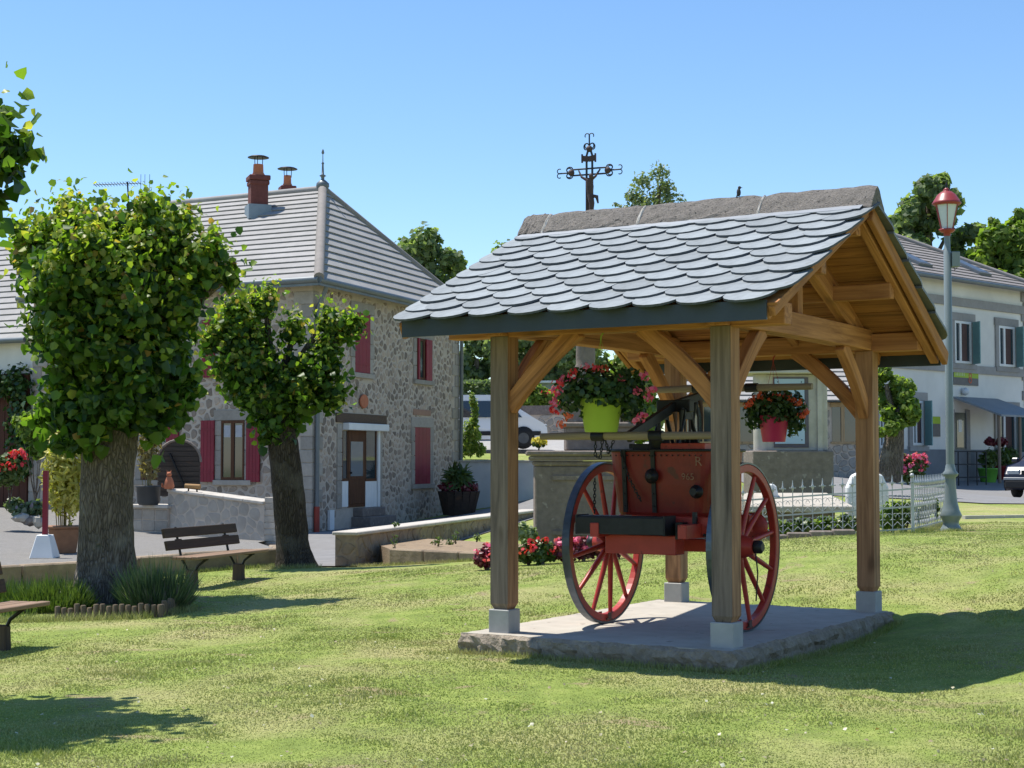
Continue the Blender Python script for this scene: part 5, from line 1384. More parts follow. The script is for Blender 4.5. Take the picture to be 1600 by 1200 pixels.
# ------------------------------------------------------------------ benches
def bench(label, loc, rz, grp):
    t = thing('park_bench', label, 'bench', loc, rz, grp)
    # x along the length, seat faces -y... y- is the front
    for i in range(4): MB().box((0, -.30 + i * .108, .415 + (.006 if i == 0 else 0)), (1.9, .098, .038)).build('seat_slat', BENCHW, t, bevel=.006)
    for k, z in ((0, .57), (1, .73)):
        X = Matrix.Translation((-.0, .135 + k * .045, z)) @ Matrix.Rotation(R(-14), 4, 'X'); MB().box((0, 0, 0), (1.9, .036, .125), 0, X).build('back_slat', BENCHD, t, bevel=.006)
    for x in (-.62, .62):
        m_ = MB(); m_.box((x, -.06, .10), (.10, .17, .30), taper=.85); m_.build('leg', M_wood('bench_leg', (.12, .09, .065), (.07, .05, .04), axis=2), t, bevel=.012)
        m_ = MB(); m_.tube([(x, -.10, .2), (x, -.15, .30), (x, -.27, .385)], .017, 6); m_.tube([(x, -.02, .2), (x, .04, .30), (x, .10, .39), (x, .13, .52), (x, .20, .80)], .017, 6)
        m_.tube([(x, -.30, .388), (x, .12, .388)], .016, 6); m_.build('iron_bracket', IRON, t)
        m_ = MB(); m_.box((x, .15, .60), (.13, .03, .09)); m_.build('back_block', BENCHD, t)
    return t
bz1 = math.atan2(.94, .33)
c = Vector((-4.05, 21.3)); bench('brown slatted park bench beyond the big linden, both boards of its back showing', (c.x, c.y, H(c.x, c.y)), bz1, 'slatted park benches on the lawn')
c2 = Vector((-4.81, 13.6)); bench('nearer park bench at the left edge, only its seat end showing', (c2.x, c2.y, H(c2.x, c2.y) - .02), bz1 + .06, 'slatted park benches on the lawn')

# ------------------------------------------------------------------ low stone wall and raised bed by the road
w0 = Vector((at(557, 830, 25).x, 25)); w1 = Vector((.62, 36.2))
lw = Frame(w0, (w1 - w0), 1); lwl = (w1 - w0).length
zt0 = at(575, 831, 25.1).z; zt1 = at(830, 797, 35.8).z
lwt = thing('roadside_wall', 'low tan stone wall with pale coping rising beside the road', 'wall', (w0.x, w0.y, H(*w0)))
m_ = MB(); wallprism(lw, [(0, -.5), (lwl, -.3), (lwl, zt1 - .05), (0, zt0 - .05)], -.02, -.36 + 0, m_)
lwc = m_.build('wall_core', M('old_mortar', (.33, .26, .18), (.20, .155, .11), 9, .95, .6, .015), lwt, True)
# the near face looks right and towards the camera
cells = rubble_cells(0, lwl, -.4, max(zt0, zt1) - .06, .36, .17, [], 8, .008); rr_ = random.Random(8)
for A, poly in cells:
    poly = clip(poly, -(zt1 - zt0) / lwl, 1, zt0 - .06)
    if len(poly) < 3: continue
    m_ = MB(); stone_geom(m_, lw, poly, -.02, .014, rr_); m_.build('wall_stone', TANSTONE, lwt, True)
# blocks on the end face
ef = Frame(lw.pt(0, 0.0, 0)[:2], (-lw.n)[:2], 1)
if ef.n.dot(lw.e) > 0: ef.n = -ef.n
for A, poly in rubble_cells(0, .36, -.45, zt0 - .06, .2, .2, [], 3, .008):
    m_ = MB(); stone_geom(m_, ef, poly, 0, .014, rr_); m_.build('wall_stone', TANSTONE, lwt, True)
nC = 12
for i in range(nC):
    s0, s1 = lwl * i / nC + .005 - (.05 if i == 0 else 0), lwl * (i + 1) / nC - .005
    za = zt0 + (zt1 - zt0) * s0 / lwl - .05; zb2 = zt0 + (zt1 - zt0) * s1 / lwl - .05
    m_ = MB(); wallprism(lw, [(s0, za), (s1, zb2), (s1, zb2 + .055), (s0, za + .055)], .045, -.40, m_); m_.build('coping_slab', CAPST, lwt, True, bevel=.012)
rb = thing('raised_bed', 'low raised bed of dry soil with a stone edge in front of the roadside wall', 'flower bed', at(700, 875, 24))
fl_ = at(612, 862, 24.6); fr_ = at(838, 850, 22.9); zbt = .10
P = [(fl_.x, fl_.y), (fr_.x, fr_.y), (fr_.x + .4, 25.6), (lw.pt(3.2, .06, 0).x, lw.pt(3.2, .06, 0).y), (lw.pt(.9, .06, 0).x, lw.pt(.9, .06, 0).y)]
m_ = MB(); k = len(P); m_.add([(x, y, -.4) for x, y in P] + [(x, y, zbt - .01) for x, y in P], [tuple(range(k, 2 * k))] + [(i, (i + 1) % k, k + (i + 1) % k, k + i) for i in range(k)])
m_.build('soil', SOIL, rb, True)
n = 4
for i in range(n):
    a = Vector((*P[0], 0)).lerp(Vector((*P[1], 0)), (i + .01) / n); b = Vector((*P[0], 0)).lerp(Vector((*P[1], 0)), (i + .99) / n)
    a.z = b.z = (zbt + .01 - .4) / 2; MB().beam(a, b, .16, zbt + .01 + .4).build('edge_stone', TANSTONE, rb, True, bevel=.02)
# weeds on the bed and wall
for i, (px, py, Y, h_) in enumerate([(685, 852, 25.5, 14), (702, 852, 26, 10), (712, 848, 25.6, 18), (617, 856, 24.9, 20), (617, 822, 26, 5), (745, 845, 25, 10), (680, 850, 25.3, 6)]):
    plant('weed', ['spindly weed at the middle of the raised bed', 'tiny weed left of the dry stalks on the raised bed', 'tall dry weed on the raised bed', 'weed in the shaded corner below the roadside wall end', 'small plant growing on the wall coping', 'weed near the red leaved plants on the raised bed', 'lowest sprig on the raised bed soil'][i],
          'weed', px, py, Y, [(px, py - h_ * .5, 7, h_ * .6, 0)], 34, .055, [HERB], None, 70 + i, aspect=.3)

# ------------------------------------------------------------------ pale wall, bank, planter tub
pw0 = at(716, 790, 47.3); pw1 = at(905, 790, 45.6)
pwf = Frame(pw0[:2], (pw1 - pw0)[:2], 1); pwl = (pw1 - pw0).to_2d().length; zt_ = at(780, 719, 46.4).z
pw = thing('garden_wall', 'pale rendered retaining wall with white coping to the right of the stone house', 'wall', pw0)
m_ = MB(); pwf.box(m_, -1, pwl, -.6, zt_ - .06, -.25, 0); m_.build('wall', WALLW, pw, True)
for i in range(6):
    m_ = MB(); pwf.box(m_, -1 + (pwl + 1) * i / 6 + .004, -1 + (pwl + 1) * (i + 1) / 6 - .004, zt_ - .06, zt_, -.30, .05); m_.build('coping_slab', CAPST, pw, True, bevel=.008)
BANKP = [(-3.2, 47.4), (-1.6, 47.5), (pw1.x, 45.9), (4.5, 46.6), (5.2, 50.2), (3.0, 51.5), (-6, 54), (-8, 56), (-8, 50)]
def bankf(x, y):
    t = np.clip((y - 46.5) / 10, 0, 1); return 1.40 + t * .5
sheet('grass_bank', BANKP, LAWN, bankf, 0, .8)
bz = 1.45
plant('bank_shrub', 'tall feathery shrub on the bank right of the house corner', 'shrub', 735, 712, 48.5, [(735, 680, 15, 26, 0), (728, 700, 14, 14, 0), (742, 650, 6, 26, 0), (750, 702, 9, 12, 0), (738, 625, 5, 12, 0)], 1800, .13, [M_leaf('sunlit_leaf', [(0, (.10, .17, .03)), (.5, (.20, .29, .05)), (1, (.40, .42, .12))], .5)], None, 80, aspect=.35)
tc = at(717, 806, 44.2); tc.z = H(tc.x, tc.y) + .02
tub_ = thing('plant_tub', 'big dark wooden tub of spiky plants by the right corner of the house', 'planter', tc)
for i in range(16):
    a = 2 * math.pi * i / 16; c_, s_ = math.cos(a), math.sin(a)
    m_ = MB(); m_.beam((c_ * .42, s_ * .42, 0), (c_ * .58, s_ * .58, .66), .20, .03, up=(c_, s_, 0)); m_.build('stave', M_wood('tub_wood', (.06, .042, .03), (.03, .02, .016), axis=0), tub_)
MB().lathe([(.0, .55), (.54, .55)], n=16, cap=False).build('soil', SOIL, tub_)
RNG = np.random.default_rng(82)
W_ = tc
g = RNG; n = 90; a_ = g.uniform(0, 6.28, n)
cs = np.stack([W_.x + np.cos(a_) * .22, W_.y + np.sin(a_) * .22, np.full(n, W_.z + 1.0) + g.uniform(-.1, .25, n)], 1)
leaves('spiky_leaves', cs, np.stack([np.cos(a_) * .4, np.sin(a_) * .4, np.full(n, .5)], 1) + g.normal(size=(n, 3)) * .3, np.full(n, .75), [HERB], None, tub_, aspect=.07, droop=-1.0)
p, nr, d, ch = blob_points([(W_.x - .3, W_.y, W_.z + .78, .3, .3, .18), (W_.x + .3, W_.y, W_.z + .76, .3, .3, .18)], 500, .2)
leaves('dark_foliage', p, nr, g.uniform(.06, .1, 500), [PLUM], None, tub_)

# ------------------------------------------------------------------ van and second vehicle beyond the wall
def loft_body(prof, half, belt, inset, n=None):
    """side outline (x,z) swept across the width, drawn in above the belt line"""
    mb = MB(); k = len(prof); vs = []
    for s_ in (-1, -.86, .86, 1):
        for x, z in prof:
            w = half - (inset * max(0, z - belt)); e = .03 if abs(s_) == 1 else 0
            vs.append((x * (1 - .012 * (abs(s_) == 1)), s_ * w, z - e * (1 if z > belt else 0)))
    fs = [(r * k + i, r * k + (i + 1) % k, (r + 1) * k + (i + 1) % k, (r + 1) * k + i) for r in range(3) for i in range(k)]
    fs += [tuple(range(k)), tuple(reversed(range(3 * k, 4 * k)))]
    mb.add(vs, fs, 0, False); return mb
CARW = M('white_car_paint', (.78, .79, .80), (.74, .75, .76), 1, .25, 0, spec=.6)
RUB = M('black_rubber', (.025, .025, .025), (.02, .02, .02), 9, .85)
CGL = M_glass('car_glass', (.015, .02, .025), .04)
def car_wheel(parent, x, y, r, w=.2):
    X = Matrix.Translation((x, y, r)) @ Matrix.Rotation(math.pi / 2, 4, 'X')
    o = MB().lathe([(r * .6, -w / 2), (r * .93, -w / 2), (r, -w * .3), (r, w * .3), (r * .93, w / 2), (r * .6, w / 2)], n=24, X=X, cap=True).build('wheel', RUB, parent)
    MB().lathe([(r * .60, -w / 2 - .01), (r * .5, -w / 2 + .01), (r * .15, -w / 2 - .008), (.0, -w / 2 - .008)], n=18, X=X, cap=False).build('hubcap', M('hubcap', (.12, .12, .125), (.08, .08, .085), 6, .4, metal=.6), o)
    MB().lathe([(r * .60, w / 2 + .01), (r * .15, w / 2 + .008), (.0, w / 2 + .008)], n=18, X=X, cap=False).build('hubcap', MATS['hubcap'], o)
def van(label, loc, rz, s=1.0):
    t = thing('van', label, 'van', loc, rz)
    prof = [(-2.5, .35), (-2.52, 1.2), (-2.4, 1.88), (-2.2, 1.97), (.45, 1.97), (.85, 1.88), (1.45, 1.42), (1.95, 1.08), (2.30, .88), (2.43, .72), (2.46, .45), (2.4, .32)]
    loft_body(prof, .98, 1.1, .12).build('body', CARW, t, bevel=.03, segs=2)
    for sd in (-1, 1):
        def sp(x, z, o=.012):
            w = .98 - .12 * max(0, z - 1.1); return (x, sd * (w + o), z)
        for pts_, nm in (([(.75, 1.12), (1.5, 1.12), (1.25, 1.42), (.90, 1.70), (.72, 1.74)], 'front_window'), ([(-.75, 1.12), (.60, 1.12), (.60, 1.74), (-.75, 1.74)], 'side_window'), ([(-2.3, 1.12), (-.9, 1.12), (-.9, 1.74), (-2.2, 1.74)], 'side_window')):
            MB().add([sp(x, z) for x, z in pts_], [tuple(range(len(pts_))) if sd < 0 else tuple(reversed(range(len(pts_))))]).build(nm, CGL, t)
        m_ = MB(); m_.box((0, sd * .995, .52), (4.4, .03, .16)); m_.build('side_strip', RUB, t)
        m_ = MB(); m_.box((.45, sd * 1.0, 1.0), (.16, .03, .03)); m_.build('door_handle', RUB, t)
        m_ = MB(); m_.ball((1.15, sd * 1.14, 1.22), (.07, .10, .13), 10); m_.build('mirror', RUB, t)
        for x in (-1.6, 1.55):
            X = Matrix.Translation((x, sd * .985, .36)) @ Matrix.Rotation(math.pi / 2, 4, 'X'); MB().lathe([(.0, -.015), (.42, -.015), (.42, .015), (0, .015)], n=24, X=X, cap=False).build('wheel_arch', RUB, t)
            car_wheel(t, x, sd * .93, .34)
    MB().add([(.92, -.78, 1.81), (.92, .78, 1.81), (1.48, .84, 1.385), (1.48, -.84, 1.385)], [(0, 3, 2, 1)]).build('windscreen', CGL, t).location = (.03, 0, .02)
    for sd in (-1, 1): MB().box((2.36, sd * .72, .78), (.16, .34, .18)).build('headlight', M_glass('lamp_glass', (.30, .32, .34), .3), t, bevel=.03)
    MB().box((2.42, 0, .45), (.12, 1.8, .22)).build('bumper', RUB, t, bevel=.03)
    return t
vz = at(800, 699, 60).z
van('white van with dark side windows parked facing right beyond the garden wall', (at(855, 699, 60).x - 2.46, 60, vz), 0)
v2 = van('white vehicle roof showing behind the white van next to the house', (at(722, 640, 66).x - 1.6, 66.5, vz + .75), .1); v2['category'] = 'van'

# retaining wall, hedge and small pale shed behind the van
rw = thing('upper_retaining_wall', 'rubble retaining wall behind the nose of the white van', 'wall', at(900, 680, 68))
rwf = Frame(at(800, 680, 68)[:2], (at(990, 680, 66) - at(800, 680, 68))[:2], 1); L_ = 6.0
zt_ = at(860, 636, 68).z; zb_ = at(860, 690, 68).z
m_ = MB(); rwf.box(m_, -2, L_, zb_ - .6, zt_, -.5, 0); m_.build('wall_core', MORTAR, rw, True)
m_ = MB(); rwf.box(m_, -2, L_, zt_ - .35, zt_ + .05, -.5, .05); m_.build('coping', DKSTONE, rw, True)
for A, poly in rubble_cells(-2, L_, zb_ - .5, zt_ - .36, .45, .3, [], 12, .02):
    m_ = MB(); stone_geom(m_, rwf, poly, 0, .04, rr_); m_.build('wall_stone', ASHLAR, rw, True)
sd_ = thing('pale_shed', 'low pale shed with a light roof edge among the far hedges', 'shed', at(865, 625, 74))
c = at(870, 612, 75); MB().box((c.x, c.y, c.z - .6), (3.2, 2.5, 1.9)).build('wall', M('shed_grey', (.30, .36, .40), (.24, .29, .33), 3, .8), sd_, True)
MB().box((c.x, c.y - .1, c.z + .40), (3.6, 3.1, .10)).build('roof', WHITE, sd_, True)

# ------------------------------------------------------------------ far trees and hedges
def far_tree(label, px, pybase, Y, lobes, count, ls, mat, seed, name='tree', trunk=True, cat='tree', shell=.45, asp=.9):
    global RNG; RNG = np.random.default_rng(seed); k = ppm(Y)
    c0 = at(px, pybase, Y); t = thing(name, label, cat, c0)
    L_ = []
    for x, y, rx, ry, dy in lobes:
        c = at(x, y, Y); L_.append((c.x, c.y + dy, c.z, rx / k, rx / k, ry / k))
    rr = random.Random(seed); sub = []
    for l in L_:                                   # break each lobe into smaller clumps
        for _ in range(9):
            d = Vector((rr.gauss(0, 1), rr.gauss(0, 1), rr.gauss(0, 1))).normalized() * .72; q = rr.uniform(.32, .5)
            sub.append((l[0] + d.x * l[3], l[1] + d.y * l[4], l[2] + d.z * l[5], l[3] * q, l[4] * q, l[5] * q))
    p, nr, d, ch = blob_points(sub, count, shell)
    leaves('crown', p, nr, RNG.uniform(.6, 1.3, count) * ls, mat, None, t, quad=True, aspect=asp)
    if trunk:
        m_ = MB(); top = Vector(L_[0][:3]); m_.tube([c0, (c0 + top) / 2, top], [.30, .22, .10], 8)
        for l in L_[1:4]: m_.tube([(c0 + top * 2) / 3, Vector(l[:3])], [.14, .04], 6)
        m_.build('trunk', BARK, t, True)
    return t
far_tree('round-headed green tree showing above the right end of the stone house roof', 668, 640, 82, [(665, 425, 55, 62, 0), (640, 400, 32, 32, 0), (695, 420, 34, 38, 0), (668, 480, 62, 60, 0), (650, 545, 50, 40, 0)], 7000, .34, [FLEAF], 91)
far_tree('tree top peeping over the left eave of the shelter roof', 800, 650, 84, [(800, 440, 42, 62, 0), (785, 405, 16, 28, 0), (812, 400, 24, 30, 0), (790, 500, 50, 60, 0)], 4000, .34, [FLEAF], 92)
far_tree('airy birch with drooping sprays behind the shelter ridge', 1015, 640, 80, [(1030, 290, 28, 38, 0), (1000, 305, 26, 34, 0), (1045, 315, 26, 32, 0), (985, 325, 22, 24, 0), (1015, 350, 52, 50, 0), (965, 330, 22, 14, 0), (1010, 430, 60, 60, 0)], 4200, .22, [BIRCHL], 93, 'birch_tree', shell=.15, asp=.5)
far_tree('tall leafy green tree behind the white building, left of the lamp', 1460, 620, 78, [(1450, 320, 42, 44, 0), (1425, 355, 38, 48, 0), (1490, 345, 36, 46, 0), (1440, 400, 55, 50, 0), (1515, 390, 40, 40, 0), (1400, 400, 30, 50, 0), (1470, 300, 26, 26, 0)], 9000, .34, [FLEAF], 94)
far_tree('bright green trees behind the right end of the white building', 1570, 640, 76, [(1555, 400, 36, 48, 0), (1590, 400, 34, 56, 0), (1620, 420, 50, 70, 0), (1570, 450, 60, 60, 0), (1530, 420, 30, 34, 0), (1595, 350, 12, 24, 0), (1553, 360, 10, 22, 0)], 8500, .34, [FLEAFL], 95)
far_tree('broad dark tree filling the gap under the left side of the shelter roof', 840, 660, 79, [(850, 555, 60, 55, 0), (900, 560, 50, 50, 0), (800, 560, 45, 50, 0)], 7000, .30, [FLEAF], 96)
far_tree('sunlit yellow green tree behind the lime green flower pot', 985, 690, 42, [(980, 600, 48, 55, 0), (1010, 620, 38, 45, 0), (950, 590, 34, 42, 0), (1000, 660, 36, 30, 0), (960, 650, 30, 26, 0)], 6500, .16, [M_leaf('sunlit_leaf', [(0, (.10, .17, .03)), (.5, (.20, .29, .05)), (1, (.40, .42, .12))], .5)], 97)
far_tree('bushy green tree between the stone house and the shelter post', 745, 640, 76, [(745, 560, 34, 36, 0), (725, 580, 26, 30, 0), (765, 590, 24, 26, 0)], 4200, .26, [FLEAF], 98)
hd = thing('clipped_hedge', 'clipped green hedge behind the parked vans', 'hedge', at(745, 650, 72))
RNG = np.random.default_rng(99)
c = at(745, 615, 73); n = 7000
P_ = np.stack([RNG.uniform(c.x - 3.5, c.x + 2.5, n), RNG.uniform(c.y - .6, c.y + .6, n), c.z + RNG.uniform(-1.2, .5, n)], 1); m = RNG.random(n)
P_[:, 1] = np.where(m < .6, c.y - .6 + RNG.normal(size=n) * .05, P_[:, 1]); P_[:, 2] = np.where(m > .75, c.z + .5 + RNG.normal(size=n) * .05, P_[:, 2])
leaves('foliage', P_, RNG.normal(size=(n, 3)) * .6 + np.array([0, -.6, .6]), RNG.uniform(.12, .22, n), [FLEAF], None, hd, quad=True)
plant('flower_bank', 'flowering shrubs with small red blooms on the bank above the retaining wall', 'shrub', 850, 640, 70, [(835, 620, 24, 18, 0), (870, 622, 26, 16, 0), (905, 620, 24, 20, 0), (810, 625, 20, 14, 0)], 2600, .22, [FLEAFL], (PETR, 8, .14), 100)
far_tree('band of trees closing the view behind the low outbuilding', 1200, 640, 85, [(1100, 560, 60, 50, 0), (1190, 550, 60, 50, 0), (1280, 550, 60, 50, 0), (1360, 560, 50, 50, 0)], 6000, .36, [FLEAFL], 101)
for i, (px, Y) in enumerate([(-260, 80), (60, 84), (260, 86), (420, 84), (1750, 80), (1950, 85)]):
    far_tree(['far tree out beyond the barn roof', 'far tree behind the barn', 'far tree behind the left part of the stone house', 'far tree hidden behind the stone house ridge', 'far tree past the right end of the white building', 'farthest tree at the right'][i], px, 640, Y, [(px, 540, 90, 70, 0), (px + 60, 560, 70, 60, 0)], 3000, .4, [FLEAF], 110 + i)

# ------------------------------------------------------------------ wayside cross: pedestal, shaft, iron cross
YC = 22.5; kC = ppm(YC)
wc = thing('wayside_cross', 'old wayside cross with wrought iron arms on a broad dark stone pedestal', 'cross', at(920, 860, YC))
xc0 = at(836, 780, YC).x; xc1 = at(1108, 780, YC).x; zc_ = at(900, 704, YC).z; xm = (xc0 + xc1) / 2; wd = xc1 - xc0
zbase = .0
YP = YC + .9
m_ = MB(); m_.box((xm, YP, (zbase + zc_ - .22) / 2), (wd, 1.8, zc_ - .22 - zbase)); m_.build('pedestal', DKSTONE, wc, True, bevel=.02)
# moulded cap
for i in range(3):
    e_ = [.02, .075, .12][i]; za = zc_ - .22 + i * .075; m_ = MB(); m_.box((xm, YP, za + .035), (wd + 2 * e_, 1.8 + 2 * e_, .068 if i < 2 else .07)); m_.build('cornice', DKSTONE, wc, True, bevel=.018)
m_ = MB(); m_.box((xm, YP, zbase + .11), (wd + .12, 1.92, .22)); m_.build('base_course', DKSTONE, wc, True, bevel=.02)
# recessed inset panel on the front as a slightly proud frame
for (x0_, x1_, z0_, z1_) in ((xc0 + .25, xc1 - .25, zc_ - .42, zc_ - .36), (xc0 + .25, xc1 - .25, .42, .48)):
    m_ = MB(); m_.box(((x0_ + x1_) / 2, YC - .012, (z0_ + z1_) / 2), (x1_ - x0_, .03, z1_ - z0_)); m_.build('panel_moulding', DKSTONE, wc, True)
xb = at(935, 660, YP).x; zb1 = at(935, 668, YP).z; zb2 = at(915, 598, YP).z
m_ = MB(); m_.box((xb, YP, (zc_ + zb1) / 2), (1.0, .95, zb1 - zc_)); m_.box((xb - .02, YP, zb1 + .03), (1.08, 1.03, .08)); m_.build('block', DKSTONE, wc, True, bevel=.02)
xs_ = at(915, 560, YP).x
m_ = MB(); m_.box((xs_, YP, (zb1 + .07 + zb2) / 2), (.62, .62, zb2 - zb1 - .06), taper=.85); m_.build('block', DKSTONE, wc, True, bevel=.02)
m_ = MB(); ztop = at(920, 420, YP).z
m_.lathe([(.24, zb2), (.25, zb2 + .05), (.14, zb2 + .28), (.145, zb2 + .34), (.125, ztop - .2), (.19, ztop - .08), (.20, ztop)], (xs_, YP, 0), 16); m_.build('shaft', DKSTONE, wc, True)
xi = at(921, 268, YP).x; zi = at(921, 268, YP).z; zq = at(921, 212, YP).z
yaw = R(22); ce, se = math.cos(yaw), math.sin(yaw)
def cr(a, z, o=0): return Vector((xi + a * ce + o * se, YP + a * -se + o * ce, z))      # a along the arms
RI = M('cross_iron', (.085, .05, .045), (.035, .025, .028), 20, .7, .3, .003)
BI = M('cross_iron_dark', (.03, .035, .045), (.02, .022, .028), 20, .6, .3, .003)
m_ = MB()
for da in (-.045, .045): m_.tube([cr(da, ztop - .05), cr(da, zq - .30), cr(da * .3, zq - .20)], .017, 6)
for dzv in (-.045, .045): m_.tube([cr(-.27, zi + dzv), cr(.27, zi + dzv)], .013, 6)
m_.build('cross_bars', BI, wc, True)
m_ = MB(); m_.beam(cr(0, ztop - .02), cr(0, zi - .1), .10, .06, up=(0, 1, 0)); m_.build('cross_shaft', RI, wc, True)
def scroll(cx, cz, dirn, size, flip=1):
    """a C-scroll pair at an arm end; dirn is the outward direction in the arm plane"""
    dx, dz_ = dirn; px_, pz_ = -dz_, dx; P = []
    for i in range(13):
        t = i / 12 * math.pi * 1.45; r_ = size * (1 - .35 * i / 12)
        a = r_ * math.sin(t); b = size - r_ * math.cos(t)
        P.append(cr(cx + dx * (a) + px_ * flip * (b * .8), cz + dz_ * a + pz_ * flip * b * .8))
    return P
for (cx, cz, dr_) in ((-.31, zi, (-1, 0)), (.31, zi, (1, 0)), (0, zq - .17, (0, 1))):
    m_ = MB()
    for fl in (1, -1):
        m_.tube(scroll(cx, cz, dr_, .062, fl), .010, 5); m_.tube(scroll(cx + dr_[0] * .02, cz + dr_[1] * .02, (-dr_[0], -dr_[1]), .05, fl), .009, 5)
        q0 = Vector((cx + dr_[0] * .12, cz + dr_[1] * .12)); P = []
        for i in range(9):
            t = i / 8 * math.pi * 1.2; P.append(cr(q0.x + dr_[0] * (.05 + .035 * math.sin(t)) + (-dr_[1]) * fl * .035 * (1 - math.cos(t)), q0.y + dr_[1] * (.05 + .035 * math.sin(t)) + dr_[0] * fl * .035 * (1 - math.cos(t))))
        m_.tube(P, .008, 5)
    m_.tube([cr(cx, cz), cr(cx + dr_[0] * .18, cz + dr_[1] * .18)], .012, 5)
    m_.build('scrollwork', BI, wc, True)
for (cx, cz) in ((-.29, zi), (.29, zi), (0, zq - .20)):
    m_ = MB(); m_.ball(cr(cx, cz), .05, 12); m_.build('boss', RI, wc, True)
m_ = MB(); c = cr(0, zq - .36); X = Matrix.Translation(c) @ Matrix.Rotation(-yaw, 4, 'Z')
m_.box((-.05, -.03, .0), (.10, .02, .085), 0, X @ Matrix.Rotation(.15, 4, 'Y')); m_.box((.05, -.03, 0), (.10, .02, .085), 0, X @ Matrix.Rotation(-.15, 4, 'Y')); m_.box((-.105, -.03, .015), (.02, .03, .13), 0, X); m_.box((.105, -.03, .015), (.02, .03, .13), 0, X); m_.build('title_scroll', RI, wc, True)
fg = MB()      # hanging figure, facing right along its own side of the bars
o_ = .07
fg.tube([cr(.02, zi - .14, -o_), cr(.03, zi - .24, -o_), cr(.035, zi - .36, -o_)], [.055, .06, .045], 10)
fg.tube([cr(.035, zi - .36, -o_), cr(.07, zi - .50, -o_ - .03), cr(.05, zi - .66, -o_), cr(.05, zi - .72, -o_ - .02)], [.05, .042, .03, .02], 8)
fg.ball(cr(.06, zi - .09, -o_ - .03), (.035, .035, .045), 10)
fg.tube([cr(.04, zi - .15, -o_), cr(.12, zi - .09, -o_), cr(.18, zi + .02, -.03)], [.024, .018, .012], 6); fg.tube([cr(0, zi - .15, -o_), cr(-.10, zi - .09, -o_), cr(-.16, zi + .02, -.03)], [.024, .018, .012], 6)
fg.tube([cr(.06, zi - .38, -o_), cr(.14, zi - .40, -o_), cr(.16, zi - .50, -o_)], [.025, .03, .012], 6)
fg.build('figure', RI, wc, True)

# bed plants before the pedestal
bedl = [(762, 868, 20.6, PLUM, 'plum leaved plant at the left of the bed before the pedestal', PETP), (826, 868, 20.9, HERB, 'leafy plant with red blooms right of the near left post', PETR), (848, 872, 20.8, HERB, 'low green plant with red roses before the pedestal', PETR),
        (882, 866, 20.9, PLUM, 'plum leaved clump seen beside the left cart wheel', PETP), (912, 866, 20.9, PLUM, 'plum leaved clump seen through the left wheel spokes', PETP), (950, 866, 20.9, PLUM, 'plum leaved clump behind the cart axle', PETP)]
for i, (px, py, Y, mt, lb, pt_) in enumerate(bedl):
    b = at(px, 880, Y); plant('bed_plant', lb, 'flowers', px, 884, Y, [(px - 8, 866, 15, 15, 0), (px + 9, 864, 15, 16, .1), (px, 854, 11, 10, 0)], 620, .055, [mt], (pt_, 9, .045), 120 + i, z=H(b.x, b.y))
plant('variegated_shrub', 'pale variegated shrub against the left corner of the pedestal', 'shrub', 822, 852, 22.2, [(815, 832, 12, 14, 0), (830, 834, 9, 12, 0)], 420, .07, [M_leaf('variegated', [(0, (.12, .18, .07)), (1, (.42, .46, .28))], .35)], None, 127)
plant('yellow_flowers', 'clump of yellow flowers on the pedestal cornice', 'flowers', 842, 703, 22.6, [(842, 692, 9, 7, 0)], 120, .05, [HERB], (PETY, 14, .04), 128, z=zc_)

# ------------------------------------------------------------------ memorial fence and what it encloses
YF = 21.4
fe = thing('iron_fence', 'silver painted ornamental iron fence with spear tips round the memorial plot', 'fence', at(1300, 832, YF))
def fence_run(p0, p1, n, scrolls):
    d = (p1 - p0)
    for i in range(n + 1):
        p = p0.lerp(p1, i / n); z0_ = H(p.x, p.y); h_ = .60
        m_ = MB(); m_.tube([(p.x, p.y, z0_), (p.x, p.y, z0_ + h_ + .06)], .0068, 5)
        m_.lathe([(.006, 0), (.018, .03), (.024, .045), (.010, .075), (.004, .15)], (p.x, p.y, z0_ + h_ + .04), 6)
        u = d.normalized() * .045; m_.beam((p.x - u.x, p.y - u.y, z0_ + h_ + .085), (p.x + u.x, p.y + u.y, z0_ + h_ + .085), .012, .014)
        m_.build('bar', SILVER, fe, True)
        if i < n and scrolls:
            q = p0.lerp(p1, (i + .5) / n); un = d.normalized()
            for z_, s_ in ((z0_ + h_ - .13, 1), (z0_ + .22, 1)):
                m_ = MB()
                for sg in (-1, 1):
                    P = []
                    for k in range(13):
                        t = k / 12 * math.pi * 1.5; r_ = .058 * (1 - .5 * k / 12)
                        P.append(Vector((q.x, q.y, z_)) + un * sg * (.062 - r_ * math.cos(t) * 1.0 - .0) * 1.0 + Vector((0, 0, r_ * math.sin(t) * 1.1)) - un * sg * .03)
                    m_.tube(P, .0042, 4)
                m_.tube([Vector((q.x, q.y, z_ - .12)) - un * .06, Vector((q.x, q.y, z_ - .06)), Vector((q.x, q.y, z_ - .12)) + un * .06], .0055, 4)
                m_.build('scroll', SILVER, fe, True)
    for h_ in (.60, .36, .06):
        za = H(p0.x, p0.y) + h_; zb__ = H(p1.x, p1.y) + h_
        MB().beam((p0.x, p0.y, za), (p1.x, p1.y, zb__), .012, .022).build('rail', SILVER, fe, True)
f0 = at(1130, 832, YF); f1 = at(1426, 832, YF); f2 = at(1481, 818, 24.4)
fence_run(f0, f1, 19, True); fence_run(f1, f2, 22, True)
z_ = H(f1.x, f1.y); MB().box((f1.x, f1.y, z_ + .37), (.035, .035, .75)).ball((f1.x, f1.y, z_ + .78), .032, 10).build('corner_post', SILVER, fe, True)
kb = thing('memorial_kerb', 'grey stone kerb along the foot of the iron fence', 'kerb', at(1260, 840, YF - .2))
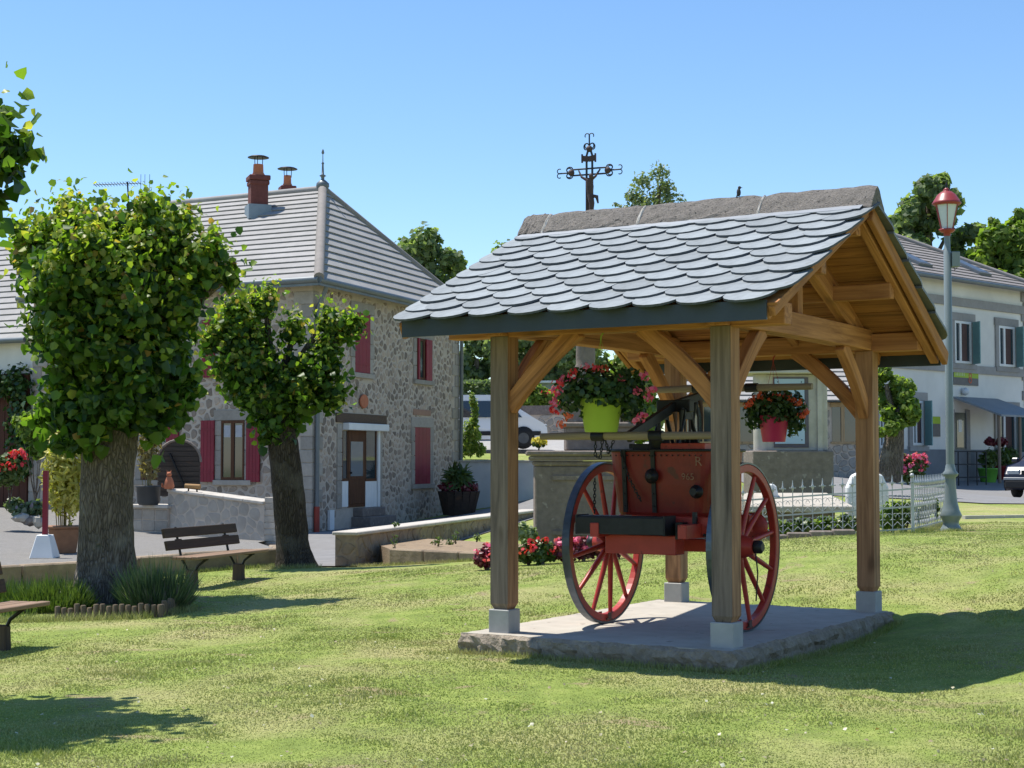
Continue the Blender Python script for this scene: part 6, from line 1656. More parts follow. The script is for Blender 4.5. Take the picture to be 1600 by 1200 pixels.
for i in range(6):
    a = at(1125, 840, YF - .25).lerp(at(1335, 840, YF - .25), (i + .01) / 6); b = at(1125, 840, YF - .25).lerp(at(1335, 840, YF - .25), (i + .99) / 6)
    z_ = H(a.x, a.y) + .02; MB().beam((a.x, a.y, z_), (b.x, b.y, z_), .16, .14).build('kerb_stone', DKSTONE, kb, True, bevel=.015)
# white rounded stele and companion
for (px, w_, lab, Y, yt, yb) in ((1355, 64, 'white rounded stone stele behind the fence and the right rear post', 24.0, 738, 835), (1203, 26, 'narrow white stone stele behind the right cart wheel', 24.0, 756, 835)):
    b = at(px, yb, Y); k = ppm(Y); t = thing('white_stele', lab, 'stele', (b.x, b.y, H(b.x, b.y))); hh = at(px, yt, Y).z - H(b.x, b.y); w2 = w_ / 2 / k
    P = [(-w2, 0), (w2, 0), (w2, hh * .72), (w2 * .72, hh * .95), (w2 * .4, hh), (-w2 * .4, hh), (-w2 * .72, hh * .95), (-w2, hh * .72)]
    MB().prism(P, Matrix.Translation((0, -.1, 0)) @ Matrix(((1, 0, 0, 0), (0, 0, 1, 0), (0, 1, 0, 0), (0, 0, 0, 1))), .2).build('stone', WHITE, t, bevel=.02)
sb_ = thing('stone_basin', 'pale stone basin slab with a sloping end inside the fenced plot', 'basin', at(1270, 800, 23.2))
k = ppm(23.2); a = at(1170, 791, 23.2); z0_ = H(a.x, a.y)
P = [at(1165, 0, 23.2).x, at(1295, 0, 23.2).x, at(1326, 0, 23.2).x]; zt_ = at(1270, 770, 23.2).z; zm_ = at(1270, 791, 23.2).z
m_ = MB(); poly = [(P[0], zm_), (P[2], zm_), (P[1], zt_), (P[0], zt_)]
XZ = Matrix(((1, 0, 0, 0), (0, 0, 1, 0), (0, 1, 0, 0), (0, 0, 0, 1)))
m_.add([(P[0], 23.2, zm_), (P[2], 23.2, zm_), (P[1] + .1, 24.2, zt_ - .02), (P[0], 24.2, zt_ - .02), (P[0], 23.2, zm_ - .09), (P[2], 23.2, zm_ - .09), (P[1] + .1, 24.2, zm_ - .09), (P[0], 24.2, zm_ - .09)], [(0, 1, 2, 3), (7, 6, 5, 4), (0, 4, 5, 1), (1, 5, 6, 2), (2, 6, 7, 3), (3, 7, 4, 0)]); m_.build('top_slab', CONC, sb_, True, bevel=.01)
m_ = MB(); m_.box(((P[0] + P[2]) / 2 - .1, 23.2 + .7, (z0_ - .1 + zm_) / 2), (P[2] - P[0] - .3, 1.1, zm_ - z0_ + .1)); m_.build('base', DKSTONE, sb_, True)
for i, px in enumerate([1180, 1215, 1250, 1285, 1320, 1395, 1415]):
    plant('fence_plant', ['leafy plant behind the fence next to the right wheel', 'first leafy plant behind the fence right of the wheel', 'leafy plant behind the fence below the basin', 'yellowing plant behind the fence below the basin slope', 'leafy plant left of the right rear post', 'leafy plant right of the right rear post', 'leafy plant in the fence corner'][i], 'plant', px, 832, 21.9,
          [(px - 8, 818, 14, 11, 0), (px + 10, 815, 14, 13, 0), (px, 808, 9, 8, 0)] if i < 5 else [(px - 8, 808, 14, 22, 0), (px + 8, 800, 12, 20, 0)], 420, .06, [FLEAFL if i % 2 else HERB], None, 130 + i, z=H(at(px, 832, 21.9).x, 21.9))
plant('fence_plant', 'leafy plant behind the receding side of the fence by the lamp', 'plant', 1448, 826, 23.4, [(1440, 800, 10, 16, 0), (1455, 790, 12, 16, 0)], 350, .06, [HERB], None, 140)

# war memorial pier with notice panel
YM = 29.5; k = ppm(YM); x0_ = at(1180, 640, YM).x; x1_ = at(1296, 640, YM).x; zt_ = at(1240, 584, YM).z; zb_ = at(1240, 704, YM).z; g_ = H(9, 29)
wmn = thing('memorial_pier', 'pale stone memorial pier with a light blue panel on a dark plinth', 'memorial', at(1240, 745, YM))
m_ = MB(); m_.box(((x0_ + x1_) / 2, YM + .55, (zb_ + .3) / 2), (x1_ - x0_ + .12, 1.2, zb_ - .3)); m_.build('plinth', DKSTONE, wmn, True, bevel=.02)
m_ = MB(); m_.box(((x0_ + x1_) / 2 + .12, YM + .6, (zb_ + zt_) / 2), (x1_ - x0_ - .25, .9, zt_ - zb_)); m_.build('pier', CAPST, wmn, True, bevel=.015)
m_ = MB(); m_.lathe([(.17, zb_), (.17, zt_)], (x0_ + .18, YM + .32, 0), 20); m_.build('column', CAPST, wmn, True)
m_ = MB(); m_.box((x1_ - .16, YM + .11, (zb_ + zt_) / 2), (.09, .06, zt_ - zb_)); m_.build('pilaster', CAPST, wmn, True)
m_ = MB(); m_.box(((x0_ + x1_) / 2 - .06, YM + .5, zt_ + .07), (x1_ - x0_ + .12, 1.15, .13)); m_.build('cap', CAPST, wmn, True, bevel=.015)
a, b, zz0, zz1 = at(1207, 0, YM).x, at(1253, 0, YM).x, at(0, 700, YM).z, at(0, 588, YM).z
m_ = MB(); m_.box(((a + b) / 2 + .03, YM + .135, (zz0 + zz1) / 2), (b - a + .1, .02, zz1 - zz0 - .02)); m_.build('panel_frame', M('panel_frame', (.12, .10, .12), rough=.6), wmn, True)
m_ = MB(); m_.box(((a + b) / 2, YM + .115, (zz0 + zz1) / 2 + .02), (b - a, .02, zz1 - zz0 - .12)); pn = m_.build('notice_panel', M('pale_blue_panel', (.38, .50, .62), (.34, .45, .57), 3, .3, 0), wmn, True)
m_ = MB()
for (fx, fz) in ((.1, .06), (.9, .06), (.1, .95), (.9, .95)): m_.ball((a + (b - a) * fx, YM + .10, zz0 + .08 + (zz1 - zz0 - .12) * fz), .012, 6)
for (fx, fz, w_) in ((.55, .32, .05), (.52, .26, .06), (.56, .20, .1), (.6, .42, .04)): m_.box((a + (b - a) * fx, YM + .103, zz0 + .08 + (zz1 - zz0) * fz), (w_, .004, .012))
m_.build('screws_and_print', IRON, pn, True)
# low stone outbuilding with pale ribbed roof behind
YO = 44.0
ob = thing('outbuilding', 'low stone outbuilding with pale tiled roof and dark windows behind the memorial', 'building', at(1220, 745, YO))
OF = Frame(at(1085, 0, YO)[:2], (1, .06), 1); lo = at(1350, 0, YO).x - at(1085, 0, YO).x
ze = at(1200, 628, YO).z; zg_ = .6
m_ = MB(); OF.box(m_, 0, lo, zg_, ze, -4.5, 0); m_.build('wall', MORTAR, ob, True)
e0 = OF.pt(-.3, .35, ze); e1 = OF.pt(lo + .3, .35, ze); r0_ = OF.pt(-.3, -2.2, ze + 1.35); r1_ = OF.pt(lo + .3, -2.2, ze + 1.35); k0 = OF.pt(-.3, -4.8, ze); k1 = OF.pt(lo + .3, -4.8, ze)
m_ = MB(); m_.add([e0, e1, r1_, r0_, k0, k1], [(0, 1, 2, 3), (3, 2, 5, 4), (0, 3, 4), (1, 5, 2)]); orf = m_.build('roof', TILE, ob, True)
courses(e0, e1, r0_, r1_, 9, orf, TILE, .06)
oh = []
for (xa, xb_) in ((1090, 1112), (1140, 1178), (1300, 1345)):
    q = OF.rect(xa, 636, xb_, 690); oh.append((q[0] - .06, q[1] + .06, q[2] - .06, q[3] + .06))
    m_ = MB(); OF.box(m_, q[0], q[1], q[2], q[3], .0, .02); g__ = m_.build('window', GLASS, ob, True)
    m_ = MB(); w_ = (q[1] - q[0]); OF.box(m_, q[0] - .05, q[1] + .05, q[2] - .06, q[2], .0, .06); OF.box(m_, q[0] - .05, q[1] + .05, q[3], q[3] + .12, .0, .05); OF.box(m_, q[0] + w_ * .30, q[0] + w_ * .42, q[2], q[3], .02, .06); m_.build('frame', M_wood('window_timber', (.42, .30, .17), (.3, .2, .11), axis=2), g__, True)
for A, poly in rubble_cells(.1, lo - .1, zg_, ze - .05, .30, .17, oh, 15, .012):
    m_ = MB(); stone_geom(m_, OF, poly, 0, .03, rr_); m_.build('wall_stone', ASHLAR, ob, True)

# small pollard by the square
far_tree('small clipped tree with a dark trunk between the rear post and the white building', 1388, 752, 33, [(1405, 640, 30, 34, 0), (1415, 612, 22, 24, 0), (1385, 600, 22, 26, 0), (1395, 670, 26, 24, 0), (1350, 640, 14, 22, 0)], 3800, .11, [FLEAFL], 150, 'pollard_tree', trunk=True, shell=.4)

# ------------------------------------------------------------------ white village building on the right
WF = Frame((12.84, 49.4), (.724, .689), 1)
a_l = -4.2; a_r = WF.pix(1606, 600)[0]
zgut = WF.pix(1600, 455)[1]; zgr = .55
vb = thing('white_inn', 'cream two-storey building with grey stone trim, teal shutters and a grey tiled roof', 'building', WF.pt(0, 0, .6))
m_ = MB(); WF.box(m_, a_l, a_r, zgr, zgut, -6.4, 0); vw = m_.build('wall', RENDER, vb, True)
GST = M('grey_stone_trim', (.31, .295, .28), (.25, .235, .22), 8, .9, .3, .006, objvar=.12)
GBASE = M('grey_render_base', (.22, .23, .24), (.17, .175, .185), 4, .9, .3, .006)
TEAL = M('teal_shutter', (.20, .36, .35), (.16, .30, .29), 5, .6, .1)
q = WF.pix(1550, 703); m_ = MB(); WF.box(m_, a_l - .03, a_r + .03, zgr, q[1], -.01, .06); m_.build('base_course', GBASE, vb, True)
zb1_ = WF.rect(1489, 571, 1600, 584); zc0 = WF.pix(1540, 573)[1]; zc1 = zc0 - .26
m_ = MB(); WF.box(m_, a_l - .02, a_r + .02, zc1, zc0, -.01, .07); m_.build('string_course', GST, vb, True)
zc0 = WF.pix(1450, 459)[1]; m_ = MB(); WF.box(m_, a_l - .02, a_r + .02, zc0 - .28, zc0, -.01, .07); m_.build('string_course', GST, vb, True)
for i in range(18):
    z0_ = q[1] + i * .34
    if z0_ + .34 > zgut: break
    w_ = .42 if i % 2 else .28; m_ = MB(); WF.box(m_, a_r - w_, a_r + .02, z0_ + .008, z0_ + .33, -.02, .05); m_.build('quoin', GST, vb, True)
def inn_window(rect, shut_side=1, part=.38):
    a0, a1, z0, z1 = WF.rect(*rect)
    fo = MB(); WF.box(fo, a0, a1, z0, z1, .0, .012); wd_ = fo.build('window', GLASS, vb, True)
    fm = MB(); WF.box(fm, a0, a0 + .08, z0, z1, .013, .05); WF.box(fm, a1 - .08, a1, z0, z1, .013, .05); WF.box(fm, a0 + .08, a1 - .08, z0, z0 + .08, .013, .05); WF.box(fm, a0 + .08, a1 - .08, z1 - .08, z1, .013, .05); WF.box(fm, a0 + (a1 - a0) * .30, a0 + (a1 - a0) * .40, z0 + .08, z1 - .08, .013, .05); fm.build('frame', WHITE, wd_, True)
    m_ = MB(); WF.box(m_, a0 + (a1 - a0) * .42, a0 + (a1 - a0) * .78, z0 + .09, z1 - .09, .014, .02); m_.build('curtain', M('brown_curtain', (.12, .07, .06), (.08, .05, .045), 9, .9), wd_, True)
    for (p0_, p1_) in ((a0 - .20, a0 - .005), (a1 + .005, a1 + .20)):
        m_ = MB(); WF.box(m_, p0_, p1_, z0 - .02, z1 + .0, -.01, .06); m_.build('jamb', GST, vb, True)
    m_ = MB(); WF.box(m_, a0 - .24, a1 + .24, z1 + .005, z1 + .26, -.01, .065); m_.build('lintel', GST, vb, True)
    m_ = MB(); WF.box(m_, a0 - .24, a1 + .24, z0 - .18, z0 - .025, -.01, .10); m_.build('sill', GST, vb, True)
    # shutter folded open at right, standing proud
    s_ = MB(); c_ = WF.pt(a1 - .04, .26, (z0 + z1) / 2); X = Matrix.Translation(c_) @ Matrix.Rotation(math.atan2(WF.n.y, WF.n.x) - .5, 4, 'Z')
    s_.box((0, 0, 0), (.42, .03, z1 - z0), 0, X); so = s_.build('shutter', TEAL, vb, True)
    s_ = MB()
    for zz in (-.33, 0, .33): s_.box((0, -.022, zz * (z1 - z0)), (.40, .012, .07), 0, X)
    s_.build('batten', TEAL, so, True)
for rc in ((1490, 502, 1516, 568), (1559, 510, 1584, 573), (1558, 640, 1586, 706), (1424, 626, 1441, 696), (1425, 495, 1441, 560), (1372, 630, 1390, 700)): inn_window(rc)
d_ = WF.rect(1490, 645, 1508, 728); m_ = MB(); WF.box(m_, *d_, .0, .03); dd = m_.build('door', M('dark_door', (.03, .04, .05), (.02, .03, .04), 5, .3), vb, True)
m_ = MB(); WF.box(m_, d_[0] + .15, d_[1] - .15, d_[2] + .6, d_[3] - .25, .031, .04); m_.build('glass', GLASS, dd, True)
m_ = MB(); WF.box(m_, d_[0] + .25, d_[0] + .45, d_[2] + 1.1, d_[2] + 1.5, .041, .045); m_.build('notice', WHITE, dd, True)
for (x_, z_) in ((d_[0] - .12, 0), (d_[1] + .12, 0)): m_ = MB(); WF.box(m_, x_ - .11, x_ + .11, d_[2], d_[3] + .1, -.01, .06); m_.build('door_jamb', GST, vb, True)
# canopy
c0_ = WF.pt(WF.pix(1487, 625)[0], 0, WF.pix(1487, 622)[1]); aL = WF.pix(1487, 625)[0]; aR = WF.pix(1540, 625)[0] + .7
zt_ = WF.pix(1500, 623)[1]
m_ = MB(); P = [WF.pt(aL, .05, zt_), WF.pt(aR, .05, zt_), WF.pt(aR, 1.75, zt_ - .62), WF.pt(aL, 1.75, zt_ - .62)]
m_.add([p for p in P] + [p + Vector((0, 0, .06)) for p in P], [(3, 2, 1, 0), (4, 5, 6, 7), (0, 1, 5, 4), (1, 2, 6, 5), (2, 3, 7, 6), (3, 0, 4, 7)][::1])
m_.build('canopy', M('canopy_grey', (.22, .235, .245), (.18, .19, .20), 5, .6), vb, True)
for a_ in (aL + .1, (aL + aR) / 2, aR - .1): m_ = MB(); m_.tube([WF.pt(a_, 1.6, zt_ - .55), WF.pt(a_, 1.6, .75)], .05, 6); m_.build('canopy_post', M_wood('canopy_post', (.25, .19, .14), (.16, .12, .09), axis=2), vb, True)
# railings
for (A0, A1, o) in ((aR - .2, aR + 3.2, 1.6), (aL - 2.4, aL - .2, 1.3)):
    m_ = MB()
    for z_ in (.95, 1.35, 1.75): m_.tube([WF.pt(A0, o, z_ + .0), WF.pt(A1, o, z_)], .02, 5)
    n = 4
    for i in range(n + 1): m_.tube([WF.pt(A0 + (A1 - A0) * i / n, o, .65), WF.pt(A0 + (A1 - A0) * i / n, o, 1.76)], .02, 5)
    m_.build('railing', IRON, vb, True)
# signs
sg = WF.rect(1488.5, 581, 1527, 602); m_ = MB(); WF.box(m_, sg[0], sg[1], sg[2], sg[3], .0, .04); s0_ = m_.build('sign_board', M('sign_grey', (.15, .135, .125), rough=.6, bstr=0), vb, True)
zsp = sg[2] + (sg[3] - sg[2]) * .55
m_ = MB(); WF.box(m_, sg[0], sg[1], zsp, sg[3], .041, .046); m_.build('sign_top', M('sign_green', (.34, .46, .03), (.30, .42, .03), 5, .6, 0), s0_, True)
RDS = M('sign_red', (.50, .10, .04), rough=.6, bstr=0); cx_ = sg[0] + (sg[1] - sg[0]) * .66
def wtext(s, size, mat, a, z, o, parent):
    c = WF.pt(a, o, z); X = Matrix(((WF.e.x, 0, WF.n.x, c.x), (WF.e.y, 0, WF.n.y, c.y), (0, 1, 0, c.z), (0, 0, 0, 1)))
    text(s, size, mat, parent, wm(parent).inverted() @ X, 'lettering')
wtext('8', .50, RDS, cx_, (sg[2] + sg[3]) / 2, .047, s0_)
m_ = MB(); rs = random.Random(5)
for i in range(6):      # worn, unreadable pale strokes along the top band
    x_ = sg[0] + .1 + i * .10; WF.box(m_, x_, x_ + .05, zsp + .05, zsp + .05 + rs.uniform(.06, .13), .047, .05)
m_.build('faded_strokes', M('sign_pale', (.5, .6, .3), rough=.6, bstr=0), s0_, True)
sg = WF.rect(1456, 651, 1468, 682); m_ = MB(); WF.box(m_, *sg, .0, .03); s1_ = m_.build('sign_board', MATS['sign_grey'], vb, True, label='small upright sign board beside the left window')
m_ = MB(); WF.box(m_, sg[0], sg[1], sg[3] - (sg[3] - sg[2]) * .36, sg[3], .031, .036); m_.build('sign_top', MATS['sign_green'], s1_, True)
lt = WF.pix(1503, 612); m_ = MB(); m_.ball(WF.pt(lt[0], .12, lt[1]), .13, 12); m_.build('wall_lamp', M('opal', (.6, .62, .64), rough=.3, bstr=0), vb, True)
# roof
A_ = WF.pt(a_l - .4, .5, zgut); B_ = WF.pt(a_r + .45, .5, zgut); Cc = WF.pt(a_r + .45, -6.9, zgut); Dd = WF.pt(a_l - .4, -6.9, zgut)
rz0 = zgut + 2.55; r1_ = WF.pt(a_r - 4.3, -4.5, rz0); r0_ = WF.pt(a_l + 3.2, -4.5, rz0)
m_ = MB(); m_.add([A_, B_, Cc, Dd, r0_, r1_], [(0, 1, 5, 4), (1, 2, 5), (2, 3, 4, 5), (3, 0, 4), (3, 2, 1, 0)]); vrf = m_.build('roof', TILEB, vb, True)
courses(A_, B_, r0_, r1_, 16, vrf, TILEB, .05)
MB().tube([B_ + Vector((0, 0, .05)), r1_ + Vector((0, 0, .05))], .11, 8).build('hip_tile', TILEB, vrf, True)
MB().tube([r0_ + Vector((0, 0, .06)), r1_ + Vector((0, 0, .06))], .11, 8).build('ridge_tile', TILEB, vrf, True)
MB().tube([A_ - Vector((0, 0, .05)), B_ - Vector((0, 0, .05))], .085, 8).build('gutter', GUT, vb, True)
# rooflights
rn = (B_ - A_).cross(r0_ - A_).normalized(); rn = rn if rn.z > 0 else -rn
ux = (B_ - A_).normalized(); uy = rn.cross(ux); uy = uy if uy.z > 0 else -uy
def rooflight(px, py, w_, h_):
    d = ray(px, py); C_ = Vector((0, 0, EYE)); t_ = (A_ - C_).dot(rn) / d.dot(rn); p = C_ + d * t_
    X = Matrix(((ux.x, uy.x, rn.x, p.x), (ux.y, uy.y, rn.y, p.y), (ux.z, uy.z, rn.z, p.z), (0, 0, 0, 1)))
    m_ = MB(); m_.box((0, 0, .06), (w_, h_, .14), 0, X); o = m_.build('rooflight', GUT, vrf, True)
    m_ = MB(); m_.box((0, 0, .137), (w_ - .14, h_ - .14, .01), 0, X); m_.build('pane', M_glass('sky_glass', (.05, .06, .07), .35), o, True)
rooflight(1514, 421, .8, 1.3); rooflight(1426, 409, .8, 1.0)
# pots and planters in front
def pot(label, px, py, Y, mat, r=.28, seed=1, fl=None):
    c = at(px, py, Y); z = H(c.x, c.y); t = thing('garden_pot', label, 'planter', (c.x, c.y, z), 0, 'pots before the white building')
    MB().lathe([(r * .7, 0), (r, .42), (r * 1.06, .43), (r * 1.06, .47), (r * .9, .47)], n=16).build('pot', mat, t)
    global RNG; RNG = np.random.default_rng(seed)
    p, nr, d, ch = blob_points([(c.x, c.y, z + .75, .3, .3, .34)], 450, .2); leaves('foliage', p, nr, RNG.uniform(.07, .13, 450), [fl or HERB], None, t)
GPOT = M('green_pot', (.13, .36, .04), (.11, .30, .035), 5, .5)
pot('bright green pot below the canopy of the white building', 1544, 745, 51.0, GPOT, .33, 160)
pot('dark red pot between the two green pots', 1565, 745, 52.5, M('red_pot', (.22, .015, .015), rough=.5), .30, 161)
pot('second green pot, right of the dark red pot', 1578, 745, 53.0, GPOT, .28, 162)
plant('window_box', 'window box of dark purple flowers under the canopy', 'flowers', 1555, 697, 50.5, [(1547, 690, 9, 7, 0), (1565, 690, 9, 8, 0)], 400, .10, [PLUM], None, 163, stem=False)
plant('flower_urn', 'tall stand of magenta and red petunias on the square', 'flowers', 1425, 755, 40, [(1410, 718, 11, 10, 0), (1432, 716, 14, 7, 0), (1440, 722, 10, 10, 0), (1425, 738, 20, 16, 0)], 900, .10, [HERB], (PETP, 46, .06), 164)

# ------------------------------------------------------------------ street lamp
lb = at(1486, 828, 21.9); lb.z = H(lb.x, lb.y)
lm = thing('street_lamp', 'grey-green street lamp post with a flared foot and red lantern', 'street lamp', lb)
kL = ppm(21.9)
def zl_(y): return (828 - y) / kL
m_ = MB(); m_.lathe([(.155, -.05), (.155, zl_(826)), (.13, zl_(822)), (.105, zl_(817)), (.112, zl_(812)), (.148, zl_(805)), (.152, zl_(803)), (.118, zl_(795)), (.092, zl_(782)), (.078, zl_(765)), (.070, zl_(748)), (.072, zl_(744)), (.105, zl_(741)), (.108, zl_(738)), (.075, zl_(734)), (.062, zl_(726)), (.058, zl_(724))], n=24); m_.build('base', LAMPG, lm)
MB().lathe([(.056, zl_(725)), (.052, zl_(390)), (.043, zl_(389)), (.040, zl_(362))], n=18).build('pole', LAMPG, lm)
MB().box((.105, -.01, zl_(403)), (.11, .12, 24 / kL)).build('junction_box', LAMPG, lm, bevel=.008)
MB().tube([(.09, 0, zl_(414)), (.10, 0, zl_(420)), (.13, 0, zl_(416))], .006, 5).build('cable', IRON, lm)
zA, zB_ = zl_(356), zl_(316)
m_ = MB(); m_.lathe([(.05, zl_(366)), (.05, zl_(361)), (.085, zl_(360)), (.115, zl_(357)), (.115, zl_(355)), (.09, zl_(355))], n=8); m_.build('lantern_base', LAMPR, lm)
GLP = M('lantern_glass', (.60, .64, .68), (.52, .56, .60), 2, .25, 0)
for i in range(6):
    a0_, a1_ = math.pi / 3 * i + .3, math.pi / 3 * (i + 1) + .3; r0__, r1__ = .085, .165
    f = .94
    vs = [(r0__ * f * math.cos(a0_), r0__ * f * math.sin(a0_), zA), (r0__ * f * math.cos(a1_), r0__ * f * math.sin(a1_), zA), (r1__ * f * math.cos(a1_), r1__ * f * math.sin(a1_), zB_), (r1__ * f * math.cos(a0_), r1__ * f * math.sin(a0_), zB_)]
    MB().add(vs, [(0, 1, 2, 3)]).build('pane', GLP, lm)
    MB().beam((r0__ * math.cos(a0_), r0__ * math.sin(a0_), zA), (r1__ * math.cos(a0_), r1__ * math.sin(a0_), zB_), .011, .011).build('glazing_bar', LAMPR, lm)
MB().lathe([(.175, zB_ - .01), (.20, zl_(315)), (.20, zl_(313)), (.185, zl_(311)), (.13, zl_(301)), (.075, zl_(296)), (.045, zl_(295)), (.05, zl_(293)), (.025, zl_(290))], n=24).build('lantern_cap', LAMPR, lm)
MB().lathe([(.018, zl_(291)), (.012, zl_(287)), (.014, zl_(283)), (.004, zl_(281))], n=8).build('spike', IRON, lm)

# ------------------------------------------------------------------ car at the right edge
ccx = at(1600, 775, 40).x + .25
cz = H(ccx, 40.5) + .03
car = thing('parked_car', 'dark blue car with its front end showing at the right edge', 'car', (14.40, 41.3, H(13.2, 40.3) + .02), -math.pi / 2 - .64)
NAVY = M('navy_paint', (.010, .012, .032), (.008, .010, .026), 1, .38, 0, spec=.5)
prof = [(-1.9, .30), (-1.95, .75), (-1.85, .92), (-1.5, 1.36), (-.3, 1.42), (.25, 1.35), (.85, .97), (1.0, .93), (1.72, .80), (1.9, .62), (1.93, .32), (1.85, .22)]
loft_body(prof, .83, .85, .32).build('body', NAVY, car, bevel=.03, segs=2)
for sd in (-1, 1):
    MB().box((1.83, sd * .60, .66), (.14, .32, .15)).build('headlight', M_glass('lamp_glass', (.30, .32, .34), .3), car, bevel=.02)
    for x in (-1.2, 1.2): car_wheel(car, x, sd * .74, .29, .17)
    MB().box((.75, sd * .93, .98), (.12, .18, .12)).build('mirror', NAVY, car, bevel=.03)
MB().add([(.30, -.62, 1.33), (.30, .62, 1.33), (.86, .70, .99), (.86, -.70, .99)], [(0, 3, 2, 1)]).build('windscreen', CGL, car).location = (.03, 0, .015)
MB().box((1.93, 0, .50), (.07, 1.66, .07)).build('bumper_strip', M('chrome', (.28, .29, .30), rough=.55, metal=.2, bstr=0), car, bevel=.01)
MB().box((1.92, 0, .36), (.10, 1.62, .20)).build('bumper', RUB, car, bevel=.03)
MB().box((1.975, 0, .40), (.012, .50, .11)).build('number_plate', WHITE, car)
MB().box((1.93, 0, .66), (.03, .75, .11)).build('grille', RUB, car)

# thin kerb line across the lawn at right
kk = thing('lawn_kerb', 'thin stone kerb line crossing the lawn right of the lamp', 'kerb', at(1550, 808, 25.8))
a = at(1494, 0, 25.6); b = at(1700, 0, 26.4)
for i in range(7):
    p = Vector((a.x, 25.6, 0)).lerp(Vector((b.x, 26.4, 0)), (i + .01) / 7); q = Vector((a.x, 25.6, 0)).lerp(Vector((b.x, 26.4, 0)), (i + .99) / 7)
    zz = H((p.x + q.x) / 2, 26); MB().beam((p.x, p.y, zz), (q.x, q.y, zz), .10, .09).build('kerb_stone', CAPST, kk, True)

# ------------------------------------------------------------------ mown grass blades
def grass():
    g = np.random.default_rng(5); N_ = 430000
    Y = 6.8 + (24.5 - 6.8) * g.random(N_) ** 1.75
    X = (g.random(N_) * 2 - 1) * .345 * Y
    # keep off slab, beds, court
    lx = (X + .03) * math.cos(AL) - (Y - 12.3) * math.sin(AL); ly = (X + .03) * math.sin(AL) + (Y - 12.3) * math.cos(AL)
    keep = ~((lx > -.36) & (lx < 1.99) & (ly > -.17) & (ly < 3.33))
    court = (X < -3.3) & (Y > 20.3 - (X + 7.3) * -1.0 * 1.15)
    keep &= ~((X < -7.2) & (Y > 20.2)) & ~((X >= -7.3) & (X < -3.5) & (Y > 20.4 + (X + 7.3) * 1.13))
    keep &= ~((X > -3.3) & (X < 4) & (Y > 22.4)) & ~((X > .3) & (X < 2.9) & (Y > 21.9)) & ~((Y > 24.2) & (X < -2.4))
    X, Y = X[keep], Y[keep]; n = len(X)
    Z = np.concatenate([Hn(X[i:i + 40000], Y[i:i + 40000]) for i in range(0, n, 40000)])
    cl_ = np.clip(np.sin(X * 5.3 + 2 * np.sin(Y * 2.2)) * np.sin(Y * 4.1 + 2 * np.sin(X * 1.9)) - .35, 0, 1)
    h = g.uniform(.006, .015, n) * (1 + 1.5 * cl_) * (1 + .5 * np.sin(X * 2.1 + 1) * np.sin(Y * 1.7)); w = g.uniform(.003, .006, n) * (.6 + Y / 12)
    dr = g.normal(size=(n, 3)) * .55; dr[:, 2] = 1; dr /= np.linalg.norm(dr, axis=1, keepdims=True)
    a = g.uniform(0, 6.28, n); sd = np.stack([np.cos(a), np.sin(a), np.zeros(n)], 1) * w[:, None]
    b = np.stack([X, Y, Z - .002], 1); V = np.stack([b - sd, b + sd, b + dr * h[:, None]], 1).reshape(-1, 3)
    me = bpy.data.meshes.new('grass'); me.vertices.add(n * 3); me.vertices.foreach_set('co', V.astype(np.float32).ravel())
    me.loops.add(n * 3); me.loops.foreach_set('vertex_index', np.arange(n * 3, dtype=np.int32)); me.polygons.add(n)
    me.polygons.foreach_set('loop_start', (np.arange(n) * 3).astype(np.int32)); me.materials.append(GRASSB); me.update(calc_edges=True)
    o = bpy.data.objects.new('grass', me); COL.objects.link(o); tag(o, kind='stuff', label='short mown grass of the lawn')
grass()
def edge_grass(pts, w, n, h, seed, mat=None):
    g = np.random.default_rng(seed); P = []
    for a, b in zip(pts[:-1], pts[1:]):
        k = int(n * (Vector(b) - Vector(a)).length)
        for _ in range(k):
            t = g.random(); P.append((a[0] + (b[0] - a[0]) * t + g.normal() * w, a[1] + (b[1] - a[1]) * t + g.normal() * w))
    P = np.array(P); k = len(P); z = Hn(P[:, 0], P[:, 1]); hh = h * g.uniform(.4, 1.2, k); dr = g.normal(size=(k, 3)) * .45; dr[:, 2] = 1
    sd = g.normal(size=(k, 3)); sd[:, 2] = 0; sd = sd / np.linalg.norm(sd, axis=1, keepdims=True) * .004
    b0 = np.stack([P[:, 0], P[:, 1], z - .005], 1)
    return np.stack([b0 - sd, b0 + sd, b0 + dr * hh[:, None]], 1).reshape(-1, 3)
def s2(u, v): p = S2W(u, v, 0); return (p.x, p.y)
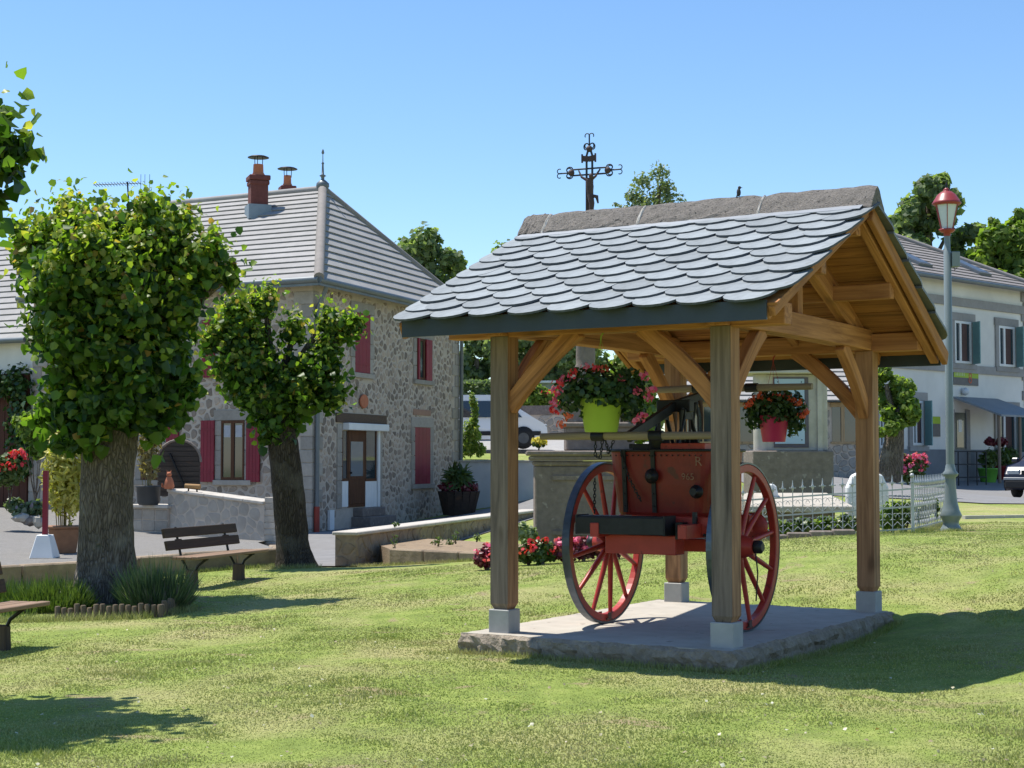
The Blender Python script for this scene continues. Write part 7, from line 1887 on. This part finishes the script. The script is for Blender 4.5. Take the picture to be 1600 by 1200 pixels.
EG = [edge_grass([s2(-.39, -.20), s2(2.02, -.20), s2(2.02, 3.36), s2(-.39, 3.36), s2(-.39, -.20)], .03, 900, .055, 301),
      edge_grass([(-7.3, 20.2), (-5.9, 21.7), (-4.9, 23.1), (-3.5, 24.5)], .05, 700, .08, 302),
      edge_grass([(w0.x - .05, w0.y - .1), (fl_.x, fl_.y - .12), (fr_.x, fr_.y - .12)], .04, 700, .07, 303),
      edge_grass([(b1.x - .9, 16.45), (b1.x + .9, 16.5), (b1.x + 1.3, 17.2)], .05, 900, .09, 304),
      edge_grass([(-3.75, 23.6), (-2.9, 23.6)], .06, 900, .08, 305), edge_grass([(5.9, 21.7), (6.3, 21.75)], .05, 900, .06, 306),
      edge_grass([(f0.x, f0.y - .35), (f1.x, f1.y - .1), (f2.x, f2.y)], .05, 500, .07, 307)]
V = np.vstack(EG); k = len(V) // 3
me = bpy.data.meshes.new('edge_grass'); me.vertices.add(k * 3); me.vertices.foreach_set('co', V.astype(np.float32).ravel()); me.loops.add(k * 3); me.loops.foreach_set('vertex_index', np.arange(k * 3, dtype=np.int32)); me.polygons.add(k)
me.polygons.foreach_set('loop_start', (np.arange(k) * 3).astype(np.int32)); me.materials.append(GRASSB); me.update(calc_edges=True)
o = bpy.data.objects.new('edge_grass', me); COL.objects.link(o); tag(o, kind='stuff', label='longer unmown grass along the slab, kerbs and walls')
# fallen leaves and clover flecks
g = np.random.default_rng(77); n = 500; Y = 7.5 + 10 * g.random(n) ** 1.4; X = (g.random(n) * 2 - 1) * .33 * Y
lx = (X + .03) * math.cos(AL) - (Y - 12.3) * math.sin(AL); ly = (X + .03) * math.sin(AL) + (Y - 12.3) * math.cos(AL); kq = ~((lx > -.36) & (lx < 1.99) & (ly > -.17) & (ly < 3.33)); X, Y = X[kq], Y[kq]; n = len(X)
RNG = g
leaves('fallen_leaves', np.stack([X, Y, Hn(X, Y) + .028], 1), np.tile([0, 0, 1.0], (n, 1)) + g.normal(size=(n, 3)) * .4, g.uniform(.012, .03, n), [M_leaf('litter', [(0, (.25, .18, .10)), (.7, (.40, .36, .22)), (1, (.6, .6, .5))], .2)], None, None, quad=True)
tag(bpy.data.objects['fallen_leaves'], 'small dry leaves scattered on the lawn')
